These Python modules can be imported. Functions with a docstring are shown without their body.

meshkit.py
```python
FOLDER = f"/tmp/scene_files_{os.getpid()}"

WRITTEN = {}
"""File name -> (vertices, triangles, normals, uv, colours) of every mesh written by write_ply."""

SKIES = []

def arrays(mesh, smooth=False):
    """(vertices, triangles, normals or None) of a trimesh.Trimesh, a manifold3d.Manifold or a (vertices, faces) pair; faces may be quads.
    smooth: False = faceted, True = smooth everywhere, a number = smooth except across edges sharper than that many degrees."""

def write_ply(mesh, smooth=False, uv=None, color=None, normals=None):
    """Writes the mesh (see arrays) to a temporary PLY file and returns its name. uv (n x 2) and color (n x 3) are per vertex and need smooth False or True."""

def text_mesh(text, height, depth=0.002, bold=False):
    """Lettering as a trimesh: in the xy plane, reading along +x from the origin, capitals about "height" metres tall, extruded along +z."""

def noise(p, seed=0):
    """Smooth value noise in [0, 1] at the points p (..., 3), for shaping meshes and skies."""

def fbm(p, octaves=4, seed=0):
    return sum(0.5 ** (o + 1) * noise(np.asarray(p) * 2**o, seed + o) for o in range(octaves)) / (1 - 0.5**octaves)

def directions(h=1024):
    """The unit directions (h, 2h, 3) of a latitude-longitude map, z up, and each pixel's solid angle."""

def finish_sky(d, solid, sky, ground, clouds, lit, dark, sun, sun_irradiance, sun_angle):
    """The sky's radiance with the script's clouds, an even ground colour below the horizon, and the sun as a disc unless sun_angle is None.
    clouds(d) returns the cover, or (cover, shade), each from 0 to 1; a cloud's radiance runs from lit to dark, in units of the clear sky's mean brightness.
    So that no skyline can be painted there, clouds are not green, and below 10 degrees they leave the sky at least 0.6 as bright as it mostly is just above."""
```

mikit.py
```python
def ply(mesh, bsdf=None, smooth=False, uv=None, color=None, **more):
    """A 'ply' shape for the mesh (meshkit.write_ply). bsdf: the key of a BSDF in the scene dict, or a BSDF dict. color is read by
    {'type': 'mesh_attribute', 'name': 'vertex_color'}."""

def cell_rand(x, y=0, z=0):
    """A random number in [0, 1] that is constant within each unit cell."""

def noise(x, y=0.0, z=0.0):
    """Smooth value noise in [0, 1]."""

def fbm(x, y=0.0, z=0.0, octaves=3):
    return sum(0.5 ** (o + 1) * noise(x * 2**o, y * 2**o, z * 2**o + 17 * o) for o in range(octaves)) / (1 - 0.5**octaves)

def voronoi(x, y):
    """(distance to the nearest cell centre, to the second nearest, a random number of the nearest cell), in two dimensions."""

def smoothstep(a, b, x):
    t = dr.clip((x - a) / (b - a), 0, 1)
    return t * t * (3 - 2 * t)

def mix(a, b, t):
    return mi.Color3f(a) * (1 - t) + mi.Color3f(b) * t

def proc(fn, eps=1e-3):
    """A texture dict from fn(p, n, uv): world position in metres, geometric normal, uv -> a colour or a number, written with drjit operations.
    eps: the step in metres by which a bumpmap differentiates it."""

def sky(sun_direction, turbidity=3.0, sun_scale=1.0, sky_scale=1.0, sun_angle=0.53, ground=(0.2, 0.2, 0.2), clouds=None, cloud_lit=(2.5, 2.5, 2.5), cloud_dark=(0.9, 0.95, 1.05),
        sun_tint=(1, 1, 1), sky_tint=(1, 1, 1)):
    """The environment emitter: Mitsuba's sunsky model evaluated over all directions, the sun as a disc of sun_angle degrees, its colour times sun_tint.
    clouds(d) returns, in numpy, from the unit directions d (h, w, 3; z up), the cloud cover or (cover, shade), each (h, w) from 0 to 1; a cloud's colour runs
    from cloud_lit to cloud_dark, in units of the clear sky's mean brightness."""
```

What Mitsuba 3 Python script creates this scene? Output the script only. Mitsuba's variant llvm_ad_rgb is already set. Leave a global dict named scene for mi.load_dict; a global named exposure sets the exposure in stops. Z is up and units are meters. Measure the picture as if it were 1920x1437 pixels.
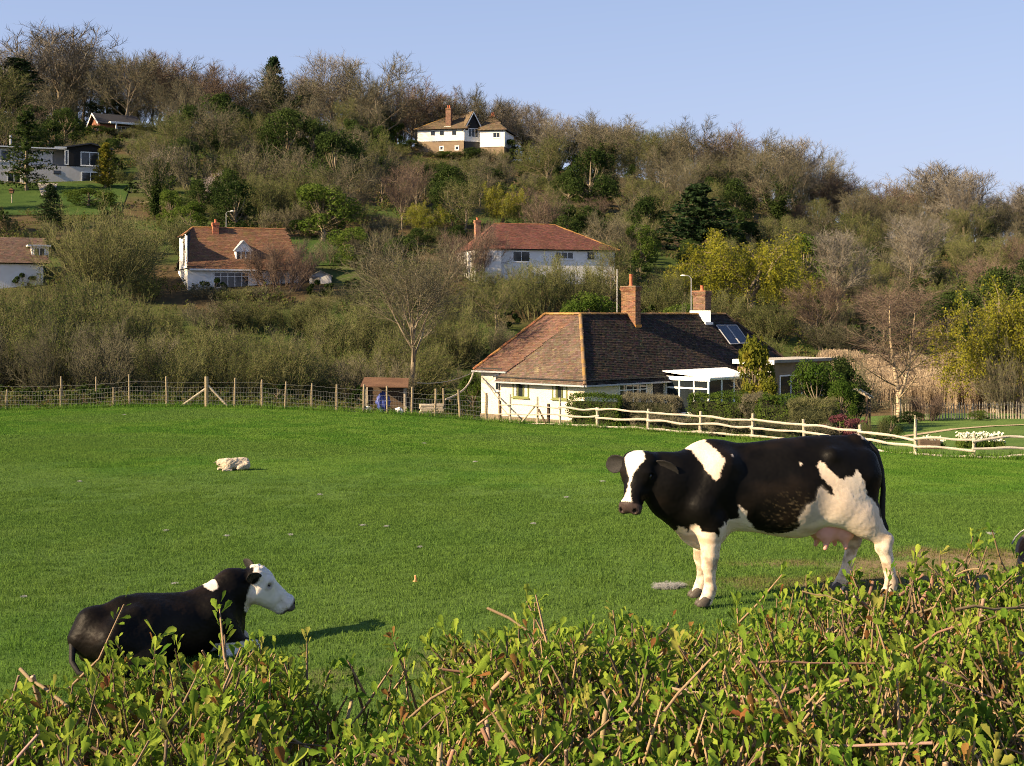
import math, random
import numpy as np, trimesh, shapely
import shapely.geometry as sg
from scipy.interpolate import RBFInterpolator, RegularGridInterpolator
import drjit as dr
import mitsuba as mi
import mikit, meshkit

T = mi.ScalarTransform4f
PI = math.pi
scene, labels = {'type': 'scene'}, {}

# ------------------------------------------------------------------ camera, sky, exposure
FOCAL, HORIZON, EYE = 2600.0, 590.0, 2.50      # focal length and horizon row in pixels of the 1920 x 1437 photograph; eye height in metres
scene['camera'] = {'type': 'perspective', 'fov': 2 * math.degrees(math.atan(960 / FOCAL)), 'fov_axis': 'x', 'near_clip': 0.05, 'far_clip': 3000.0,
                   'principal_point_offset_y': (718.5 - HORIZON) / 1437.0,
                   'to_world': T().look_at(origin=[0, 0, EYE], target=[0, 1, EYE], up=[0, 0, 1])}
SUN_AZ, SUN_EL = 25.0, 28.0                    # degrees behind the left-hand side, degrees above the horizon
ca, ce = math.radians(SUN_AZ), math.radians(SUN_EL)
SUN = (-math.cos(ca) * math.cos(ce), -math.sin(ca) * math.cos(ce), math.sin(ce))
def haze_band(d):
    """Pale spring haze: a thin veil all round, thickest at the horizon."""
    el = np.degrees(np.arcsin(np.clip(d[..., 2], 0, 1)))
    return .75 * np.exp(-el / 14.0), np.clip(el / 60, 0, 1)
scene['sky'] = mikit.sky(SUN, turbidity=3.2, sun_scale=1.12, sky_scale=.74, sun_tint=(1.0, 0.985, 0.94), sky_tint=(1.0, 0.92, 1.04), ground=(0.12, 0.13, 0.07), clouds=haze_band, cloud_lit=(1.29, 1.30, 1.76), cloud_dark=(1.0, 1.1, 1.5))
labels['sky'] = {'label': 'clear pale blue sky', 'kind': 'structure'}
exposure = 2.98

def at(u, v, y):
    """The point at depth y that the photograph shows at pixel (u, v): for reading positions off the photograph."""
    return np.array([(u - 960) * y / FOCAL, y, EYE - (v - HORIZON) * y / FOCAL])

# ------------------------------------------------------------------ naming and adding
def numbered(name):
    if name not in scene and name not in labels and name not in USED:
        USED.add(name)
        return name
    k = COUNT.get(name, 0) + 1
    while f'{name}_{k:03d}' in USED:
        k += 1
    COUNT[name] = k
    USED.add(f'{name}_{k:03d}')
    return f'{name}_{k:03d}'
USED, COUNT = set(), {}

def thing(name, label, cat, group=None, kind=None):
    key = numbered(name)
    labels[key] = {'label': label}
    if cat: labels[key]['category'] = cat
    if group: labels[key]['group'] = group
    if kind: labels[key]['kind'] = kind
    return key

def add(parent, name, mesh, bsdf, smooth=False, color=None, label=None, kind=None, **more):
    """One mesh as a part of parent (or as the thing itself, when name is None)."""
    key = parent if name is None else numbered(f'{parent}__{name}')
    scene[key] = mikit.ply(mesh, bsdf, smooth=smooth, color=color, **more)
    if label or kind:
        d = labels.setdefault(key, {})
        if label: d['label'] = label
        if kind: d['kind'] = kind
    return key

# ------------------------------------------------------------------ mesh helpers
def box(cx, cy, cz, sx, sy, sz):
    m = trimesh.creation.box((sx, sy, sz))
    m.apply_translation((cx, cy, cz))
    return m

def box2(x0, x1, y0, y1, z0, z1):
    return box((x0 + x1) / 2, (y0 + y1) / 2, (z0 + z1) / 2, abs(x1 - x0), abs(y1 - y0), abs(z1 - z0))

def cat(*ms):
    ms = [m for g in ms for m in (g if isinstance(g, (list, tuple)) else [g])]
    return trimesh.util.concatenate(ms)

def poly3(pts):
    """A planar polygon as a fan."""
    pts = np.asarray(pts, float)
    return trimesh.Trimesh(pts, [[0, i, i + 1] for i in range(1, len(pts) - 1)], process=False)

def slab(pts, t):
    """A planar polygon (counter-clockwise seen from outside) given the thickness t inwards."""
    pts = np.asarray(pts, float)
    n = np.cross(pts[1] - pts[0], pts[2] - pts[0]); n /= np.linalg.norm(n)
    k = len(pts)
    v = np.vstack([pts, pts - n * t])
    f = [[0, i, i + 1] for i in range(1, k - 1)] + [[k, k + i + 1, k + i] for i in range(1, k - 1)]
    for i in range(k):
        j = (i + 1) % k
        f += [[i, k + i, k + j], [i, k + j, j]]
    return trimesh.Trimesh(v, f, process=False)

def tubes(P, R, sides=3):
    """P (n, m, 3) polylines, R (n, m) radii: all of them as open tubes in one (v, f)."""
    P, R = np.asarray(P, float), np.asarray(R, float)
    n, m = P.shape[:2]
    t = np.gradient(P, axis=1)
    t /= np.linalg.norm(t, axis=2, keepdims=True) + 1e-12
    d = P[:, -1] - P[:, 0]
    d /= np.linalg.norm(d, axis=1, keepdims=True) + 1e-12
    ref = np.where(np.abs(d[:, 2:]) < 0.8, [0, 0, 1.0], [1.0, 0, 0])[:, None]
    a = np.cross(t, ref); a /= np.linalg.norm(a, axis=2, keepdims=True) + 1e-12
    b = np.cross(t, a)
    ang = np.arange(sides) * 2 * PI / sides
    v = P[:, :, None] + R[:, :, None, None] * (np.cos(ang)[:, None] * a[:, :, None] + np.sin(ang)[:, None] * b[:, :, None])
    k, i, j = np.meshgrid(np.arange(n) * m * sides, np.arange(m - 1), np.arange(sides), indexing='ij')
    j1 = (j + 1) % sides
    q = np.stack([k + i * sides + j, k + i * sides + j1, k + (i + 1) * sides + j1, k + (i + 1) * sides + j], -1).reshape(-1, 4)
    return v.reshape(-1, 3), np.vstack([q[:, [0, 1, 2]], q[:, [0, 2, 3]]])

def tube(points, radii, sides=8, caps=True):
    P = np.asarray(points, float)
    R = np.broadcast_to(np.asarray(radii, float), (len(P),))
    v, f = tubes(P[None], R[None], sides)
    if caps:
        n, m = len(v), len(P)
        v = np.vstack([v, P[:1], P[-1:]])
        i = np.arange(sides)
        f = np.vstack([f, np.stack([(i + 1) % sides, i, i * 0 + n], 1), np.stack([(m - 1) * sides + i, (m - 1) * sides + (i + 1) % sides, i * 0 + n + 1], 1)])
    return trimesh.Trimesh(v, f, process=False)

def join(parts):
    """(v, f) pairs to one."""
    vs, fs, o = [], [], 0
    for v, f in parts:
        vs.append(v); fs.append(np.asarray(f) + o); o += len(v)
    return np.vstack(vs), np.vstack(fs)

def rot(axis, deg):
    return trimesh.transformations.rotation_matrix(math.radians(deg), axis)

def frame(origin, deg):
    """4 x 4: local x along heading deg (0 = world x, counter-clockwise), z up."""
    m = rot([0, 0, 1], deg); m[:3, 3] = origin
    return m

def moved(m, M):
    m = m.copy(); m.apply_transform(M)
    return m

# ------------------------------------------------------------------ materials
def rgb(*c):
    return {'type': 'rgb', 'value': list(c)}

def bsdf(name, d):
    scene[name] = d
    return name

def plain(name, color, rough=0.7, spec=0.4, metal=0.0, **more):
    c = mikit.proc(color) if callable(color) else (color if isinstance(color, dict) else rgb(*color))
    return bsdf(name, {'type': 'twosided', 'b': {'type': 'principled', 'base_color': c, 'roughness': rough, 'specular': spec, 'metallic': metal, **more}})

fbm, noise, mix, sstep = mikit.fbm, mikit.noise, mikit.mix, mikit.smoothstep
VC = {'type': 'mesh_attribute', 'name': 'vertex_color'}
# ------------------------------------------------------------------ the lie of the land
RIDGE = [(-1400, 250), (-600, 225), (-200, 228), (100, 232), (400, 245), (700, 268), (900, 290), (1100, 325), (1300, 352), (1500, 400), (1620, 445), (1750, 455), (1920, 468), (2500, 490), (3300, 520)]
ctrl = []
for x in (-14, -7, 0, 7, 14):
    ctrl += [(x, -12, 0.05), (x, -3, 0.0)]
ctrl += [(-9, 4, -.15), (-3, 4, -.1), (0, 4, 0), (3, 4, .02), (8, 4, .03), (-5.5, 11, -.30), (-2.7, 11, -.27), (-.5, 11, -.10), (2, 12, 0.0), (5, 12.5, .0), (9, 13, 0.0), (-1.5, 18, -.32), (4.5, 18, -.24), (9, 19, -.25), (-9, 20, -.5)]
def px(u, v, y): ctrl.append(tuple(at(u, v, y)))
px(440, 882, 28.0)
for u, v, y in [(-500, 774, 70), (0, 770, 69), (290, 763, 68.5), (520, 767, 68), (770, 779, 67), (910, 791, 66), (1030, 798, 65), (1215, 809, 62), (1400, 824, 59), (1560, 838, 56), (1716, 853, 52), (1826, 860, 51), (1990, 862, 51), (2500, 880, 51)]:
    px(u, v, y)
for u, v, y in [(900, 786, 84), (1096, 795, 76.5), (1250, 788, 80), (1500, 786, 84), (1500, 770, 96), (1100, 770, 96), (1750, 806, 66), (1800, 785, 78), (2100, 790, 76), (0, 754, 78), (500, 752, 78), (1650, 764, 90), (1900, 768, 90), (2600, 775, 90)]:
    px(u, v, y)
for u, v in RIDGE:
    zb = -2.9 if u < 900 else -3.3
    zr = EYE + (HORIZON - v) / 10.0
    yb = 92 if u < 1500 else 102
    for k in (0, .2, .42, .65, .85, 1.0):
        y = yb + (260 - yb) * k
        ctrl.append(((u - 960) * y / FOCAL, y, zb + (zr - zb) * k))
    for y, dz in ((320, -3), (420, -12), (650, -24)):
        ctrl.append(((u - 960) * y / FOCAL, y, max(zr + dz, 0)))
ctrl = np.array(ctrl)
_rbf = RBFInterpolator(ctrl[:, :2] / 40, ctrl[:, 2], smoothing=0.002, kernel='thin_plate_spline')
GY = np.concatenate([np.linspace(-14, 70, 85), np.linspace(71.5, 140, 46), np.linspace(143, 330, 60), np.linspace(340, 900, 20)])
GA = np.linspace(-1.0, 1.0, 161)
_gy, _ga = np.meshgrid(GY, GA, indexing='ij')
_gx = _ga * (np.abs(_gy) * .55 + 12)
GZ = _rbf(np.stack([_gx, _gy], -1).reshape(-1, 2) / 40).reshape(_gx.shape)
_land = RegularGridInterpolator((GY, GA), GZ, bounds_error=False, fill_value=None)
def ground(x, y):
    x, y = np.asarray(x, float), np.asarray(y, float)
    return _land(np.stack([y, np.clip(x / (np.abs(y) * .55 + 12), -1, 1)], -1))

def on_ground(u, v, y0=60.0, y1=255.0):
    """Where the line of sight of pixel (u, v) first meets the land beyond depth y0."""
    ys = np.linspace(y0, y1, 800)
    p = np.stack([(u - 960) * ys / FOCAL, ys, EYE - (v - HORIZON) * ys / FOCAL], -1)
    hit = np.nonzero(p[:, 2] <= ground(p[:, 0], p[:, 1]))[0]
    y = ys[hit[0]] if len(hit) else y1
    x = (u - 960) * y / FOCAL
    return np.array([x, y, float(ground(x, y))])

FENCE = np.array([at(u, v, y) for u, v, y in [(-500, 774, 70), (0, 770, 69), (290, 763, 68.5), (520, 767, 68), (770, 779, 67), (910, 791, 66), (1030, 798, 65), (1215, 809, 62), (1400, 824, 59), (1560, 838, 56), (1716, 853, 52), (1826, 860, 51), (1990, 862, 51), (2500, 880, 51)]])
def fence_y(x): return np.interp(x, FENCE[:, 0], FENCE[:, 1])

def earth_mask(p):
    """Trodden earth near the hedge on the right: bare patches among thin grass."""
    d = dr.sqrt(dr.square((p.x - 6.2) / 3.2) + dr.square((p.y - 13.2) / 2.2))
    d2 = dr.sqrt(dr.square((p.x - 1.0) / 3.0) + dr.square((p.y - 10.2) / 0.8))
    n = fbm(p.x * 1.1, p.y * 1.6, 3.0, 4)
    return dr.maximum(sstep(1.25, .75, d + (n - .5) * 1.1), .45 * sstep(1.2, .6, d2 + (n - .5) * 1.6))
def meadow_color(p, n, uv):
    a = fbm(p.x * .13, p.y * .10, 0.0, 3)
    b = fbm(p.x * 1.3, p.y * .7, 5.0, 3)
    c = mix((.064, .158, .021), (.112, .206, .034), sstep(.3, .7, b))
    c = mix(c, (.098, .168, .040), .7 * sstep(.42, .66, a))
    e = earth_mask(p) * sstep(.25, .6, fbm(p.x * 4, p.y * 4, 2.0, 3))
    return mix(c, mix((.15, .105, .055), (.115, .12, .04), b), .9 * e)
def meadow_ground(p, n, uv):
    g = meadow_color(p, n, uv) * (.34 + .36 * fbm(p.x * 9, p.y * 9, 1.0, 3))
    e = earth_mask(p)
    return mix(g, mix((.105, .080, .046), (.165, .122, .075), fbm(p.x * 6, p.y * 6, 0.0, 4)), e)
def litter_color(p, n, uv):
    a = fbm(p.x * .08, p.y * .08, 0.0, 3)
    b = fbm(p.x * .9, p.y * .9, 2.0, 4)
    return mix(mix((.045, .035, .018), (.085, .062, .033), b), mix((.03, .045, .012), (.05, .075, .018), b), sstep(.4, .62, a))
def lawn_color(p, n, uv):
    b = fbm(p.x * .8, p.y * .8, 2.0, 4)
    return mix((.036, .072, .016), (.066, .100, .026), b)
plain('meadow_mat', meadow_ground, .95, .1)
plain('litter_mat', litter_color, .95, .1)
plain('lawn_mat', lawn_color, .95, .1)
plain('hill_lawn_mat', lambda p, n, uv: mix((.022, .048, .010), (.048, .078, .018), fbm(p.x * .5, p.y * .5, 2.0, 4)), .95, .1)

def _cells(mask, grid=None):
    ny, na = GZ.shape
    i, j = np.nonzero(mask)
    a = i * na + j
    f = np.concatenate([np.stack([a, a + 1, a + na + 1], 1), np.stack([a, a + na + 1, a + na], 1)])
    v = np.stack([_gx, _gy, GZ], -1).reshape(-1, 3)
    m = trimesh.Trimesh(v, f, process=False)
    m.remove_unreferenced_vertices()
    return m
_cx = (_gx[:-1, :-1] + _gx[1:, 1:]) / 2
_cy = (_gy[:-1, :-1] + _gy[1:, 1:]) / 2
_in_field = _cy < fence_y(_cx) + .5
_u = 960 + FOCAL * _cx / np.maximum(_cy, 1)
_garden = (~_in_field) & (_cy < 84) & (_u > 905) & (_cx < 60)
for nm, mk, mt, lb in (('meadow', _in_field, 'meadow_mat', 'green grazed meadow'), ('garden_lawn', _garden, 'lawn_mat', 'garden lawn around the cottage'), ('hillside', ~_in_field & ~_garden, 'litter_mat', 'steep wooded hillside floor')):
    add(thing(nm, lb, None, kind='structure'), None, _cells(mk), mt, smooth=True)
# ------------------------------------------------------------------ bodies: smooth union of tapered capsules, meshed with surface nets
def unit(a): return a / (np.linalg.norm(a, axis=-1, keepdims=True) + 1e-12)
def smin(a, b, k):
    h = np.clip(.5 + .5 * (b - a) / k, 0, 1)
    return b * (1 - h) + a * h - k * h * (1 - h)

def cone_sdf(p, a, b, ra, rb, s=(1, 1, 1)):
    """Tapered capsule, in a space divided by s (flattened bodies)."""
    s = np.asarray(s, float)
    a, b, p = np.asarray(a, float) / s, np.asarray(b, float) / s, p / s
    d = b - a
    t = np.clip(((p - a) @ d) / max(d @ d, 1e-9), 0, 1)
    return (np.linalg.norm(p - a - t[..., None] * d, axis=-1) - (ra + (rb - ra) * t)) * s.min()

def ell_sdf(p, c, r, R=None):
    q = p - np.asarray(c, float)
    if R is not None: q = q @ R            # columns of R: the ellipsoid's axes
    r = np.asarray(r, float)
    k0 = np.linalg.norm(q / r, axis=-1)
    k1 = np.linalg.norm(q / (r * r), axis=-1)
    return k0 * (k0 - 1) / np.maximum(k1, 1e-9)

def surface(fn, lo, hi, h, steps=3):
    """Surface nets of fn(points) = 0, vertices drawn onto the surface."""
    lo, hi = np.asarray(lo, float), np.asarray(hi, float)
    n = np.ceil((hi - lo) / h).astype(int) + 1
    ax = [lo[k] + h * np.arange(n[k]) for k in range(3)]
    d = np.empty(n)
    for i in range(0, n[0], 24):
        g = np.stack(np.meshgrid(ax[0][i:i + 24], ax[1], ax[2], indexing='ij'), -1)
        d[i:i + 24] = fn(g.reshape(-1, 3)).reshape(g.shape[:3])
    neg = d < 0
    c = n - 1
    cnt = np.zeros(c); acc = np.zeros((*c, 3))
    corner = [(a, b, e) for a in (0, 1) for b in (0, 1) for e in (0, 1)]
    sl = lambda o: tuple(slice(o[k], o[k] + c[k]) for k in range(3))
    for o in corner:
        for k in range(3):
            if o[k]: continue
            o2 = list(o); o2[k] = 1
            a, b = d[sl(o)], d[sl(o2)]
            cr = (a < 0) != (b < 0)
            t = np.where(cr, a / np.where(cr, a - b, 1), 0)
            pos = np.array(o, float)
            for q in range(3):
                acc[..., q] += np.where(cr, pos[q] + (t if q == k else 0), 0)
            cnt += cr
    on = cnt > 0
    idx = np.full(c, -1); idx[on] = np.arange(on.sum())
    v = lo + h * (np.argwhere(on) + acc[on] / cnt[on][:, None])
    faces = []
    for k in range(3):
        i1, i2 = (k + 1) % 3, (k + 2) % 3
        a = np.moveaxis(neg, (k, i1, i2), (0, 1, 2))
        I = np.moveaxis(idx, (k, i1, i2), (0, 1, 2))
        s0, s1 = a[:-1, 1:-1, 1:-1], a[1:, 1:-1, 1:-1]
        q = np.stack([I[:, :-1, :-1], I[:, 1:, :-1], I[:, 1:, 1:], I[:, :-1, 1:]], -1)
        for m, fl in ((s0 & ~s1, False), (~s0 & s1, True)):
            f = q[m]
            faces.append(f[:, ::-1] if fl else f)
    f = np.vstack(faces)
    f = np.vstack([f[:, [0, 1, 2]], f[:, [0, 2, 3]]])
    for _ in range(steps):
        e = h * .3
        val = fn(v)
        g = np.stack([fn(v + np.eye(3)[k] * e) - val for k in range(3)], -1) / e
        v = v - np.clip(val / np.maximum((g * g).sum(-1), .05), -h, h)[:, None] * g
    return trimesh.Trimesh(v, f, process=False)

def inside_poly(poly, x, y):
    """Signed distance to a polygon (positive inside), vectorised."""
    P = np.asarray(poly, float)
    ins = np.zeros(len(x), bool); dmin = np.full(len(x), 1e9)
    for a, b in zip(P, np.roll(P, -1, 0)):
        e = b - a
        t = np.clip(((x - a[0]) * e[0] + (y - a[1]) * e[1]) / max(e @ e, 1e-12), 0, 1)
        dmin = np.minimum(dmin, np.hypot(x - a[0] - t * e[0], y - a[1] - t * e[1]))
        cr = ((a[1] > y) != (b[1] > y)) & (x < (b[0] - a[0]) * (y - a[1]) / (b[1] - a[1] + 1e-12) + a[0])
        ins ^= cr
    return np.where(ins, dmin, -dmin)

def blend(c, new, w):
    return c * (1 - w[:, None]) + np.asarray(new) * w[:, None]
def edge(d, w=.006):
    return np.clip(.5 + d / w, 0, 1)
# ------------------------------------------------------------------ building kit
plain('cream_wall', lambda p, n, uv: mix((.64, .565, .44), (.72, .645, .52), fbm(p.x * 1.2, p.y * 1.2, p.z * 2.2, 4)), .85, .2)
plain('white_wall', lambda p, n, uv: mix((.72, .71, .68), (.82, .81, .78), fbm(p.x * 1.0, p.y * 1.0, p.z * 1.6, 4)), .8, .2)
plain('grey_wall', lambda p, n, uv: mix((.44, .43, .43), (.54, .53, .53), fbm(p.x * .7, p.y * .7, p.z * 1.2, 4)), .85, .2)
plain('brick_wall', lambda p, n, uv: mix((.20, .085, .055), (.30, .14, .09), fbm(p.x * 5, p.y * 5, p.z * 9, 3)), .9, .2)
plain('render_brown', lambda p, n, uv: mix((.21, .155, .105), (.29, .22, .15), fbm(p.x * 2, p.y * 2, p.z * 3, 4)), .9, .2)
plain('black_board', lambda p, n, uv: mix((.009, .009, .010), (.020, .019, .019), fbm(p.x * 3, p.y * 3, p.z * 12, 3)), .7, .3)
plain('white_paint', (.78, .78, .77), .45, .4)
plain('green_paint', (.17, .19, .065), .5, .4)
plain('dark_paint', (.025, .025, .025), .5, .4)
plain('glass_mat', (.016, .021, .025), .06, .6)
plain('curtain_mat', (.52, .50, .46), .9, .1)
plain('mortar_mat', (.20, .165, .125), .95, .1)
plain('brick_mat', VC, .9, .2)
plain('tile_mat', VC, .9, .2)
plain('clay_mat', lambda p, n, uv: mix((.42, .115, .05), (.54, .17, .08), fbm(p.x * 8, p.y * 8, p.z * 8, 3)), .7, .3)
plain('lead_mat', (.33, .34, .36), .5, .5)
plain('slate_mat', lambda p, n, uv: mix((.020, .021, .026), (.045, .046, .053), fbm(p.x * 2, p.y * 2, p.z * 6, 4)), .6, .4)
plain('solar_mat', (.012, .016, .035), .12, .6)
plain('felt_mat', lambda p, n, uv: mix((.20, .19, .17), (.30, .28, .25), fbm(p.x * 1.5, p.y * 1.5, 0, 4)), .9, .2)
plain('perspex_mat', (.80, .82, .84), .35, .5)

def ray_plane(u, v, p0, n):
    o = np.array([0, 0, EYE]); d = at(u, v, 1.0) - o
    return o + d * (((np.asarray(p0) - o) @ n) / (d @ n))

def tile_mesh(poly, tw, gauge, base, var, seed, lichen=None, lich_amount=.0, eave=(0, 1), lift=.03):
    """Lapped tiles over the planar polygon poly (its eave runs from point eave[0] to eave[1], uphill on the left hand seen from outside)."""
    poly = np.asarray(poly, float); r = np.random.default_rng(seed)
    A, B = poly[eave[0]], poly[eave[1]]
    e = unit(B - A); n = unit(np.cross(poly[1] - poly[0], poly[2] - poly[0])); s = np.cross(n, e)
    q = np.stack([(poly - A) @ e, (poly - A) @ s], -1)
    P = sg.Polygon(q)
    e0, s0 = q.min(0); e1, s1 = q.max(0)
    rows = int((s1 - s0) / gauge) + 1; cols = int((e1 - e0) / tw) + 2
    j, i = np.meshgrid(np.arange(rows), np.arange(cols), indexing='ij'); j, i = j.ravel(), i.ravel()
    cx = e0 + (i + .5 * (j % 2)) * tw; cy = s0 + (j + .5) * gauge
    ok = shapely.contains_xy(P.buffer(.02), cx, cy)
    cx, cy = cx[ok], cy[ok]; k = len(cx)
    w = tw * .485; a, b = cy - gauge * .55, cy + gauge * .75
    dl = r.uniform(-.006, .010, k); tw_ = r.normal(0, .004, k)
    def pt(x, y, h): return A + x[:, None] * e + y[:, None] * s + h[:, None] * n
    v = np.stack([pt(cx - w, a, lift + dl + tw_), pt(cx + w, a, lift + dl - tw_), pt(cx + w, b, .006 + dl * .3), pt(cx - w, b, .006 + dl * .3), pt(cx - w, a, dl * 0 - .002), pt(cx + w, a, dl * 0 - .002)], 1)
    o = (np.arange(k) * 6)[:, None]
    f = np.vstack([o + [0, 1, 2], o + [0, 2, 3], o + [4, 5, 1], o + [4, 1, 0], o + [4, 0, 3], o + [5, 2, 1]])
    c = np.asarray(base) * (1 + var * r.normal(0, 1, (k, 1))) * (1 + .5 * var * r.normal(0, 1, (k, 3)))
    ctr = v.mean(1)
    m = meshkit.fbm(ctr * .9, 3, seed)[:, None]
    c = c * (.7 + .6 * m)
    if lichen is not None:
        g = np.clip((meshkit.fbm(ctr * 1.7, 3, seed + 9) - (1 - lich_amount)) * 8, 0, 1) * r.uniform(.3, 1, k)
        c = c * (1 - g[:, None]) + np.asarray(lichen) * g[:, None]
    return (v.reshape(-1, 3), f), np.repeat(np.clip(c, .005, 1), 6, 0)

def roof_face(parent, poly, tw, gauge, base, var, seed, under='dark_paint', lichen=None, lich_amount=0, name='tiles', eave=(0, 1)):
    m, c = tile_mesh(poly, tw, gauge, base, var, seed, lichen, lich_amount, eave)
    add(parent, name, m, 'tile_mat', color=c, kind='stuff')
    return slab(poly, .10)

def ridge_line(parent, a, b, step=.36, rad=.11, col=(.28, .17, .09), lich=(.34, .20, .055), amount=.6, seed=1):
    """Half-round ridge tiles from a to b, each a part."""
    a, b = np.asarray(a, float), np.asarray(b, float); r = np.random.default_rng(seed)
    L = np.linalg.norm(b - a); n = max(int(L / step), 1); d = (b - a) / L
    sd = unit(np.cross(d, [0, 0, 1])); up = np.cross(sd, d)
    ang = np.linspace(-.15, PI + .15, 6)
    for k in range(n):
        p, q = a + d * (L * k / n + .004), a + d * (L * (k + 1) / n + .02)
        h = r.uniform(-.006, .008)
        v = [x + sd * math.cos(t) * rr + up * (math.sin(t) * rr * .85 + h - .03) for x, rr in ((p, rad), (q, rad * .93)) for t in ang]
        v = np.array(v); f = [[i, i + 1, i + 7] for i in range(5)] + [[i, i + 7, i + 6] for i in range(5)] + [[0, i, i + 1] for i in range(1, 5)] + [[6, 6 + i + 1, 6 + i] for i in range(1, 5)]
        c = np.asarray(col) * r.uniform(.7, 1.2)
        if r.random() < amount: c = c * .4 + np.asarray(lich) * .6 * r.uniform(.8, 1.2)
        add(parent, 'ridge_tile', (v, np.array(f)), 'tile_mat', color=np.tile(c, (12, 1)))

class Place:
    """A house's own frame: x along its front, y into it, z up."""
    def __init__(self, origin, deg): self.M = frame(origin, deg); self.R = self.M[:3, :3]; self.o = self.M[:3, 3]
    def __call__(self, m): return moved(m, self.M)
    def p(self, x, y, z): return self.o + self.R @ np.array([x, y, z], float)
    def pts(self, L): return [self.p(*q) for q in L]

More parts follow.
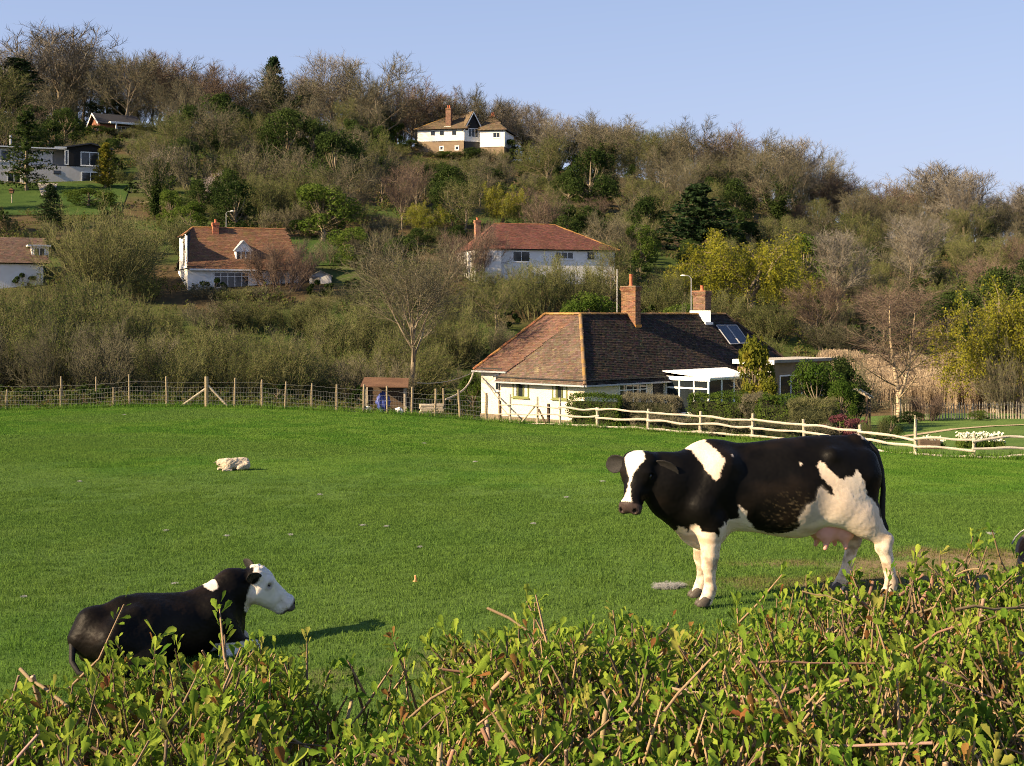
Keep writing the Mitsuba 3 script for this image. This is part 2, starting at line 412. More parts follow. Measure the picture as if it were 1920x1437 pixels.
def window(parent, pl, x0, x1, z0, z1, y, face='front', cols=2, rows=1, frame_mat='white_paint', bar=.06, transom=None, sill=True, curtain=False, name='window', depth=.05):
    """A framed window on a wall: face 'front' looks along -y at depth y, 'left' along -x (x0..x1 are then y values, y is x), 'right' along +x."""
    def B(a0, a1, b0, b1, c0, c1):      # a along the wall, b outwards, c up
        if face == 'front': return box2(a0, a1, y - b1, y - b0, c0, c1)
        if face == 'left': return box2(y - b1, y - b0, a0, a1, c0, c1)
        return box2(y + b0, y + b1, a0, a1, c0, c1)
    key = add(parent, name, pl(cat(B(x0, x1, 0, depth, z1 - bar, z1), B(x0, x1, 0, depth, z0, z0 + bar), B(x0, x0 + bar, 0, depth, z0 + bar, z1 - bar), B(x1 - bar, x1, 0, depth, z0 + bar, z1 - bar),
        *[B(x0 + (x1 - x0) * k / cols - bar * .4, x0 + (x1 - x0) * k / cols + bar * .4, 0, depth * .9, z0 + bar, z1 - bar) for k in range(1, cols)],
        *([B(x0 + bar, x1 - bar, 0, depth * .8, transom - bar * .4, transom + bar * .4)] if transom else []))), frame_mat)
    for k in range(cols):
        a0, a1 = x0 + (x1 - x0) * k / cols + bar * .5, x0 + (x1 - x0) * (k + 1) / cols - bar * .5
        add(key, 'pane', pl(B(a0, a1, .004, .018, z0 + bar, z1 - bar)), 'glass_mat')
    if curtain:
        add(key, 'curtain', pl(cat(B(x0 + bar, x0 + (x1 - x0) * .27, .019, .024, z0 + bar, z1 - bar), B(x1 - (x1 - x0) * .22, x1 - bar, .019, .024, z0 + bar, z1 - bar))), 'curtain_mat')
    if sill: add(key, 'sill', pl(B(x0 - .06, x1 + .06, 0, depth + .06, z0 - .06, z0)), frame_mat)
    return key

def chimney(parent, pl, cx, cy, sx, sy, z0, z1, seed, pots=1, pot_h=.5, tone=(.24, .11, .06), cap=(.26, .14, .08)):
    """Brick stack: a mortar core with bricks laid in courses, a corbelled cap and pots."""
    r = np.random.default_rng(seed)
    key = add(parent, 'chimney', pl(box(cx, cy, (z0 + z1) / 2, sx - .02, sy - .02, z1 - z0)), 'mortar_mat')
    bl, bh = .225, .075; ms, cs = [], []
    for j in range(int((z1 - z0) / bh)):
        ext = .035 * max(0, j - int((z1 - z0) / bh) + 4) * (1 if j < int((z1 - z0) / bh) - 1 else .6)
        for ax, half, oth in ((0, sx / 2 + ext, sy / 2 + ext), (1, sy / 2 + ext, sx / 2 + ext)):
            n = max(int(2 * half / bl), 1); L = 2 * half / n
            for sgn in (-1, 1):
                for i in range(n + (j % 2)):
                    a0 = -half + L * (i - .5 * (j % 2)); a1 = a0 + L
                    a0, a1 = max(a0, -half), min(a1, half)
                    if a1 - a0 < .03: continue
                    t = .05 + r.uniform(-.004, .006); b = sgn * (oth - .04 + r.uniform(-.003, .004))
                    m = box(0, 0, 0, *( (a1 - a0 - .012, t * 1.6, bh - .012) if ax == 0 else (t * 1.6, a1 - a0 - .012, bh - .012)))
                    m.apply_translation(((cx + (a0 + a1) / 2, cy + b, z0 + (j + .5) * bh) if ax == 0 else (cx + b, cy + (a0 + a1) / 2, z0 + (j + .5) * bh)))
                    ms.append((np.array(m.vertices), np.array(m.faces))); cs.append(np.tile(np.asarray(tone) * r.uniform(.55, 1.35) * (1, r.uniform(.85, 1.2), r.uniform(.85, 1.25)), (8, 1)))
    v, f = join(ms)
    add(key, 'bricks', pl(trimesh.Trimesh(v, f, process=False)), 'brick_mat', color=np.vstack(cs), kind='stuff')
    add(key, 'capping', pl(cat(box(cx, cy, z1 + .03, sx + .10, sy + .10, .07))), bsdf(f'cap_{seed}', {'type': 'twosided', 'b': {'type': 'principled', 'base_color': rgb(*cap), 'roughness': .9}}))
    for k in range(pots):
        x = cx + (k - (pots - 1) / 2) * .34
        prof = [(.0, 0), (.13, 0), (.125, .06), (.10, .12), (.092, pot_h * .55), (.105, pot_h * .58), (.10, pot_h * .66), (.095, pot_h * .9), (.115, pot_h * .93), (.115, pot_h), (.085, pot_h), (.08, pot_h - .1), (0, pot_h - .1)]
        m = trimesh.creation.revolve(prof, sections=14); m.apply_translation((x, cy, z1 + .065))
        add(key, 'chimney_pot', pl(m), 'clay_mat', smooth=40)
    return key
# ------------------------------------------------------------------ the cottage beyond the meadow. Its frame: x along the dark front (to the back right), y into the house, corner nearest the viewer at 0
CO = at(1096, 795, 76.5)
CP = Place(CO, 45)
ZE, ZR, W, L, Q = 2.38, 6.03, 6.63, 20.8, 3.315
ck_ = thing('cottage', 'low cream-walled cottage with a hipped tiled roof and two brick chimneys beyond the rail fence', 'house')
add(ck_, 'wall', CP(cat(box2(0, L, 0, W, -.6, ZE + .05), box2(.35, 6.2, W, W + 2.0, -.6, 2.86))), 'cream_wall')
add(ck_, 'plinth', CP(cat(box2(-.03, L + .03, -.03, W - .01, -.7, .12), box2(.32, 6, W + .01, W + 2.03, -.7, .14))), 'mortar_mat')
ov = .38; sl = (ZR - ZE) / Q; ze = ZE - ov * sl * .55
rk = add(ck_, 'roof', CP(cat(box2(-.30, L + .30, -.30, W + .30, ZE - .02, ZE + .04), box2(.1, 6.4, W, W + 2.25, 2.80, 2.88))), 'dark_paint')
hipf = CP.pts([(-ov, W + .12, ze), (-ov, -ov, ze), (Q, Q, ZR)])
front = CP.pts([(-ov, -ov, ze), (L + ov, -ov, ze), (L - Q, Q, ZR), (Q, Q, ZR)])
back = CP.pts([(L + ov, W + ov, ze), (3.0, W + ov, ze), (Q, Q, ZR), (L - Q, Q, ZR)])
rhip = CP.pts([(L + ov, -ov, ze), (L + ov, W + ov, ze), (L - Q, Q, ZR)])
zr_ = 2.72
red = CP.pts([(.05, W + 2.35, zr_), (.05, W - .55, zr_), (Q, Q, ZR - .02), (Q, Q + 2.86, ZR - .02)])
redl = CP.pts([(6.5, W + 2.35, zr_), (.05, W + 2.35, zr_), (Q, Q + 2.86, ZR - .02)])
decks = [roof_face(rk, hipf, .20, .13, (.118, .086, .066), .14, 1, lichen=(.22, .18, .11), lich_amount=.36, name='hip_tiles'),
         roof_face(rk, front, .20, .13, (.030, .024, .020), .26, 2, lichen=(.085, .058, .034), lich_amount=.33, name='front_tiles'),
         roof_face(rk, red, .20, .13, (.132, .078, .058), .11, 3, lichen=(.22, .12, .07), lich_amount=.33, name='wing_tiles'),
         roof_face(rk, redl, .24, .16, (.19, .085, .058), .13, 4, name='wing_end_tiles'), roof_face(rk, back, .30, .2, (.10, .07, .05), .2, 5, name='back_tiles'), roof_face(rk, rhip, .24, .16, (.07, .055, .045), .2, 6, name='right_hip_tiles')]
add(rk, 'deck', cat(decks), 'dark_paint')
lift = np.array([0, 0, .06])
P0, P1 = CP.p(Q, Q, ZR) + lift, CP.p(L - Q, Q, ZR) + lift
ridge_line(rk, P0, P1, .42, .11, seed=1, amount=.6)
ridge_line(rk, CP.p(-ov, -ov, ze) + lift, P0, .36, .11, amount=.45, seed=2, col=(.20, .13, .075))
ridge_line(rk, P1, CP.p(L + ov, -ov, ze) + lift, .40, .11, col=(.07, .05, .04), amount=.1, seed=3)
ridge_line(rk, P0, CP.p(Q, Q + 2.86, ZR) + lift, .36, .12, amount=.85, seed=4)
ridge_line(rk, CP.p(Q, Q + 2.86, ZR) + lift, CP.p(.05, W + 2.35, zr_) + lift, .36, .12, amount=.55, seed=5, col=(.34, .14, .07))
# eaves and gutters
add(ck_, 'gutter', CP(cat(box2(-ov - .10, -ov + .02, -ov, W + .1, ze - .10, ze - .01), box2(-ov, L + ov, -ov - .10, -ov + .02, ze - .10, ze - .01))), 'lead_mat')
add(ck_, 'gutter', CP(box2(-.08, .04, W - .5, W + 2.4, zr_ - .11, zr_ - .02)), 'lead_mat')
add(ck_, 'downpipe', CP(tube([(-.06, W + .04, zr_ - .1), (-.06, W + .04, .2)], .04, 8)), 'dark_paint')
def wall_y(u, v): return (CP.R.T @ (ray_plane(u, v, CO, CP.R @ np.array([-1., 0, 0])) - CP.o))[1:]
def wall_x(u, v, y=0.0): q = CP.R.T @ (ray_plane(u, v, CP.p(0, y, 0), CP.R @ np.array([0, -1., 0])) - CP.o); return q[[0, 2]]
for (u0, v0, u1, v1), cm in (((1064, 713, 1036, 748), 'green_paint'), ((992, 711, 962, 745), 'green_paint')):
    a, b = wall_y(u0, v0), wall_y(u1, v1)
    window(ck_, CP, a[0], b[0], b[1], min(a[1], ZE - .12), 0.0, 'left', 3, 1, cm, .08, curtain=True)
a, b = wall_y(933, 700), wall_y(920, 735)
window(ck_, CP, W + .12, W + .78, b[1] + .05, min(a[1], 2.5), .35, 'left', 2, 1, 'white_paint', .07, transom=(a[1] + b[1]) / 2)
a, b = wall_x(1160, 712), wall_x(1212, 760)
window(ck_, CP, a[0], b[0], b[1] - .05, ZE - .30, 0.0, 'front', 4, 1, 'white_paint', .07, transom=ZE - .65)
add(ck_, 'door', CP(box2(5.95, 6.85, -.05, .01, 0, 2.0)), 'dark_paint')
add(ck_, 'doorstep', CP(box2(5.8, 7.0, -.6, -.05, -.3, .08)), 'mortar_mat')
# chimneys
CHX = chimney(ck_, CP, 7.7, 3.15, .50, 1.12, 4.6, 7.70, 7, 1, .72, (.185, .092, .050), (.17, .115, .075))
CH2 = chimney(ck_, CP, 14.9, 3.25, .62, .98, 4.9, 7.50, 8, 1, .34, (.165, .092, .060), (.28, .14, .08))
add(CH2, 'flashing', CP(cat(box2(14.53, 14.58, 2.3, 3.95, 5.55, 6.28), box2(14.50, 15.3, 2.66, 2.74, 5.25, 5.55))), 'white_paint')
add(CHX, 'flashing', CP(box2(7.42, 8.0, 2.55, 2.60, 5.05, 5.42)), 'tile_mat', color=np.tile((.42, .20, .05), (8, 1)))
# solar panels on the dark slope
nf_ = unit(np.cross(np.array(front[1]) - front[0], np.array(front[2]) - front[0]))
base_ = np.array(front[0]) + nf_ * .10
sp = [ray_plane(u, v, base_, nf_) for u, v in ((1342, 611), (1381, 611), (1405, 644), (1368, 646))]
for k in range(2):
    f0, f1 = k * .5 + .012, k * .5 + .488
    q = [sp[3] + (sp[2] - sp[3]) * f0, sp[3] + (sp[2] - sp[3]) * f1, sp[0] + (sp[1] - sp[0]) * f1, sp[0] + (sp[1] - sp[0]) * f0]
    key = add(ck_, 'solar_panel', slab([x + nf_ * .03 for x in q], .06), 'solar_mat')
    eds = []
    for i in range(4):
        eds.append(tube([q[i] + nf_ * .04, q[(i + 1) % 4] + nf_ * .04], .035, 4))
    add(key, 'frame', cat(eds), 'lead_mat')
# glazed porch with a white roof
X0, X1, Yq, ZW, ZO = 7.1, 10.7, -3.2, 2.62, 2.42
po = add(ck_, 'porch', CP(cat(box2(X0, X1, Yq, 0, -.5, .25))), 'white_wall')
add(po, 'roof', cat(slab(CP.pts([(X0 - .12, .15, ZW + .12), (X0 - .12, Yq - .15, ZO), (X1 + .2, Yq - .15, ZO), (13.3, .15, ZW + .14)]), .07), CP(box2(X0 - .10, X0 - .05, Yq - .1, .1, ZO - .22, ZO + .02))), 'perspex_mat')
def post(x, y): return box2(x - .05, x + .05, y - .05, y + .05, .25, ZO - .06)
add(po, 'frame', CP(cat(*[post(X0, y) for y in (Yq + .05, Yq * .66, Yq * .33, -.08)], *[post(x, Yq + .05) for x in (X0 + 1.2, X0 + 2.4, X1)], box2(X0 - .04, X0 + .04, Yq + .1, -.1, 1.72, 1.82), box2(X0 - .045, X0 + .045, Yq, 0, ZO - .12, ZO - .02), box2(X0, X1, Yq + .005, Yq + .095, ZO - .16, ZO - .04), box2(X0 - .04, X0 + .04, Yq + .1, -.1, .26, .36))), 'white_paint')
for k in range(3):
    y0, y1 = Yq * (1 - k / 3) + .10, Yq * (1 - (k + 1) / 3) - .06
    add(po, 'pane', CP(box2(X0 - .006, X0 + .006, y0, y1, .36, 1.72)), 'glass_mat'); add(po, 'pane', CP(box2(X0 - .006, X0 + .006, y0, y1, 1.82, ZO - .12)), 'glass_mat')
    x0 = X0 + 1.2 * k + .06
    add(po, 'pane', CP(box2(x0, x0 + 1.08, Yq + .04, Yq + .055, .26, ZO - .16)), 'glass_mat')
# flat-roofed extension at the right end
ex = add(ck_, 'extension', CP(box2(14.2, 20.6, -2.6, -.02, -.6, 3.05)), 'render_brown')
add(ex, 'roof', CP(cat(box2(13.9, 20.9, -3.0, .1, 3.08, 3.26))), 'felt_mat')
add(ex, 'fascia', CP(cat(box2(13.84, 13.9, -3.0, .1, 2.98, 3.24))), 'white_paint')
window(ex, CP, -2.3, -.5, .2, 2.4, 14.2, 'left', 2, 1, 'white_paint', .09, name='door')
window(ex, CP, 15.0, 19.8, .9, 2.3, -2.6, 'front', 4, 1, 'white_paint', .08)
add(ex, 'porch_light', CP(cat(box2(14.0, 14.18, -2.75, -1.9, 2.5, 2.62))), 'white_paint')
# ------------------------------------------------------------------ houses on the hill
def simple_hip(pl, x0, x1, y0, y1, ze, zr, r0, r1, ov=.35):
    """Faces (front, right, back, left) of a hipped roof whose ridge runs along x from r0 to r1 (equal to the ends for gables)."""
    ym = (y0 + y1) / 2; a, b, c, d = x0 - ov, x1 + ov, y0 - ov, y1 + ov
    return [pl.pts([(a, c, ze), (b, c, ze), (r1, ym, zr), (r0, ym, zr)]), pl.pts([(b, c, ze), (b, d, ze), (r1, ym, zr)]), pl.pts([(b, d, ze), (a, d, ze), (r0, ym, zr), (r1, ym, zr)]), pl.pts([(a, d, ze), (a, c, ze), (r0, ym, zr)])]

plain('brown_roof_mat', lambda p, n, uv: mix((.085, .062, .040), (.145, .108, .068), fbm(p.x * 2, p.y * 2, p.z * 7, 3)), .9, .2)
# --- brown-roofed house with a dormer
h1p = on_ground(452, 548, 92); y1 = h1p[1]; k1 = y1 / FOCAL
b1 = at(352, 548, y1); H1 = Place((b1[0], y1, EYE - (548 - HORIZON) * k1), 21)
w1 = (548 - 352) * k1 * 1.10; e1_ = (548 - 503) * k1; r1_ = (548 - 422) * k1
h1 = thing('dormer_house', 'brown-roofed house with a single dormer window and orange chimney on the lower left slope', 'house')
add(h1, 'wall', H1(box2(0, w1, 0, 6.4, -1.5, e1_)), 'white_wall')
gl = e1_ + (430 - 503) * -k1
rk1 = add(h1, 'roof', H1(box2(-.1, w1 + .1, -.1, 6.5, e1_ - .05, e1_ + .02)), 'dark_paint')
fr = H1.pts([(.05, -.35, e1_ - .1), (w1 + .3, -.35, e1_ - .1), (w1 - .9, 3.2, r1_), (.85, 3.2, r1_), (-.1, 1.9, gl * .75 + e1_ * .25)])
lf = H1.pts([(-.35, 4.6, gl - .5), (-.35, 1.6, gl - .5), (.85, 3.2, r1_)])
bk_ = H1.pts([(w1 + .3, 6.8, e1_), (-.3, 6.8, e1_), (.85, 3.2, r1_), (w1 - .9, 3.2, r1_)])
rr = H1.pts([(w1 + .3, -.35, e1_ - .1), (w1 + .3, 6.8, e1_), (w1 - .9, 3.2, r1_)])
dk = [roof_face(rk1, q, .26, .18, (.150, .082, .050), .10, 20 + i, lichen=(.15, .11, .045), lich_amount=.36) for i, q in enumerate((fr, lf, bk_, rr))]
add(rk1, 'deck', cat(dk), 'dark_paint')
ridge_line(rk1, np.array(fr[3]) + .03, np.array(fr[2]) + .03, .45, .10, (.30, .14, .07), seed=20, amount=.3); ridge_line(rk1, np.array(lf[1]) + .03, np.array(fr[3]) + .03, .45, .10, (.40, .20, .09), seed=21, amount=.3)
add(h1, 'wall', H1(cat(box2(-.04, .02, .2, 5.2, e1_ - .2, gl - .55))), 'white_wall')
add(h1, 'wall', cat(slab(H1.pts([(-.02, .0, e1_), (-.02, 5.6, e1_), (-.02, 3.4, gl - .35), (-.02, 1.5, gl - .35)][::-1]), .05)), 'white_wall')
add(h1, 'gutter', H1(box2(.1, w1 * .60, -.50, -.36, e1_ - .20, e1_ - .06)), 'white_paint')
window(h1, H1, (400 - 352) * k1, (466 - 352) * k1, (548 - 540) * k1, (548 - 510) * k1, -.02, 'front', 5, 1, 'white_paint', .07, transom=(548 - 518) * k1)
window(h1, H1, 1.6, 2.1, e1_ + .3, gl - .75, -.06, 'left', 1, 1, 'dark_paint', .04, sill=False)
dx0, dx1, dz0, dz1, dzr = (443 - 352) * k1, (473 - 352) * k1, (548 - 488) * k1, (548 - 467) * k1, (548 - 448) * k1
dm = add(h1, 'dormer', H1(cat(box2(dx0, dx1, .55, 3.0, dz0 - .3, dz1))), 'white_wall')
dmid = (dx0 + dx1) / 2
add(dm, 'gable', slab(H1.pts([(dx0, .54, dz1), (dx1, .54, dz1), (dmid, .54, dzr - .08)]), .3), 'white_paint')
g1 = H1.pts([(dx0 - .14, .35, dz1 - .06), (dmid, .35, dzr), (dmid, 3.0, dzr), (dx0 - .14, 3.0, dz1 - .06)][::-1]); g2 = H1.pts([(dx1 + .14, .35, dz1 - .06), (dx1 + .14, 3.0, dz1 - .06), (dmid, 3.0, dzr), (dmid, .35, dzr)][::-1])
add(dm, 'roof', cat(slab(g1, -.07), slab(g2, -.07)), 'lead_mat')
window(dm, H1, dx0 + .06, dx1 - .06, dz0, dz1 - .05, .55, 'front', 3, 1, 'white_paint', .08)
chimney(h1, H1, (413 - 352) * k1, 2.9, .55, .6, r1_ - 1.6, r1_ + .38, 22, 1, .32, (.36, .13, .07), (.36, .14, .08))

# --- half-hidden red-roofed house in the middle
y2 = on_ground(1010, 540, 98)[1]; k2 = y2 / FOCAL; b2 = at(884, 532, y2); H2 = Place(b2, 18)
w2 = (1150 - 884) * k2 * 1.09; e2_ = (532 - 466) * k2; r2_ = (532 - 414) * k2
h2 = thing('red_roofed_house', 'white house with a long red tiled hipped roof half hidden by bushes in mid hillside', 'house')
add(h2, 'wall', H2(cat(box2(1.6, w2, 0, 7, -1.5, e2_), box2(0, 2.6, -1.2, 5, -1.5, e2_ - .25))), 'white_wall')
rk2 = add(h2, 'roof', H2(box2(1.5, w2 + .1, -.1, 7.1, e2_ - .06, e2_ + .02)), 'dark_paint')
dk = [roof_face(rk2, q, .26, .18, (.125, .056, .044), .11, 30 + i, lichen=(.15, .075, .045), lich_amount=.35) for i, q in enumerate(simple_hip(H2, 1.0, w2, 0, 7, e2_, r2_, (950 - 884) * k2, (1072 - 884) * k2))]
add(rk2, 'deck', cat(dk), 'dark_paint')
q = simple_hip(H2, 1.0, w2, 0, 7, e2_, r2_, (950 - 884) * k2, (1072 - 884) * k2)
ridge_line(rk2, np.array(q[0][3]) + .04, np.array(q[0][2]) + .04, .5, .1, (.24, .10, .06), seed=30, amount=.2); ridge_line(rk2, np.array(q[0][2]) + .04, np.array(q[0][1]) + .04, .5, .1, (.36, .18, .08), seed=31, amount=.6)
for u0, u1, v0, v1, c in ((1050, 1088, 468, 484, 3), (1117, 1130, 468, 482, 1), (965, 1000, 468, 490, 2)):
    window(h2, H2, (u0 - 884) * k2, (u1 - 884) * k2, (532 - v1) * k2, (532 - v0) * k2 - .1, -.01, 'front', c, 1, 'dark_paint' if c == 1 else 'white_paint', .07)
chimney(h2, H2, (913 - 884) * k2, 3.0, .5, .6, e2_ - .4, (532 - 410) * k2, 32, 1, .25, (.26, .13, .085))

# --- white hilltop house with two wings
y3 = min(on_ground(850, 290, 100)[1], 249.0); k3 = y3 / FOCAL; b3 = at(783, 292, y3); H3 = Place(b3, -12)
cs3 = 1 / math.cos(math.radians(12))
def X3(u): return (u - 783) * k3 * cs3
def Z3(v): return (292 - v) * k3
h3 = thing('hilltop_house', 'large white house with brown hipped roofs standing alone near the top of the hill', 'house')
add(h3, 'wall', H3(cat(box2(0, X3(871), 0, 8, Z3(266), Z3(244)), box2(X3(898), X3(944), 1.0, 9, Z3(278), Z3(248)))), 'white_wall')
add(h3, 'lower_wall', H3(cat(box2(.15, X3(871) - .1, .12, 7.9, -3, Z3(266)), box2(X3(898) + .1, X3(944) - .1, 1.1, 8.9, -3, Z3(278)))), 'render_brown')
rk3 = add(h3, 'roof', H3(box2(-.2, X3(871) + .2, -.2, 8.2, Z3(245), Z3(243.6))), 'dark_paint')
f3 = simple_hip(H3, 0, X3(871), 0, 8, Z3(244), Z3(212), X3(838), X3(888), .5)
f3b = simple_hip(H3, X3(898), X3(944), 1, 9, Z3(247), Z3(218), X3(903), X3(917), .4)
dk = [roof_face(rk3, q, .40, .28, (.118, .088, .056), .11, 40 + i, lichen=(.15, .115, .055), lich_amount=.36) for i, q in enumerate(f3 + f3b)]
add(rk3, 'deck', cat(dk), 'dark_paint')
ridge_line(rk3, np.array(f3[0][3]) + .06, np.array(f3[0][2]) + .06, .8, .13, (.36, .22, .08), seed=40); ridge_line(rk3, np.array(f3[3][1]) + .06, np.array(f3[0][3]) + .06, .8, .13, (.36, .22, .08), seed=41, amount=.4); ridge_line(rk3, np.array(f3b[0][3]) + .06, np.array(f3b[0][2]) + .06, .8, .13, (.42, .26, .09), seed=42)
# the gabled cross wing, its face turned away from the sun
wing = Place(H3.p(X3(871), .2, 0), -12 + 38)
gw = (899 - 871) * k3 * 1.25
gb = add(h3, 'gable_wing', wing(box2(0, gw, 0, 5, Z3(267), Z3(246))), 'white_wall')
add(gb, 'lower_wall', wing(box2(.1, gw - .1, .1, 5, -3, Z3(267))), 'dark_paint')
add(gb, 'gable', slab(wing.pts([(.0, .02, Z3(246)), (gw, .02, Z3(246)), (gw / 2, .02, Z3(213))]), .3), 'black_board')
for sgn in (0, 1):
    xe = -.4 if sgn == 0 else gw + .4
    q = wing.pts([(xe, -.35, Z3(249)), (gw / 2, -.35, Z3(211)), (gw / 2, 5, Z3(211)), (xe, 5, Z3(249))])
    add(gb, 'roof_slope', slab(q if sgn else q[::-1], .14), 'brown_roof_mat')
    add(gb, 'bargeboard', slab(wing.pts([(xe, -.38, Z3(249)), (gw / 2, -.38, Z3(211)), (gw / 2, -.38, Z3(214)), (xe, -.38, Z3(253))][:: (1 if sgn else -1)]), .06), 'white_paint')
window(gb, wing, gw * .22, gw * .80, Z3(259), Z3(242), 0, 'front', 3, 1, 'white_paint', .10)
for u in (812, 829, 852): window(h3, H3, X3(u) - .35, X3(u) + .35, Z3(255), Z3(247), 0, 'front', 1, 1, 'dark_paint', .08, sill=False)
for u in (828, 857): window(h3, H3, X3(u) - .4, X3(u) + .4, Z3(284), Z3(275), .12, 'front', 1, 1, 'white_paint', .18, sill=False)
window(h3, H3, X3(922), X3(936), Z3(261), Z3(251), 1.0, 'front', 2, 1, 'white_paint', .10)
chimney(h3, H3, X3(840), .9, .95, 1.1, Z3(246), Z3(205), 43, 2, .6, (.20, .105, .07))
chimney(h3, H3, X3(912), 5.6, .9, 1.0, Z3(240), Z3(214), 44, 2, .6, (.24, .11, .07))
add(h3, 'lead_apron', H3(box2(X3(833), X3(846), .05, .3, Z3(242), Z3(239))), 'white_paint')

# --- small brick house with a slate roof, upper left
y4 = min(on_ground(215, 249, 100)[1], 247.0); k4 = y4 / FOCAL; b4 = at(188, 247, y4); H4 = Place(b4, 32)
h4 = thing('slate_roofed_house', 'small brick house with a dark slate roof and white bargeboards among trees at upper left', 'house')
def X4(u): return (u - 188) * k4 * 1.22
def Z4(v): return (247 - v) * k4
add(h4, 'wall', H4(cat(box2(0, X4(252), 0, 6.5, -2.5, Z4(229)))), 'brick_wall')
add(h4, 'gable', slab(H4.pts([(-.02, 6.5, Z4(229)), (-.02, 0, Z4(229)), (-.02, 3.25, Z4(210))]), .3), 'brick_wall')
add(h4, 'roof', cat(slab(H4.pts([(-.5, -.6, Z4(231)), (X4(253), -.6, Z4(231)), (X4(253), 3.25, Z4(208)), (-.5, 3.25, Z4(208))]), .18), slab(H4.pts([(X4(253), 7.1, Z4(231)), (-.5, 7.1, Z4(231)), (-.5, 3.25, Z4(208)), (X4(253), 3.25, Z4(208))]), .18)), 'slate_mat')
for ya in (-.65, 7.15):
    add(h4, 'bargeboard', slab(H4.pts([(-.55, ya, Z4(232)), (-.55, 3.25, Z4(208)), (-.55, 3.25, Z4(211.5)), (-.55, ya, Z4(235))][:: (1 if ya > 0 else -1)]), .10), 'white_paint')
add(h4, 'fascia', H4(box2(X4(200), X4(262), -1.6, -1.3, Z4(232), Z4(228.5))), 'white_paint')
add(h4, 'veranda', H4(cat(box2(X4(200), X4(262), -1.55, 0, Z4(229.5), Z4(228.2)), *[box2(X4(u) - .12, X4(u) + .12, -1.5, -1.26, -1, Z4(232)) for u in (209, 258)])), 'white_paint')
window(h4, H4, X4(214), X4(240), Z4(244), Z4(234), 0, 'front', 4, 1, 'white_paint', .10)
window(h4, H4, 1.2, 2.4, Z4(246), Z4(238), -.02, 'left', 1, 1, 'white_paint', .12); window(h4, H4, 3.6, 4.8, Z4(243), Z4(235), -.02, 'left', 1, 1, 'white_paint', .12)

# --- black and white modern house, far left
y5 = on_ground(80, 348, 100)[1]; k5 = y5 / FOCAL; b5 = at(-30, 345, y5); H5 = Place(b5, 22)
def X5(u): return (u + 30) * k5 * 1.09
def Z5(v): return (345 - v) * k5
h5 = thing('modern_house', 'two-storey modern house, black above and pale grey below, at the upper left edge', 'house')
add(h5, 'wall', H5(cat(box2(X5(33), X5(179), 0, 8, -1.5, Z5(306)), box2(X5(-30), X5(33), .8, 8, -1.5, Z5(306)))), 'grey_wall')
add(h5, 'upper_wall', H5(cat(box2(X5(108), X5(178.5), -.12, 8, Z5(304.5), Z5(274)))), 'black_board')
add(h5, 'upper_wall', H5(cat(box2(X5(-30), X5(83), .85, 8, Z5(306), Z5(272)), box2(X5(83), X5(108), 2.2, 8, Z5(306), Z5(272)))), 'grey_wall', label='pale grey upper storey at the left')
add(h5, 'upper_gable', slab(H5.pts([(X5(104), -.16, Z5(274)), (X5(180), -.16, Z5(274)), (X5(180), -.16, Z5(272)), (X5(146), -.16, Z5(261)), (X5(104), -.16, Z5(269))]), 6), 'black_board')
add(h5, 'roof', cat(slab(H5.pts([(X5(100), -.8, Z5(269.5)), (X5(146), -.8, Z5(260)), (X5(146), 8.3, Z5(260)), (X5(100), 8.3, Z5(269.5))][::-1]), -.18), slab(H5.pts([(X5(146), -.8, Z5(260)), (X5(184), -.8, Z5(270)), (X5(184), 8.3, Z5(270)), (X5(146), 8.3, Z5(260))][::-1]), -.18)), 'slate_mat')
add(h5, 'roof', slab(H5.pts([(X5(-34), .2, Z5(272)), (X5(104), .2, Z5(271.5)), (X5(104), 8, Z5(261)), (X5(-34), 8, Z5(261.5))]), .2), 'slate_mat')
add(h5, 'fascia', H5(cat(box2(X5(-34), X5(104), .05, .18, Z5(274), Z5(271.8)), box2(X5(85), X5(105), -.9, -.8, Z5(273.5), Z5(270.5)))), 'white_paint')
window(h5, H5, X5(129), X5(160), Z5(304), Z5(277), -.12, 'front', 2, 1, 'white_paint', .12)
window(h5, H5, X5(130), X5(162), Z5(343), Z5(315), 0, 'front', 2, 1, 'white_paint', .14)
window(h5, H5, X5(84), X5(96), Z5(321), Z5(315), 0, 'front', 1, 1, 'dark_paint', .06)
window(h5, H5, X5(-20), X5(15), Z5(300), Z5(278), .85, 'front', 2, 1, 'white_paint', .10); window(h5, H5, X5(8), X5(30), Z5(342), Z5(318), .8, 'front', 2, 1, 'white_paint', .10)
window(h5, H5, X5(102), X5(109), Z5(304), Z5(275), -.2, 'front', 1, 1, 'white_paint', .14, sill=False)
add(h5, 'flue', H5(tube([(X5(15), 3.5, Z5(266)), (X5(15), 3.5, Z5(246))], .16, 10)), 'lead_mat')
add(h5, 'terrace', H5(box2(X5(140), X5(190), -2.5, 0, -1.2, Z5(341))), 'felt_mat')

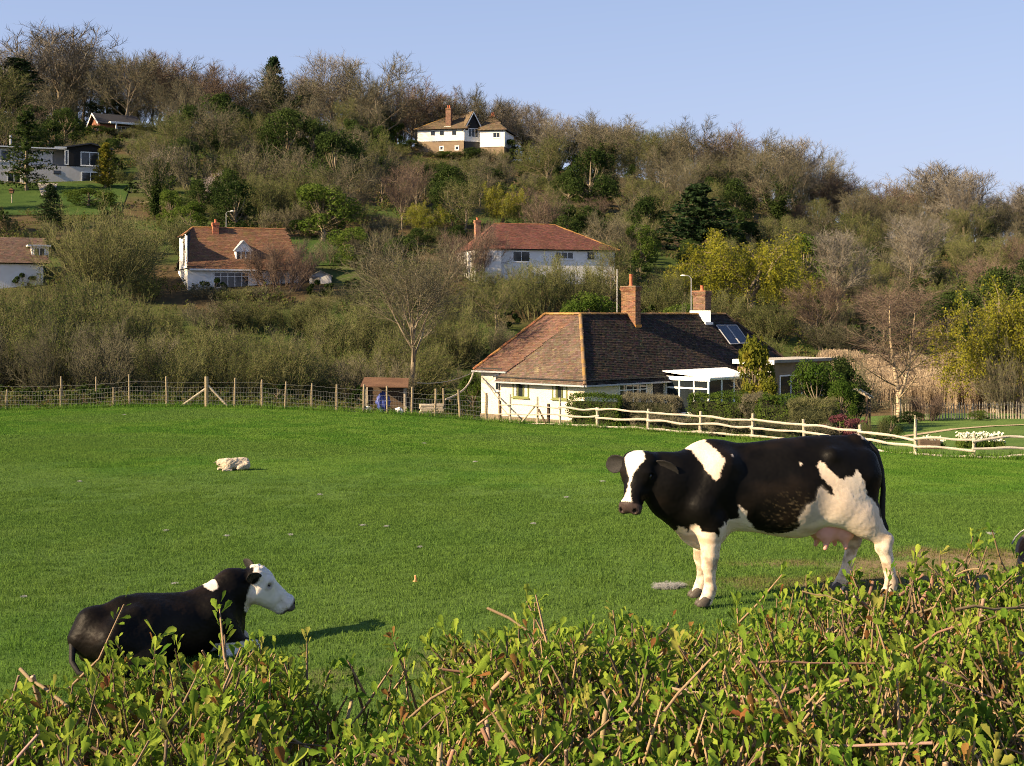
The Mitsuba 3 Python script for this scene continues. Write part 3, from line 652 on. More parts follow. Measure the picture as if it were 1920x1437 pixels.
# --- house at the left edge, lower slope
y6 = on_ground(10, 548, 92)[1]; k6 = y6 / FOCAL; b6 = at(-60, 545, y6); H6 = Place(b6, 24)
def X6(u): return (u + 60) * k6 * 1.10
def Z6(v): return (545 - v) * k6
h6 = thing('edge_house', 'house with a brown tiled roof and a white dormer cut by the left edge', 'house')
add(h6, 'wall', H6(box2(0, X6(62), 0, 7, -1.5, Z6(492))), 'white_wall')
rk6 = add(h6, 'roof', H6(box2(-.1, X6(64), -.1, 7, Z6(494), Z6(491))), 'dark_paint')
f6 = simple_hip(H6, 0, X6(66), 0, 7, Z6(492), Z6(440), 1.0, X6(70), .3)
add(rk6, 'deck', cat([roof_face(rk6, q, .26, .18, (.125, .085, .066), .11, 50 + i) for i, q in enumerate(f6[:1] + f6[3:])] + [slab(f6[2], .1), slab(f6[1], .1)]), 'dark_paint')
d6 = add(h6, 'dormer', H6(box2(X6(44), X6(73), .9, 3.4, Z6(484), Z6(458))), 'white_wall')
add(d6, 'roof', H6(box2(X6(37), X6(76), .6, 3.4, Z6(459), Z6(456))), 'white_paint')
window(d6, H6, X6(48), X6(67), Z6(480), Z6(461), .9, 'front', 2, 1, 'white_paint', .08)

# --- garden shed beside the brown-roofed house
y7 = on_ground(592, 533, 92)[1]; k7 = y7 / FOCAL; b7 = at(580, 531, y7); H7 = Place(b7, 8)
s7 = thing('garden_shed', 'small pale grey garden shed right of the brown-roofed dormer house', 'shed')
ws = (613 - 572) * k7
add(s7, 'wall', H7(box2(0, ws, 0, 2.2, -.8, .72)), 'grey_wall')
add(s7, 'gable', slab(H7.pts([(0, -.01, .72), (ws, -.01, .72), (ws / 2, -.01, 1.12)]), .1), 'grey_wall')
add(s7, 'roof', cat(slab(H7.pts([(-.15, -.2, .66), (ws / 2, -.2, 1.17), (ws / 2, 2.4, 1.17), (-.15, 2.4, .66)][::-1]), -.06), slab(H7.pts([(ws / 2, -.2, 1.17), (ws + .15, -.2, .66), (ws + .15, 2.4, .66), (ws / 2, 2.4, 1.17)][::-1]), -.06)), 'felt_mat')
add(s7, 'door', H7(box2(.25, .95, -.03, 0, -.7, .6)), 'felt_mat')
# --- lawns on the hill
def patch(name, label, cor, y0, mat='hill_lawn_mat', n=44, lift=.09):
    P = np.array([on_ground(u, v, y0)[:2] for u, v in cor])
    s, t = np.meshgrid(np.linspace(0, 1, n), np.linspace(0, 1, n), indexing='ij'); s, t = s[..., None], t[..., None]
    q = (P[0] * (1 - s) + P[1] * s) * (1 - t) + (P[3] * (1 - s) + P[2] * s) * t
    z = ground(q[..., 0], q[..., 1]) + lift
    i, j = np.meshgrid(np.arange(n - 1), np.arange(n - 1), indexing='ij'); a = (i * n + j).ravel()
    f = np.vstack([np.stack([a, a + n, a + n + 1], 1), np.stack([a, a + n + 1, a + 1], 1)])
    return add(thing(name, label, None, kind='structure'), None, (np.concatenate([q, z[..., None]], -1).reshape(-1, 3), f), mat, smooth=True)
patch('upper_lawn', 'sloping lawn below the black and white house', [(-40, 405), (225, 405), (245, 346), (-40, 346)], 120)
patch('side_lawn', 'small lawn right of the brown-roofed dormer house', [(545, 500), (640, 500), (640, 442), (545, 446)], 92)
patch('hill_path', 'grey path up the lawn to the black and white house', [(78, 370), (100, 370), (108, 346), (70, 346)], 120, 'felt_mat', 14, .13)
# ------------------------------------------------------------------ trees: prototypes of height 1, rooted at the origin
def twig_tone(a, b, f=.11):
    return lambda p, n, uv: mix(a, b, sstep(.30, .70, .55 * fbm(p.x * f, p.y * f, p.z * f, 2) + .45 * noise(p.x * 2.1, p.y * 2.1, p.z * 2.1)))
plain('brown_twig', twig_tone((.071, .068, .042), (.135, .124, .080)), .8, .2)
plain('grey_twig', twig_tone((.135, .122, .100), (.225, .205, .172)), .8, .2)
plain('red_twig', twig_tone((.100, .072, .054), (.156, .112, .086)), .8, .2)
plain('olive_twig', twig_tone((.074, .078, .032), (.140, .140, .058)), .8, .2)
plain('bark', twig_tone((.13, .105, .072), (.26, .215, .155), .9), .9, .2)
plain('birch_bark', lambda p, n, uv: mix((.46, .36, .24), (.12, .085, .06), sstep(.55, .68, fbm(p.x * 2, p.y * 2, p.z * 14, 3))), .8, .2)
def leaf_mat(name, a, b, trans=.6, f=.16):
    bsdf(name, {'type': 'principledthin', 'base_color': mikit.proc(twig_tone(a, b, f)), 'roughness': .5, 'diff_trans': trans})
leaf_mat('evergreen_leaf', (.022, .040, .012), (.056, .084, .024))
leaf_mat('bright_leaf', (.042, .080, .014), (.100, .145, .028))
leaf_mat('olive_leaf', (.078, .118, .028), (.140, .172, .046), .8)
leaf_mat('willow_leaf', (.19, .215, .022), (.30, .285, .035), .9)
leaf_mat('blossom_leaf', (.42, .34, .33), (.60, .52, .50), .8)
leaf_mat('purple_leaf', (.10, .035, .05), (.19, .075, .085), .6)
leaf_mat('golden_leaf', (.12, .135, .020), (.30, .25, .035), .7)
leaf_mat('conifer_leaf', (.014, .032, .014), (.040, .066, .026), .3)
leaf_mat('reed_leaf', (.33, .255, .175), (.48, .39, .275), .5, .5)
leaf_mat('dead_leaf', (.14, .085, .045), (.25, .16, .09), .5, .5)

def grow(r, P, R, k, t0, t1, ang0, ang1, length, up, wob, m, rmul, rend=.35):
    """k children on every polyline of P: their polylines and radii."""
    n, mp = P.shape[:2]
    par = np.repeat(np.arange(n), k); c = len(par)
    t = np.clip((np.tile(np.linspace(t0, t1, k), n) + r.uniform(-.5, .5, c) * (t1 - t0) / k), 0, .999) * (mp - 1)
    i = t.astype(int); w = (t - i)[:, None]
    p0, p1 = P[par, i], P[par, i + 1]
    start = p0 * (1 - w) + p1 * w
    tan = unit(p1 - p0)
    rad = (R[par, i] * (1 - w[:, 0]) + R[par, i + 1] * w[:, 0]) * rmul
    az = np.tile(np.arange(k) * 2.4, n) + np.repeat(r.uniform(0, 2 * PI, n), k) + r.uniform(-.5, .5, c)
    e1 = unit(np.cross(tan, np.where(np.abs(tan[:, 2:]) < .9, [0, 0, 1.0], [1.0, 0, 0]))); e2 = np.cross(tan, e1)
    side = np.cos(az)[:, None] * e1 + np.sin(az)[:, None] * e2
    a = np.radians(r.uniform(ang0, ang1, c))[:, None]
    d = unit(tan * np.cos(a) + side * np.sin(a))
    L = length(t / (mp - 1), c) if callable(length) else length * r.uniform(.65, 1.25, c)
    out = [start]
    for s in range(m - 1):
        d = unit(d + np.array([0, 0, up]) / (m - 1) + r.normal(0, wob, (c, 3)))
        out.append(out[-1] + d * (L / (m - 1))[:, None])
    return np.stack(out, 1), rad[:, None] * np.linspace(1, rend, m)
def spikes(P, R):
    """Finest twigs as three-sided cones."""
    a, b = P[:, 0], P[:, -1]; d = unit(b - a)
    e1 = unit(np.cross(d, [.31, .62, .72])); e2 = np.cross(d, e1)
    ang = np.arange(3) * 2 * PI / 3
    ring = a[:, None] + R[:, :1, None] * (np.cos(ang)[:, None] * e1[:, None] + np.sin(ang)[:, None] * e2[:, None])
    v = np.concatenate([ring, b[:, None]], 1).reshape(-1, 3); o = (np.arange(len(a)) * 4)[:, None]
    return v, np.vstack([o + [0, 1, 3], o + [1, 2, 3], o + [2, 0, 3]])
def leaf_quads(r, pos, size, up=0.0, normal=None, aspect=.55):
    n = len(pos)
    d = unit(r.normal(0, 1, (n, 3)) + np.array([0, 0, up]))
    nn = r.normal(0, 1, (n, 3)) if normal is None else normal + r.normal(0, .7, (n, 3))
    s = unit(np.cross(nn, d))
    size = (size * r.uniform(.6, 1.3, n))[:, None]
    v = np.stack([pos - d * size * .5, pos + s * size * aspect * .5 + d * size * .08, pos + d * size * .5, pos - s * size * aspect * .5 + d * size * .08], 1).reshape(-1, 3)
    o = (np.arange(n) * 4)[:, None]
    return v, np.vstack([o + [0, 1, 2], o + [0, 2, 3]])
def unit_height(parts):
    top = np.percentile(np.vstack([v for v, f in parts])[:, 2], 99.7)
    allv = np.vstack([v for v, f in parts])
    lo, hi = np.percentile(allv[:, :2], 1, axis=0), np.percentile(allv[:, :2], 99, axis=0)
    c = np.append((lo + hi) / 2, 0)
    return [((v - c) / top, f) for v, f in parts], (hi - lo).mean() / top
WIDTH = {}
def proto(name, parts, mats):
    """parts: {part name: (v, f)}; stored as a shapegroup."""
    ps, w = unit_height(list(parts.values()))
    WIDTH[name] = w
    scene[name] = {'type': 'shapegroup', **{k: mikit.ply((v, f), mt, smooth=(k in ('trunk', 'trunks'))) for (k, _), (v, f), mt in zip(parts.items(), ps, mats)}}

def bare_tree(seed, limbs=8, fork=.30, ang=(28, 62), dens=(7, 8, 8), up=.35, lean=.0, fine=.0024, ivy=0, buds=0):
    r = np.random.default_rng(seed)
    m = 7
    tr = np.cumsum(np.vstack([[0, 0, 0], np.stack([r.normal(lean, .012, m - 1), r.normal(0, .012, m - 1), np.full(m - 1, .62 / (m - 1))], -1)]), 0)[None]
    trR = np.linspace(.019, .008, m)[None]; trR[0, 0] = .026
    tr[0, 0, 2] = -.03
    l1, r1 = grow(r, tr, trR, limbs, fork / .62, 1.0, *ang, lambda t, c: (.34 + .22 * np.sin(np.clip(t, 0, 1) * 2.2)) * r.uniform(.75, 1.2, c), up, .060, 6, .50, .22)
    e = np.sqrt((l1[:, -1, 0] / .40) ** 2 + (l1[:, -1, 1] / .40) ** 2 + ((l1[:, -1, 2] - .56) / .44) ** 2)     # rounded crown
    l1 = l1[:, :1] + (l1 - l1[:, :1]) * np.clip(1 / e, .62, 1.25)[:, None, None]
    l2, r2 = grow(r, l1, r1, dens[0], .25, 1.0, 22, 58, lambda t, c: (.26 - .09 * t) * r.uniform(.6, 1.3, c), up * .7, .085, 4, .6, .25)
    l3, r3 = grow(r, l2, r2, dens[1], .2, 1.0, 20, 60, lambda t, c: (.125 - .03 * t) * r.uniform(.6, 1.3, c), up * .6, .10, 3, .65)
    l4, r4 = grow(r, l3, r3, dens[2], .15, 1.0, 18, 62, lambda t, c: .066 * r.uniform(.5, 1.4, c), up * .5, .10, 2, .8)
    r3 = np.maximum(r3, fine * .7)
    trunk = join([tubes(tr, trR, 7), tubes(l1, r1, 5), tubes(l2, np.maximum(r2, fine * .8), 3)])
    crown = [tubes(l3, r3, 3), spikes(l4, np.full((len(l4), 2), fine * .62))]
    if ivy:
        q = r.integers(0, 5, ivy); base = tr[0, q] + (tr[0, q + 1] - tr[0, q]) * r.random((ivy, 1))
        pos = base + r.normal(0, .035, (ivy, 3)) * (1, 1, .3)
        j = r.integers(0, len(l1), ivy // 2); kk = r.integers(0, 4, ivy // 2)
        pos2 = l1[j, kk] + (l1[j, kk + 1] - l1[j, kk]) * r.random((ivy // 2, 1)) + r.normal(0, .022, (ivy // 2, 3))
        return {'trunk': trunk, 'crown': join(crown), 'ivy': leaf_quads(r, np.vstack([pos, pos2]), .028, .3)}
    if buds:
        q = r.integers(0, len(l4), buds)
        pos = l4[q, 0] + (l4[q, 1] - l4[q, 0]) * r.random((buds, 1)) + r.normal(0, .006, (buds, 3))
        return {'trunk': trunk, 'crown': join(crown), 'leaves': leaf_quads(r, pos, .014, .2)}
    return {'trunk': trunk, 'crown': join(crown)}

def scrub(seed, stems=22, spread=.75, buds=3500, dens=(9, 7, 4), fine=.0032, leaf=.020):
    """Many-stemmed willow or hawthorn scrub: a dome of fine upright twigs."""
    r = np.random.default_rng(seed)
    a = r.uniform(0, 2 * PI, stems); q = np.sqrt(r.random(stems)) * spread * .32
    base = np.stack([np.cos(a) * q, np.sin(a) * q, np.full(stems, -.03)], -1)
    d = unit(np.stack([np.cos(a) * q * 1.9 + r.normal(0, .14, stems), np.sin(a) * q * 1.9 + r.normal(0, .14, stems), np.full(stems, .8)], -1))
    pts = [base]; L = r.uniform(.55, .80, stems)[:, None] * (1 - .25 * (q / (spread * .32))[:, None])
    for s in range(5):
        d = unit(d + r.normal(0, .07, (stems, 3)) + np.stack([np.cos(a), np.sin(a), a * 0], -1) * .03)
        pts.append(pts[-1] + d * L / 5)
    P = np.stack(pts, 1); R = np.linspace(.011, .004, 6)[None] * r.uniform(.7, 1.2, (stems, 1))
    l2, r2 = grow(r, P, R, dens[0], .18, 1.0, 18, 55, lambda t, c: (.30 - .14 * t) * r.uniform(.6, 1.2, c), .35, .10, 4, .55)
    l3, r3 = grow(r, l2, r2, dens[1], .15, 1.0, 18, 55, lambda t, c: (.13 - .04 * t) * r.uniform(.5, 1.3, c), .3, .12, 2, .6)
    l4, r4 = grow(r, l3, r3, dens[2], .2, 1.0, 15, 50, lambda t, c: .07 * r.uniform(.5, 1.3, c), .2, .1, 2, .8)
    out = {'stems': join([tubes(P, R, 4), tubes(l2, np.maximum(r2, fine * .6), 3)]), 'crown': join([spikes(l3, np.full((len(l3), 2), fine * .6)), spikes(l4, np.full((len(l4), 2), fine * .5))])}
    if buds:
        q = r.integers(0, len(l4), buds)
        out['leaves'] = leaf_quads(r, l4[q, 0] + (l4[q, 1] - l4[q, 0]) * r.random((buds, 1)) + r.normal(0, .008, (buds, 3)), leaf, .3)
    return out

def leafy(seed, n=8000, wide=.42, lump=26, leaf=.034, low=.08, shell=.5, conic=0.0, droop=0.0, aspect=.6):
    """A leafy crown: lumps of leaves round an uneven body, on a trunk with limbs."""
    r = np.random.default_rng(seed)
    k = lump
    u = r.uniform(-1, 1, k); a = r.uniform(0, 2 * PI, k); s = np.sqrt(1 - u * u); sh = r.uniform(.55, 1.0, k)
    taper = 1 - conic * (u + 1) / 2
    c = np.stack([np.cos(a) * s * wide * sh * taper, np.sin(a) * s * wide * sh * taper, low + (1 - low) * (.5 + .5 * u * .86)], -1)
    rad = r.uniform(.10, .19, k) * (1.1 - .4 * conic)
    j = r.integers(0, k, n)
    d = unit(r.normal(0, 1, (n, 3)))
    pos = c[j] + d * (rad[j] * (shell + (1 - shell) * r.random(n) ** .5))[:, None] * (1, 1, .85)
    pos[:, 2] -= droop * np.hypot(pos[:, 0], pos[:, 1])
    pos = pos[pos[:, 2] > .0]
    ctr = np.array([0, 0, .5]); nrm = unit(unit(pos - c[j][:len(pos)]) + .6 * unit(pos - ctr) + [0, 0, .3])
    lv = leaf_quads(r, pos, leaf, -.2, nrm, aspect)
    tr = np.array([[(0, 0, -.03), (.01, 0, .2), (0, .01, .45), (0, 0, .8)]]); trR = np.array([[.035, .026, .018, .006]])
    lim = np.stack([np.stack([(0 * x + [0, 0, max(.12, x[2] * .45)]), (x * .6 + np.array([0, 0, x[2] * .1])), x]) for x in c])
    return {'trunk': join([tubes(tr, trR, 7), tubes(lim, np.tile([.011, .007, .003], (k, 1)), 4)]), 'crown': lv}

def conifer(seed, n=34, wide=.26, droop=.35, leaf=.035):
    r = np.random.default_rng(seed)
    tr = np.array([[(0, 0, -.03), (0, 0, .4), (0, 0, 1.0)]]); trR = np.array([[.022, .015, .003]])
    k = n * 6
    t = r.random(k) ** .9 * .92 + .06; a = r.uniform(0, 2 * PI, k)
    L = wide * (1 - t) ** .75 * r.uniform(.7, 1.15, k) + .02
    s = np.linspace(0, 1, 4)[None, :, None]
    dirs = np.stack([np.cos(a), np.sin(a), a * 0], -1)
    P = np.stack([a * 0, a * 0, t], -1)[:, None] + dirs[:, None] * (L[:, None, None] * s) + np.array([0, 0, 1.0]) * (L[:, None, None] * (.30 * s - droop * s * s - .0))
    j = np.repeat(np.arange(k), 40); w = r.random(len(j))[:, None] * 2.999; i = w.astype(int)[:, 0]; w = w - i[:, None]
    pos = P[j, i] * (1 - w) + P[j, i + 1] * w + r.normal(0, .012, (len(j), 3)) - np.array([0, 0, .012])
    return {'trunk': join([tubes(tr, trR, 6), tubes(P, np.tile([.004, .003, .002, .001], (k, 1)), 3)]), 'crown': leaf_quads(r, pos, leaf, -.5, None, .35)}

def weeping(seed, strands=1000, wide=.44, bare=False, leafn=18):
    r = np.random.default_rng(seed)
    tr = np.array([[(0, 0, -.03), (.01, 0, .15), (.0, .01, .32)]]); trR = np.array([[.045, .034, .024]])
    l1, r1 = grow(r, tr, trR, 9, .55, 1.0, 18, 50, lambda t, c: .62 * r.uniform(.75, 1.15, c), .15, .10, 6, .6)
    l2, r2 = grow(r, l1, r1, 7, .35, 1.0, 20, 60, lambda t, c: .22 * r.uniform(.6, 1.2, c), -.25, .12, 4, .6)
    q = r.integers(0, len(l2), strands); st = l2[q, r.integers(1, 4, strands)]
    d = unit(np.stack([st[:, 0], st[:, 1], st[:, 2] * 0 + .08], -1) + r.normal(0, .25, (strands, 3)))
    pts = [st]; L = r.uniform(.08, .34, strands)
    for s in range(5):
        d = unit(d * .62 + np.array([0, 0, -.62]) + r.normal(0, .10, (strands, 3)))
        pts.append(pts[-1] + d * (L / 5)[:, None])
    P = np.stack(pts, 1); P[..., 2] = np.maximum(P[..., 2], .03)
    j = np.repeat(np.arange(strands), leafn); w = r.random(len(j))[:, None] * 4.999; i = w.astype(int)[:, 0]; w = w - i[:, None]
    pos = P[j, i] * (1 - w) + P[j, i + 1] * w + r.normal(0, .017, (len(j), 3))
    return {'trunk': join([tubes(tr, trR, 8), tubes(l1, r1, 5), tubes(l2, np.maximum(r2, .002), 3)]), 'strands': tubes(P, np.tile(np.linspace(.0016, .0008, 6), (strands, 1)), 3), 'leaves': leaf_quads(r, pos, .024, -.6, None, .45)}

def birch(seed):
    r = np.random.default_rng(seed)
    m = 8; z = np.linspace(0, 1, m)
    t1 = np.stack([-.03 - .05 * z ** 1.5 + .01 * np.sin(7 * z), .0 * z, .95 * z - .02], -1); t2 = np.stack([-.02 + .11 * z ** .8 * (1 - .35 * z), .02 * z, .20 + .70 * z], -1)
    t2[0] = t1[1] * .4 + t1[2] * .6
    P = np.stack([t1, t2]); R = np.stack([np.linspace(.014, .003, m), np.linspace(.010, .002, m)])
    l1, r1 = grow(r, P, R, 15, .22, 1.0, 30, 62, lambda t, c: (.34 - .22 * t) * r.uniform(.6, 1.2, c), .30, .08, 5, .5)
    l2, r2 = grow(r, l1, r1, 8, .2, 1.0, 22, 55, lambda t, c: .13 * r.uniform(.5, 1.3, c), .0, .14, 4, .6)
    l3, r3 = grow(r, l2, r2, 14, .05, 1.0, 20, 60, lambda t, c: .075 * r.uniform(.5, 1.4, c), -.2, .14, 2, .7)
    return {'trunk': join([tubes(P, R, 8), tubes(l1[::6], r1[::6], 5)]), 'limbs': join([tubes(l1, r1, 4), tubes(l2, np.maximum(r2, .0012), 3)]), 'crown': spikes(l3, np.full((len(l3), 2), .0014))}

for k in range(3):
    proto(f'oak_bare_{k}', bare_tree(60 + k, 12, .12, (30, 66), (8, 8, 7), .30), ('bark', 'brown_twig'))
    proto(f'ash_bare_{k}', bare_tree(70 + k, 12, .12, (18, 44), (8, 8, 7), .50), ('bark', 'grey_twig'))
    proto(f'scrub_{k}', scrub(80 + k, 24, .8, 3600, (9, 8, 4)), ('olive_twig', 'olive_twig', 'olive_leaf'))
    proto(f'thicket_{k}', scrub(90 + k, 22, .9, 900, (9, 8, 5), .0034), ('brown_twig', 'brown_twig', 'olive_leaf'))
    proto(f'evergreen_{k}', leafy(100 + k), ('bark', 'evergreen_leaf'))
for k in range(2):
    proto(f'red_bare_{k}', bare_tree(120 + k, 12, .10, (22, 52), (8, 8, 7), .42), ('bark', 'red_twig'))
    proto(f'ivy_tree_{k}', bare_tree(130 + k, 11, .14, (28, 58), (7, 7, 7), .35, ivy=5200), ('bark', 'brown_twig', 'evergreen_leaf'))
    proto(f'budding_{k}', bare_tree(140 + k, 12, .10, (22, 58), (7, 8, 6), .35, buds=4800), ('bark', 'olive_twig', 'olive_leaf'))
    proto(f'conifer_{k}', conifer(150 + k), ('bark', 'conifer_leaf'))
    proto(f'willow_{k}', weeping(160 + k), ('bark', 'olive_twig', 'willow_leaf'))
    proto(f'bright_bush_{k}', leafy(170 + k, 8000, .48, 22, .036, .05), ('bark', 'bright_leaf'))
proto('open_conifer_0', conifer(151, 15, .34, .25, .042), ('bark', 'evergreen_leaf'))
for k in range(2):
    proto(f'low_scrub_{k}', scrub(180 + k, 16, .85, 2400, (8, 7, 3), .0046, .030), ('olive_twig', 'olive_twig', 'olive_leaf'))
    proto(f'low_thicket_{k}', scrub(184 + k, 16, .9, 600, (8, 7, 3), .0050, .028), ('brown_twig', 'brown_twig', 'olive_leaf'))
proto('dark_fir_0', conifer(155, 30, .36, .12, .05), ('bark', 'conifer_leaf'))
proto('golden_conifer_0', conifer(156, 40, .22, -.25, .035), ('bark', 'golden_leaf'))
proto('golden_shrub_0', leafy(157, 4200, .30, 28, .060, .02), ('bark', 'golden_leaf'))
proto('blossom_0', scrub(158, 20, .85, 6000, (8, 7, 4), .003, .026), ('brown_twig', 'brown_twig', 'blossom_leaf'))
proto('purple_bush_0', leafy(159, 5000, .55, 16, .05, .03), ('bark', 'purple_leaf'))
proto('birch_0', birch(161), ('birch_bark', 'brown_twig', 'red_twig'))
proto('field_tree_0', bare_tree(176, 11, .34, (22, 58), (8, 8, 9), .36, .006, .0015), ('bark', 'brown_twig'))
proto('fan_shrub_0', scrub(163, 26, 1.05, 0, (10, 8, 5), .0030), ('red_twig', 'red_twig'))
proto('round_willow_0', scrub(164, 34, .95, 5200, (11, 8, 5), .0026, .016), ('olive_twig', 'olive_twig', 'olive_leaf'))
proto('bramble_0', scrub(165, 12, 2.6, 480, (4, 3, 2), .020, .10), ('brown_twig', 'dead_leaf', 'olive_leaf'))
proto('bramble_1', leafy(166, 1300, .9, 14, .12, .0), ('bark', 'evergreen_leaf'))

CAT = {'oak_bare': 'bare_tree', 'ash_bare': 'bare_tree', 'red_bare': 'bare_tree', 'field_tree': 'bare_tree', 'ivy_tree': 'ivy_clad_tree', 'budding': 'budding_tree', 'scrub': 'willow_scrub', 'low_scrub': 'willow_scrub', 'low_thicket': 'thorn_thicket', 'thicket': 'thorn_thicket', 'round_willow': 'willow_bush',
       'evergreen': 'evergreen_tree', 'conifer': 'conifer', 'open_conifer': 'conifer', 'dark_fir': 'fir_tree', 'golden_conifer': 'conifer', 'willow': 'weeping_willow', 'bright_bush': 'green_bush', 'golden_shrub': 'golden_shrub', 'blossom': 'blossom_bush', 'purple_bush': 'purple_bush', 'birch': 'birch_tree', 'fan_shrub': 'bare_shrub'}
WORD = {'bare_tree': 'tree', 'ivy_clad_tree': 'tree', 'budding_tree': 'tree', 'willow_scrub': 'bush', 'thorn_thicket': 'bush', 'willow_bush': 'bush', 'evergreen_tree': 'tree', 'conifer': 'conifer', 'fir_tree': 'tree', 'weeping_willow': 'willow', 'green_bush': 'bush', 'golden_shrub': 'shrub', 'blossom_bush': 'bush', 'purple_bush': 'bush', 'birch_tree': 'tree', 'bare_shrub': 'shrub'}
rt = np.random.default_rng(77)
def plant(kind, x, y, h, w=None, label=None, group=None, z=None, turn=None):
    """One tree of the prototype kind (a family name picks one at random): height h and crown width w in metres."""
    if kind not in WIDTH:
        fam = [k for k in WIDTH if k.rpartition('_')[0] == kind]
        kind = fam[rt.integers(0, len(fam))]
    fam = kind.rpartition('_')[0]
    w = w or h * WIDTH[kind]
    key = thing(CAT[fam], label, WORD[CAT[fam]], group)
    sxy = w / WIDTH[kind]
    a = rt.uniform(0, 360) if turn is None else turn
    z = float(ground(x, y)) if z is None else z
    scene[key] = {'type': 'instance', 'to_world': T().translate([x, y, z - .05]).rotate([0, 0, 1], a).scale([sxy, sxy, h]), 'g': {'type': 'ref', 'id': kind}}
    return key
# ------------------------------------------------------------------ the skyline, the wood on the slope, and the notable trees
def tree_px(kind, u, vb, vt, wpx=None, label=None, group=None, y0=60, turn=None, y=None):
    """A tree whose foot is seen at pixel (u, vb) and whose top at row vt."""
    if y is None:
        p = on_ground(u, vb, y0); y = p[1]
    k = y / FOCAL
    x = (u - 960) * k
    z = float(ground(x, y))
    top = EYE - (vt - HORIZON) * k
    return plant(kind, x, y, max(top - z, .5), wpx * k if wpx else None, label, group, turn=turn)

SKY_L, SKY_M, SKY_R, SKY_F = 'bare trees on the skyline left of the small slate-roofed house', 'bare trees on the skyline between slate-roofed and white hilltop houses', 'bare trees on the skyline right of the white hilltop house', 'bare trees on the low skyline at far right'
sky = [('dark_fir', 30, 110, 120, 'dark fir at the far left end of the skyline', None), ('ash_bare', 100, 46, 190, 'tallest bare tree on the skyline, far left', None), ('oak_bare', 165, 75, 130, None, SKY_L), ('oak_bare', 235, 85, 130, None, SKY_L), ('red_bare', 300, 98, 130, None, SKY_L),
       ('oak_bare', 360, 112, 120, None, SKY_M), ('red_bare', 410, 122, 110, None, SKY_M), ('oak_bare', 455, 140, 90, None, SKY_M), ('conifer', 512, 108, 60, 'dark conifer rising from the skyline left of centre', None), ('ivy_tree', 545, 128, 110, 'ivy-covered tree on the skyline beside the dark conifer', None),
       ('ash_bare', 612, 102, 110, 'slender grey tree standing up from the skyline right of the dark conifer', None), ('oak_bare', 655, 145, 90, None, SKY_M), ('oak_bare', 715, 110, 150, 'wide fan-crowned bare tree on the skyline left of the white hilltop house', None), ('red_bare', 780, 150, 110, None, SKY_M),
       ('red_bare', 835, 168, 100, None, SKY_M), ('oak_bare', 890, 165, 100, 'bare tree directly behind the chimneys of the white hilltop house', None), ('ash_bare', 940, 185, 70, None, SKY_R), ('ash_bare', 985, 195, 80, None, SKY_R), ('ash_bare', 1040, 212, 80, None, SKY_R),
       ('oak_bare', 1140, 210, 130, 'round-topped bare tree on the skyline above the ivy-clad trunk', None), ('ash_bare', 1185, 232, 70, None, SKY_R), ('oak_bare', 1235, 240, 70, None, SKY_R), ('oak_bare', 1300, 222, 110, None, SKY_R), ('red_bare', 1365, 238, 120, None, SKY_R), ('oak_bare', 1430, 250, 110, None, SKY_R),
       ('ash_bare', 1490, 262, 110, None, SKY_R), ('oak_bare', 1545, 285, 90, 'last bare tree before the skyline dips on the right', None), ('thicket', 1620, 338, 110, None, None), ('red_bare', 1660, 345, 90, None, SKY_F), ('ash_bare', 1740, 305, 150, 'pale grey-twigged tree tallest on the low skyline at right', None), ('ash_bare', 1805, 322, 100, None, SKY_F),
       ('thicket', 1850, 368, 80, None, None), ('ash_bare', 1915, 345, 90, None, SKY_F), ('ash_bare', -30, 90, 130, None, SKY_L), ('oak_bare', 1960, 380, 100, None, SKY_F)]
auto = []          # trees still to be told apart: (key, words for it, u, v of its crown, group)
for i, (kind, u, vt, w, lb, gr) in enumerate(sky):
    y = 252 + 8 * ((i * 7) % 3)
    k_ = tree_px(kind, u, 0, vt, w * 1.12, lb or 'x', None if lb else 'trees and bushes along the skyline', y=y)
    if not lb: auto.append((k_, kind, u, vt + 35))
_su, _sv = np.array([s_[1] for s_ in sky[:-2]]), np.array([s_[2] for s_ in sky[:-2]])
_o = np.argsort(_su); _su, _sv = _su[_o], _sv[_o]
for j, u in enumerate(np.arange(-20, 1940, 31)):
    u = u + rt.uniform(-9, 9); y = 268 + 9 * (j % 3); kind = ('oak_bare', 'ash_bare', 'red_bare', 'oak_bare', 'thicket', 'budding')[rt.integers(0, 6)]
    vt = float(np.interp(u, _su, _sv)) + rt.uniform(8, 38)
    auto.append((tree_px(kind, u, 0, vt, rt.uniform(75, 125), 'x', 'trees and bushes along the skyline', y=y), kind, u, vt + 30))

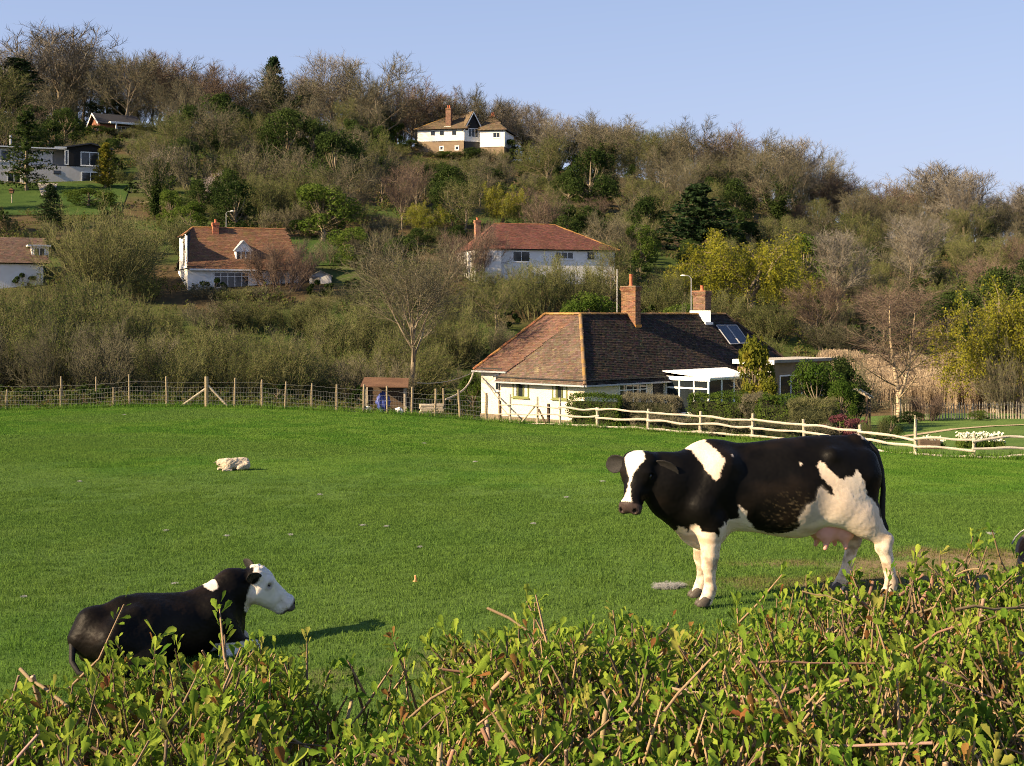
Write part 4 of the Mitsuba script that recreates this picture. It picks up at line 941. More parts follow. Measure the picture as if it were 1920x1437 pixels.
# what must stay visible: (u0, u1, v0, v1, depth) of houses and lawns
HOUSES = [(-10, 185, 255, 350, y5), (170, 268, 200, 245, y4), (776, 950, 200, 288, y3), (335, 545, 405, 538, y1), (870, 1155, 395, 520, y2), (-10, 78, 432, 505, y6 + 3), (870, 1545, 500, 790, 86), (0, 240, 345, 400, 165), (575, 615, 500, 530, 105), (1590, 1780, 640, 760, 97), (560, 640, 440, 500, 112)]
SOLID = {(a, b) for a, b, *_ in HOUSES}
def blocks(u, vb, vt, hw, y):
    for u0, u1, v0, v1, d in HOUSES:
        if y < d + 2 and u + hw > u0 and u - hw < u1 and vt < v1 and vb > v0 + 3: return True
        if d > 0 and (u0, u1) in SOLID and abs(y - d) < 12 and u + hw * .6 > u0 and u - hw * .6 < u1: return True
    return False
notable = [  # kind, u, foot row, top row, width, label
    ('field_tree', 772, 748, 440, 240, 'tall bare tree with a pale forked trunk standing left of the cottage'),
    ('round_willow', 195, 560, 378, 230, 'large round bare-twigged bush between the two lower left houses'),
    ('fan_shrub', 528, 545, 448, 130, 'pinkish brown bare shrub in front of the brown-roofed dormer house'),
    ('bright_bush', 612, 452, 345, 130, 'big rounded glossy green bush right of the brown-roofed dormer house'),
    ('bright_bush', 655, 500, 425, 80, 'smaller dark green bush below the big rounded green bush'),
    ('golden_conifer', 197, 330, 268, 38, 'golden conical conifer at the right end of the black and white house'),
    ('open_conifer', 48, 352, 208, 92, 'green conifer standing in front of the black and white house'),
    ('willow', 800, 440, 378, 76, 'small round yellow-green tree in the middle of the hillside'),
    ('willow', 945, 430, 345, 80, 'yellow-green tree just left of the red roof of the half-hidden house'),
    ('bright_bush', 1205, 510, 420, 70, 'round olive green bush right of the half-hidden red-roofed house'),
    ('willow', 1385, 600, 432, 210, 'large weeping willow in yellow-green leaf behind the cottage chimneys'),
    ('willow', 1475, 590, 490, 110, 'lower weeping willow joined to the right of the large yellow one'),
    ('willow', 1290, 560, 505, 70, 'small yellow-green willow peeping left of the second chimney'),
    ('willow', 1850, 775, 530, 210, 'weeping yellow willow behind the picket fence at right'),
    ('willow', 1945, 790, 545, 130, 'weeping yellow willow cut off by the right edge'),
    ('birch', 1692, 772, 530, 170, 'white-stemmed birch with reddish twigs beside the picket fence'),
    ('red_bare', 780, 400, 300, 60, 'bare tree with upswept limbs in the middle of the hillside'),
    ('red_bare', 752, 430, 310, 70, 'bare tree with spreading limbs left of the small yellow-green tree'),
    ('ivy_tree', 1125, 350, 225, 100, 'ivy-clad tree rising right of the white hilltop house'),
    ('dark_fir', 1310, 480, 345, 130, 'dark fir with drooping boughs right of centre on the slope'),
    ('ivy_tree', 1465, 440, 300, 120, 'ivy-wrapped tree on the right shoulder of the hill'),
    ('evergreen', 1110, 400, 280, 100, 'dark evergreen in front of the skyline right of the white hilltop house'),
    ('blossom', 320, 345, 276, 80, 'pale blossoming bush right of the upper left lawn'),
    ('blossom', 405, 385, 325, 60, 'white blossoming bush above the brown-roofed dormer house'),
    ('conifer', 95, 430, 345, 50, 'slim dark conifer on the upper left lawn'),
    ('bright_bush', 170, 388, 352, 90, 'low green bush on the lawn below the black and white house'),
    ('budding', 870, 440, 330, 80, 'olive budding tree right of the small yellow-green tree'),
    ('budding', 1020, 350, 255, 100, 'light green budding tree right of the white hilltop house'),
    ('ash_bare', 1720, 560, 400, 120, 'bare tree with a pale trunk on the right slope above the birch'),
    ('ash_bare', 1580, 590, 430, 110, 'bare tree with a thin trunk right of the yellow willow'),
    ('bright_bush', 1510, 560, 440, 90, 'green bush on the right of the large yellow willow'),
    ('red_bare', 1530, 655, 520, 120, 'reddish bare tree behind the right end of the cottage'),
    ('red_bare', 1660, 650, 530, 110, 'reddish brown bare tree behind the birch'),
    ('scrub', 1010, 600, 478, 130, 'grey-green bush behind the left end of the cottage roof'),
    ('scrub', 905, 575, 498, 90, 'grey-green bush below the left end of the half-hidden house'),
    ('thicket', 960, 575, 505, 90, 'brown bush below the middle of the half-hidden house'),
    ('scrub', 1140, 575, 492, 90, 'olive bush below the right end of the half-hidden house'),
    ('scrub', 1080, 590, 484, 110, 'grey-green bush in front of the half-hidden red-roofed house'),
    ('scrub', 1240, 600, 500, 110, 'grey-green bush between the two cottage chimneys'),
    ('budding', 1150, 590, 450, 80, 'pale-limbed budding tree just left of the first cottage chimney'),
    ('scrub', 640, 690, 560, 150, 'olive bush left of the tall pale-trunked bare tree'),
    ('scrub', 850, 690, 545, 130, 'olive bush right of the tall pale-trunked bare tree'),
    ('budding', 925, 640, 520, 110, 'olive budding tree above the red wing of the cottage roof'),
    ('thicket', 900, 690, 600, 120, 'dark thorn bush against the left end of the cottage'),
    ('scrub', 1330, 620, 540, 120, 'grey-green bush below the large yellow weeping willow'),
    ('scrub', 1440, 640, 560, 120, 'grey-green bush above the cottage solar panels'),
    ('thicket', 1560, 660, 590, 130, 'brown thorn bush above the flat-roofed extension'),
    ('thicket', 380, 560, 528, 80, 'brown bush below the left corner of the dormer house'),
    ('scrub', 445, 566, 536, 90, 'low olive bush below the wide window of the dormer house'),
    ('thicket', 500, 566, 530, 90, 'low brown bush right of the wide window of the dormer house'),
    ('scrub', 462, 622, 553, 120, 'olive bush on the open strip below the dormer house'),
    ('thicket', 400, 622, 552, 110, 'brown bush on the open strip below the left end of the dormer house'),
    ('scrub', 555, 625, 556, 110, 'olive bush below the garden shed'),
    ('budding', 605, 640, 540, 80, 'small olive budding tree right below the garden shed'),
    ('fan_shrub', 885, 530, 420, 120, 'bare shrub with silvery limbs in front of the half-hidden house'),
]
for kind, u, vb, vt, w, lb in notable:
    near = kind in ('field_tree', 'birch') or vb > 740
    tree_px(kind, u, vb, vt, w, lb, y0=62 if near else 90, y={'field_tree': 83.0, 'birch': 76.0, 'golden_conifer': y5 - 1.0, 'open_conifer': y5 - 5}.get(kind, 86.0 if vb > 740 else None))
for kind, u, vb, vt, w, lb in notable:
    if kind in ('fan_shrub', 'scrub', 'blossom'): continue
    HOUSES.append((u - w * .42, u + w * .42, vt, vb - (vb - vt) * .30, (86.0 if vb > 740 else float(on_ground(u, vb, 90)[1])) - 2))
for u, vt, k_ in ((795, 280, 'thicket'), (820, 286, 'scrub'), (842, 283, 'bright_bush'), (868, 284, 'budding'), (888, 276, 'evergreen'), (912, 279, 'thicket'), (935, 281, 'scrub'), (770, 262, 'evergreen'), (955, 262, 'evergreen'),
                  (205, 240, 'evergreen'), (228, 242, 'thicket'), (250, 240, 'scrub'), (272, 226, 'scrub'), (180, 236, 'bright_bush'), (196, 178, 'evergreen'), (232, 172, 'ivy_tree'), (262, 182, 'thicket')):
    y = (y3 if u > 600 else y4) - (-14 if vt < 200 else 6 if u not in (770, 955, 272) else 0)
    auto.append((tree_px(k_, u, 0, vt, 46 if vt > 200 else 70, 'x', 'trees and bushes around the upper houses', y=y), k_, u, vt + 12))
# rows of the wood, each with its kinds by region
REG = ['on the left of the hillside', 'in the middle of the hillside', 'on the right of the hillside']
NAME = {'oak_bare': 'brown bare tree', 'ash_bare': 'grey bare tree', 'red_bare': 'reddish bare tree', 'ivy_tree': 'ivy-hung tree', 'budding': 'olive budding tree', 'evergreen': 'dark evergreen tree', 'bright_bush': 'fresh green bush', 'scrub': 'olive willow bush', 'thicket': 'brown thorn bush', 'conifer': 'dark conifer', 'low_scrub': 'olive willow bush', 'low_thicket': 'brown thorn bush'}
BAND = ['high on the slope', 'halfway up the slope', 'at the foot of the slope']
for y, hh, kinds in ((254, 5.5, 'thicket evergreen scrub bright_bush thicket ivy_tree'), (240, 8.0, 'oak_bare budding scrub ivy_tree bright_bush budding oak_bare'), (231, 5.0, 'scrub budding evergreen thicket'), (222, 7.0, 'oak_bare ivy_tree budding evergreen red_bare ivy_tree scrub'), (212, 5.0, 'scrub budding evergreen thicket ivy_tree'), (202, 7.0, 'oak_bare budding thicket ivy_tree evergreen budding'), (193, 5.0, 'scrub budding evergreen thicket'), (184, 6.5, 'oak_bare thicket budding evergreen red_bare bright_bush'),
                      (166, 6.5, 'thicket oak_bare evergreen budding ivy_tree scrub'), (158, 4.5, 'scrub budding evergreen thicket'), (150, 6.0, 'thicket oak_bare bright_bush evergreen budding red_bare'), (136, 6.0, 'thicket evergreen budding oak_bare scrub'), (122, 5.5, 'thicket scrub evergreen oak_bare budding'), (110, 5.0, 'thicket scrub budding bright_bush'),
                      (100, 5.2, 'scrub scrub thicket budding'), (92, 5.4, 'scrub scrub thicket'), (86, 5.2, 'scrub thicket scrub'), (81, 4.2, 'scrub thicket thicket')):
    kinds = kinds.split()
    half = y * 1000 / FOCAL
    step = 4.8 if y > 104 else 3.5
    for x in np.arange(-half, half, step):
        x = x + rt.uniform(-1.6, 1.6); yy = y + rt.uniform(-5, 5) * (y / 180)
        u = 960 + FOCAL * x / yy
        if y < 112 and u > 1500: continue
        if y < 98 and u > 860: continue
        k = kinds[rt.integers(0, len(kinds))]
        h = hh * rt.uniform(.75, 1.45) * (.72 if k in ('thicket', 'scrub', 'bright_bush') and y > 104 else 1) * (.8 if u > 1500 else 1)
        z = float(ground(x, yy)); s = FOCAL / yy
        vb, vt = HORIZON - (z - EYE) * s, HORIZON - (z + h - EYE) * s
        fam = [q for q in WIDTH if q.rpartition('_')[0] == k]
        w = h * WIDTH[fam[0]] * rt.uniform(.85, 1.2)
        if k in ('thicket', 'scrub'): w = h * rt.uniform(.95, 1.35)
        for _ in range(4):
            if not blocks(u, vb, vt, w * s / 2, yy): break
            h, w = h * .68, w * .80; vt = HORIZON - (z + h - EYE) * s
        if blocks(u, vb, vt, w * s / 2, yy) or h < 1.1: continue
        if k.endswith('bare') and h < 4: k = 'thicket'
        if (h < 3.2 or y > 175) and k in ('thicket', 'scrub', 'budding') and (k != 'budding' or h < 3.2): k = 'low_thicket' if k == 'thicket' else 'low_scrub'
        auto.append((plant(k, x, yy, h, w, 'x', f'{NAME[k]}s of the wooded slope'.replace('bushs', 'bushes')), k, u, vt + h * s * .3))
# the wood goes on beyond both sides of the view
for y in np.arange(82, 268, 13.0):
    for sgn in (-1, 1):
        for d in np.arange(8, 8 + y * .16, 7.5):
            x = sgn * (y * 1000 / FOCAL + d + rt.uniform(-2, 2)); yy = y + rt.uniform(-5, 5)
            k = ('evergreen', 'bright_bush', 'oak_bare', 'ash_bare')[rt.integers(0, 4)]; h = rt.uniform(5, 9)
            plant(k, x, yy, h, None, f'{NAME[k]} of the wood beyond the {"right" if sgn > 0 else "left"} edge of the view', f'{NAME[k]}s of the wood beyond the view'.replace('bushs', 'bushes'))
# each of them told apart by its kind and by the nearest landmark of the hillside
MARKS = [('small slate-roofed house', 218, 222), ('black and white house', 110, 300), ('white hilltop house', 862, 245), ('brown-roofed dormer house', 442, 475), ('half-hidden red-roofed house', 1020, 470), ('large yellow weeping willow', 1385, 515), ('first cottage chimney', 1180, 560), ('cottage solar panels', 1375, 628),
         ('white-stemmed birch', 1692, 640), ('tall pale-trunked bare tree', 780, 560), ('small round yellow-green tree', 800, 408), ('house at the left edge', 35, 480), ('dark fir right of centre', 1310, 410), ('big rounded glossy bush', 612, 400), ('dark skyline conifer', 512, 130), ('corner post of the wire fence', 388, 730), ('right edge of the picture', 1930, 470), ('ivy-wrapped tree on the right shoulder', 1465, 370), ('pale grey skyline tree at right', 1740, 330)]
DIRS = ['right of', 'above and right of', 'above', 'above and left of', 'left of', 'below and left of', 'below', 'below and right of']
ORD = ['nearest', 'second', 'third', 'fourth', 'fifth', 'sixth', 'seventh', 'eighth', 'ninth', 'tenth', 'eleventh', 'twelfth', 'thirteenth', 'fourteenth', 'fifteenth', 'sixteenth', 'seventeenth', 'eighteenth']
NAME.update({'round_willow': 'olive willow bush'})
by = {}
for key, kind, u, v in auto:
    fam = kind if kind in NAME else kind.rpartition('_')[0]
    d = [math.hypot(u - a, 1.4 * (v - b)) for _, a, b in MARKS]; m = int(np.argmin(d)); nm, a, b = MARKS[m]
    k = int(round(math.degrees(math.atan2(-(v - b) * 1.4, u - a)) / 45)) % 8
    by.setdefault((NAME[fam], nm, DIRS[k]), []).append((d[m], key))
for (nm, mark, dr__), L in by.items():
    for r, (_, key) in enumerate(sorted(L)):
        labels[key]['label'] = f'{ORD[min(r, 17)] if r or len(L) > 1 else "single"} {nm} {dr__} the {mark}' if len(L) > 1 else f'{nm} {dr__} the {mark}'
# brambles and undergrowth over the floor of the wood
ug = thing('undergrowth', 'brambles, ivy and dead bracken covering the floor of the wood', None, kind='stuff')
n = 0
for y in np.arange(79, 262, 4.0):
    half = y * 1180 / FOCAL
    for x in np.arange(-half, half, 3.2 + y * .008):
        xx, yy = x + rt.uniform(-1.4, 1.4), y + rt.uniform(-1.5, 1.5)
        u = 960 + FOCAL * xx / yy; z = float(ground(xx, yy)); v = HORIZON - (z - EYE) * FOCAL / yy
        if yy < 99 and u > 860: continue
        if (-60 < u < 245 and 338 < v < 402) or (555 < u < 640 and 440 < v < 500): continue
        h = rt.uniform(.7, 1.9)
        if any(u0 - 8 < u < u1 + 8 and v0 < v < v1 + 6 and abs(yy - d) < 16 for u0, u1, v0, v1, d in HOUSES[:7]): continue
        n += 1
        k = rt.integers(0, 3) > 1
        scene[f'{ug}__{n:04d}'] = {'type': 'instance', 'to_world': T().translate([xx, yy, z - .1]).rotate([0, 0, 1], rt.uniform(0, 360)).scale([h * .95, h * .95, h]), 'g': {'type': 'ref', 'id': f'bramble_{int(k)}'}}
for u in np.arange(-120, 872, 9.0):
    for dy in (1.6, 3.6, 6.0):
        y = float(np.interp(u, [-500, 0, 520, 910], [70, 69, 68, 66])) + dy + rt.uniform(-.6, .6); x = (u - 960) * y / FOCAL + rt.uniform(-.2, .2)
        if 676 < u < 800 and dy < 5: continue
        h = rt.uniform(.45, 1.0) * (1.25 if u < 200 else .8); n += 1
        scene[f'{ug}__{n:04d}'] = {'type': 'instance', 'to_world': T().translate([x, y, float(ground(x, y)) - .1]).rotate([0, 0, 1], rt.uniform(0, 360)).scale([h * .9, h * .9, h]), 'g': {'type': 'ref', 'id': f'bramble_{int(rt.integers(0, 4) > 2)}'}}
# ------------------------------------------------------------------ fences
_fu = [-500, 0, 290, 520, 770, 910, 1030, 1215, 1400, 1560, 1716, 1826, 1990, 2500]; _fy = [70, 69, 68.5, 68, 67, 66, 65, 62, 59, 56, 52, 51, 51, 51]
def yf(u): return float(np.interp(u, _fu, _fy))
rf = np.random.default_rng(21)
def wood(a, b, f=3.0): return lambda p, n, uv: mix(a, b, .6 * fbm(p.x * f, p.y * f, p.z * f * .5, 3) + .4 * noise(p.x * 40, p.y * 40, p.z * 3))
plain('grey_wood', wood((.30, .25, .18), (.50, .44, .34)), .9, .2)
plain('pale_wood', wood((.33, .29, .235), (.50, .455, .38)), .85, .2)
plain('dark_wood', wood((.07, .05, .035), (.14, .10, .07)), .9, .2)
plain('post_wood', wood((.17, .135, .085), (.33, .27, .18)), .9, .2)
plain('wire_mat', (.24, .24, .23), .5, .5, .6)
plain('rust_mat', lambda p, n, uv: mix((.085, .045, .026), (.155, .088, .05), fbm(p.x * 2, p.y * 2, p.z * 2, 4)), .8, .2)
plain('blue_mat', lambda p, n, uv: mix((.03, .05, .22), (.06, .09, .34), fbm(p.x * 3, p.y * 3, p.z * 3, 3)), .5, .4)
plain('stone_mat', lambda p, n, uv: mix((.26, .25, .23), (.42, .40, .36), fbm(p.x * 3, p.y * 3, p.z * 3, 4)), .9, .2)
plain('petal_mat', (.80, .78, .62), .7, .2)
def post_mesh(p, h, r=.055, lean=.03, seed=None):
    d = np.array([rf.normal(0, lean), rf.normal(0, lean), 1.0]); q = [p + d * (h * t) + rf.normal(0, .006, 3) for t in (0, .35, .7, 1)]
    q[0] = p - d * .25
    m = tube(q, [r * 1.08, r * 1.03, r, r * .92], 8)
    return m
wf = thing('wire_fence', 'post and wire stock fence along the far left edge of the meadow', 'fence')
POSTS = [(-95, 729, 771, .05), (11, 731, 770, .05), (114, 729, 769, .05), (213, 726, 764, .05), (243, 702, 760, .05), (313, 706, 762, .055), (440, 709, 763, .055), (491, 712, 764, .055), (535, 716, 767, .05), (584, 719, 769, .05), (631, 721, 773, .055), (681, 721, 778, .06), (726, 724, 779, .05), (772, 726, 784, .06), (816, 729, 786, .055), (863, 731, 788, .06), (912, 737, 792, .065)]
for u, v0, v1, r in POSTS:
    y = yf(u); p = at(u, v1, y); p[2] = min(p[2], float(ground(p[0], y)) + .12)
    add(wf, 'post', post_mesh(p, (v1 - v0) * y / FOCAL, r), 'post_wood', smooth=40)
for u, v0, v1, y in ((116, 706, 735, 71.5), (180, 707, 747, 71.5), (833, 728, 778, 69)):
    add(wf, 'post', post_mesh(at(u, v1 + 12, y), (v1 + 12 - v0) * y / FOCAL, .05), 'post_wood', smooth=40)
cp_ = at(388, 763, yf(388)); add(wf, 'corner_post', post_mesh(cp_, 1.5, .10, .01), 'post_wood', smooth=40)
for u, v, tv in ((338, 763, 727), (427, 762, 721)):
    add(wf, 'brace', tube([at(u, v, yf(u) + .1), at(388, tv, yf(388))], .055, 7), 'grey_wood', smooth=40)
us = np.linspace(-95, 912, 60)
for h in (.12, .30, .50, .72, .95, 1.18):
    pts = [at(u, np.interp(u, [p[0] for p in POSTS], [p[2] for p in POSTS]), yf(u) - .07) + [0, 0, h + .01 * math.sin(u * .3)] for u in us]
    add(wf, 'wire', tube(pts, .006, 4, False), 'wire_mat')
st = []
for u in np.arange(-95, 912, 5.2):
    p = at(u, np.interp(u, [p[0] for p in POSTS], [p[2] for p in POSTS]), yf(u) - .07); st.append([p + [0, 0, .06], p + [0, 0, .95]])
add(wf, 'mesh', tubes(np.array(st), np.full((len(st), 2), .0035), 3), 'wire_mat', kind='stuff')

rl = thing('rail_fence', 'cleft rail fence with wavy pale rails curving along the garden at right', 'fence')
RP = [(938, 752, 791, 'dark_wood', .07), (957, 739, 795, 'grey_wood', .045), (1008, 744, 797, 'grey_wood', .05), (1028, 757, 798, 'dark_wood', .075), (1050, 746, 800, 'grey_wood', .045), (1120, 764, 803, 'grey_wood', .06), (1215, 767, 809, 'grey_wood', .06), (1313, 771, 816, 'grey_wood', .065), (1410, 776, 824, 'grey_wood', .06), (1508, 786, 834, 'grey_wood', .06), (1612, 797, 845, 'grey_wood', .06), (1716, 786, 854, 'grey_wood', .06), (1826, 812, 860, 'grey_wood', .06), (1935, 806, 860, 'grey_wood', .06), (2045, 806, 862, 'grey_wood', .06), (2155, 812, 866, 'grey_wood', .06)]
for u, v0, v1, mt, r in RP:
    y = yf(u); p = at(u, v1, y); p[2] = min(p[2], float(ground(p[0], y)) + .1)
    add(rl, 'post', post_mesh(p, (v1 - v0) * y / FOCAL, r, .02), mt, smooth=40)
add(rl, 'pole', tube([at(1716, 800, yf(1716) - .05), at(1716, 779, yf(1716) - .05)], .02, 6), 'grey_wood')
def rail(pa, pb, r, mt):
    n = 9; t = np.linspace(0, 1, n); d = np.asarray(pb) - pa
    w = np.interp(t, np.linspace(0, 1, 4), rf.normal(0, .034, 4)); w2 = np.interp(t, np.linspace(0, 1, 4), rf.normal(0, .03, 4))
    P = pa + d * t[:, None]; P[:, 2] += w + .02 * np.sin(t * PI * rf.uniform(1, 3)); P[:, 1] += w2
    m = tube(P, r * rf.uniform(.8, 1.12, n), 7)
    return add(rl, 'rail', m, mt, smooth=45)
RV = {0: [(938, 758), (1050, 765), (1120, 768), (1215, 774), (1313, 781), (1410, 787), (1508, 797), (1612, 809), (1716, 823), (1826, 826), (1935, 818), (2045, 818), (2155, 822)],
      1: [(938, 776), (1050, 780), (1120, 783), (1215, 789), (1313, 796), (1410, 804), (1508, 812), (1612, 824), (1716, 838), (1826, 845), (1935, 838), (2045, 838), (2155, 842)],
      2: [(938, 790), (1050, 796), (1120, 799), (1215, 804), (1313, 811), (1410, 817), (1508, 826), (1612, 842), (1716, 851), (1826, 858), (1935, 854), (2045, 855), (2155, 860)]}
for k, L in RV.items():
    for (ua, va), (ub, vb) in zip(L[:-1], L[1:]):
        far_ = ub <= 1050
        rail(at(ua - 3, va + rf.uniform(-1, 1), yf(ua) - .08 - .03 * (k % 2)), at(ub + 3, vb + rf.uniform(-1, 1), yf(ub) - .08 - .03 * (k % 2)), (.03 if far_ else .050), 'pale_wood')
add(rl, 'brace', tube([at(973, 798, yf(973) - .3), at(1007, 757, yf(1007))], .045, 7), 'grey_wood')
add(rl, 'brace', tube([at(1024, 796, yf(1024) - .2), at(1010, 768, yf(1010))], .05, 7), 'dark_wood')

# chestnut paling at the bottom of the garden
pk = thing('picket_fence', 'grey chestnut picket fence at the bottom of the garden, below the birch and willow', 'fence')
for u in np.arange(1672, 2060, 5.3):
    u = u + rf.uniform(-.8, .8); y = 78 + (u - 1690) * -.004; b = at(u, 787 + (u - 1690) * .006, y); b[2] = float(ground(b[0], y)) - .02
    h = rf.uniform(.86, 1.0); w = rf.uniform(.030, .042); m = box(0, 0, h / 2, w * 2, .025, h)
    v = np.array(m.vertices); top = v[:, 2] > h * .9; v[top, 0] *= .45; m = trimesh.Trimesh(v, m.faces, process=False)
    m.apply_transform(rot([0, 1, 0], rf.normal(0, 2.2))); m.apply_translation(b)
    add(pk, 'pale', m, 'grey_wood')
for u in (1672, 1745, 1825, 1908, 1990):
    b = at(u, 787, 78.1); b[2] = float(ground(b[0], 78.1)); add(pk, 'post', post_mesh(b, 1.08, .05, .01), 'dark_wood', smooth=40)
for h in (.25, .75):
    add(pk, 'wire', tube([(x, 78.0, float(ground(x, 78.0)) + h) for x in np.linspace(*[(u - 960) * 78 / FOCAL for u in (1672, 2055)], 12)], .008, 4, False), 'wire_mat')

# ------------------------------------------------------------------ field shelter and clutter by the wire fence
ys = 71.0; ks = ys / FOCAL
s0 = at(682, 778, ys); g0 = float(ground(s0[0], ys)); SP = Place((s0[0], ys, g0), 2)
sw = (760 - 682) * ks; sh_ = EYE - (722 - HORIZON) * ks - g0
fs = thing('field_shelter', 'low open shelter with a rusty sheet roof behind the wire fence', 'shelter')
add(fs, 'roof', slab(SP.pts([(-.15, -.3, sh_ - .04), (sw + .15, -.3, sh_ - .10), (sw + .1, 1.9, sh_ + .26), (-.1, 1.9, sh_ + .32)]), .05), 'rust_mat')
for x, y in ((.05, 0), (sw - .05, 0), (.05, 1.7), (sw - .05, 1.7)): add(fs, 'post', SP(box(x, y, sh_ / 2 - .1, .09, .09, sh_)), 'grey_wood')
for k in range(7): add(fs, 'board', SP(box(sw / 2 + rf.normal(0, .02), 1.78 + .012 * (k % 2), .12 + k * .19, sw - .02, .025, .175)), 'dark_wood')
def blob(c, r, seed, amp=.25, f=4.0):
    m = trimesh.creation.icosphere(3, 1.0); v = np.array(m.vertices); v = v * (1 + amp * (meshkit.fbm(v * f * .4 + seed, 3, seed)[:, None] - .5) * 2) * np.asarray(r) + np.asarray(c)
    return trimesh.Trimesh(v, m.faces, process=False)
tp = thing('blue_tarpaulin', 'crumpled blue tarpaulin bundle under the rusty shelter', 'tarpaulin')
add(tp, None, SP(blob((.98, .6, .45), (.34, .3, .52), 3, .55, 7)), 'blue_mat', smooth=35)
for i, (u, v, s) in enumerate(((690, 764, .17), (748, 767, .18))):
    b = at(u, v, 70.2); b[2] = float(ground(b[0], 70.2)) + s * .8
    add(thing('feed_sack', ('white feed sack at the left post of the rusty shelter', 'white feed sack lying right of the blue tarpaulin')[i], 'sack'), None, blob(b, (s * 1.1, s, s), 5 + i, .4), 'white_paint', smooth=40)
lg = thing('board_stack', 'stack of weathered boards lying behind the wire fence left of the ivy bush', 'boards')
b = at(808, 778, 69.0); b[2] = float(ground(b[0], 69))
for k in range(5): add(lg, 'board', moved(box(rf.normal(0, .03), rf.normal(0, .03), .08 + k * .12, 1.15, .5, .10), frame(b, 6 + rf.normal(0, 2))), 'grey_wood')
rp = thing('washing_line', 'pale line slung from the tall bare tree to the cottage eaves', 'line')
a_, b_ = at(781, 718, 75.5), CP.p(-.1, W + 2.1, zr_ - .1); t = np.linspace(0, 1, 12)[:, None]
add(rp, None, tube(a_ + (b_ - a_) * t + np.array([0, 0, -.25]) * (4 * t * (1 - t)), .022, 5, False), 'pale_wood')
lp = thing('leaning_pole', 'long curved pole leaning against the corner of the cottage', 'pole')
c0, c1 = at(836, 749, 74), CP.p(-.25, W + 2.05, zr_ - .15)
add(lp, None, tube(c0 + (c1 - c0) * t + np.array([.25, 0, -.18]) * (4 * t * (1 - t)), .05, 7), 'grey_wood', smooth=True)

# ------------------------------------------------------------------ garden planting
plain('hedge_core', (.022, .026, .012), .95, .1)
def garden_hedge(label, u0, u1, vt, vb, y, depth, mat, seed, n=5200, leaf=.05, twiggy=False):
    r = np.random.default_rng(seed)
    key = thing('garden_hedge', label, 'hedge')
    a, b = at(u0, vb, y), at(u1, vb, y - (u1 - u0) * .012)
    g = min(float(ground(a[0], a[1])), float(ground(b[0], b[1]))) - .1; top = EYE - (vt - HORIZON) * y / FOCAL
    Lh = np.linalg.norm((b - a)[:2]); ang = math.degrees(math.atan2(b[1] - a[1], b[0] - a[0])); PL = Place((a[0], a[1], g), ang); H = top - g
    q = r.uniform(-1, 1, (n, 3)); ax = r.integers(0, 5, n)            # points near a rounded box's faces: front, back, left, right, top
    sgn = np.where(ax % 2 == 0, -1, 1)
    q[ax < 2, 1] = sgn[ax < 2]; q[(ax >= 2) & (ax < 4), 0] = sgn[(ax >= 2) & (ax < 4)]; q[ax == 4, 2] = 1
    q = q * (1 - np.abs(r.normal(0, .05, (n, 1))))
    e = np.maximum(np.abs(q[:, [0, 1]]), 0); cut = 1 - .10 * np.clip(q[:, 2], 0, 1) ** 4
    P = np.stack([(q[:, 0] * cut * .5 + .5) * Lh, (q[:, 1] * cut * .5 + .5) * depth, (q[:, 2] * .5 + .5) * H], -1)
    P += (meshkit.noise(P * 2.2, seed)[:, None] - .5) * .34 + (meshkit.noise(P * 6, seed + 3)[:, None] - .5) * .16 + r.normal(0, .035, (n, 3))
    nr = np.zeros((n, 3)); nr[np.arange(n), np.array([1, 1, 0, 0, 2])[ax]] = sgn * (ax < 4) + (ax == 4)
    if twiggy:
        d = unit(nr * .6 + r.normal(0, .5, (n, 3)) + [0, 0, .5]); v, f = spikes(np.stack([P - d * .12, P + d * .08], 1), np.full((n, 2), .008))
    else: v, f = leaf_quads(r, P, leaf, .1, nr, .6)
    add(key, 'foliage', PL(trimesh.Trimesh(v, f, process=False)), mat, kind='stuff')
    add(key, 'core', PL(box(Lh / 2, depth / 2, H * .40, Lh - .42, depth - .42, H * .78)), 'hedge_core')
garden_hedge('clipped green hedge against the cottage wall, left of the brown one', 1062, 1160, 740, 800, 66.0, 1.1, 'bright_leaf', 1, 8200, .075)
garden_hedge('clipped brown leafless hedge below the four-paned cottage window', 1158, 1266, 741, 800, 65.5, 1.1, 'brown_twig', 2, 7500, twiggy=True)
garden_hedge('clipped green hedge in front of the white porch', 1286, 1395, 738, 806, 64.0, 1.2, 'bright_leaf', 3, 9000, .075)
garden_hedge('dull brownish clipped hedge section right of the porch hedge', 1388, 1436, 741, 806, 62.6, 1.0, 'brown_twig', 4, 4200, twiggy=True)
garden_hedge('bright green low hedge below the golden climbing shrub', 1416, 1500, 744, 812, 61.8, 1.2, 'bright_leaf', 5, 7600, .075)
garden_hedge('rounded brown-green hedge end below the big garden shrub', 1478, 1556, 747, 818, 60.2, 1.2, 'olive_twig', 6, 6000, twiggy=True)
garden_hedge('scruffy low hedge bottom behind the rails, left part', 1180, 1330, 782, 812, 63.2, .6, 'brown_twig', 7, 4000, twiggy=True)
garden_hedge('scruffy low hedge bottom behind the rails, right part', 1330, 1560, 790, 828, 60.0, .6, 'brown_twig', 8, 5200, twiggy=True)
def shrub_px(kind, u, vb, vt, w, y, label, turn=None):
    k = y / FOCAL; x = (u - 960) * k; g = float(ground(x, y)); return plant(kind, x, y, EYE - (vt - HORIZON) * k - g, w * k, label, turn=turn)
shrub_px('golden_shrub_0', 1417, 780, 632, 62, 68.0, 'tall golden-leaved shrub in front of the white porch')
shrub_px('golden_shrub_0', 1438, 780, 706, 44, 67.0, 'lower amber-leaved shrub at the foot of the tall golden one')
shrub_px('ivy_tree_0', 1410, 780, 690, 70, 68.5, 'tangle of bare stems around the golden shrub')
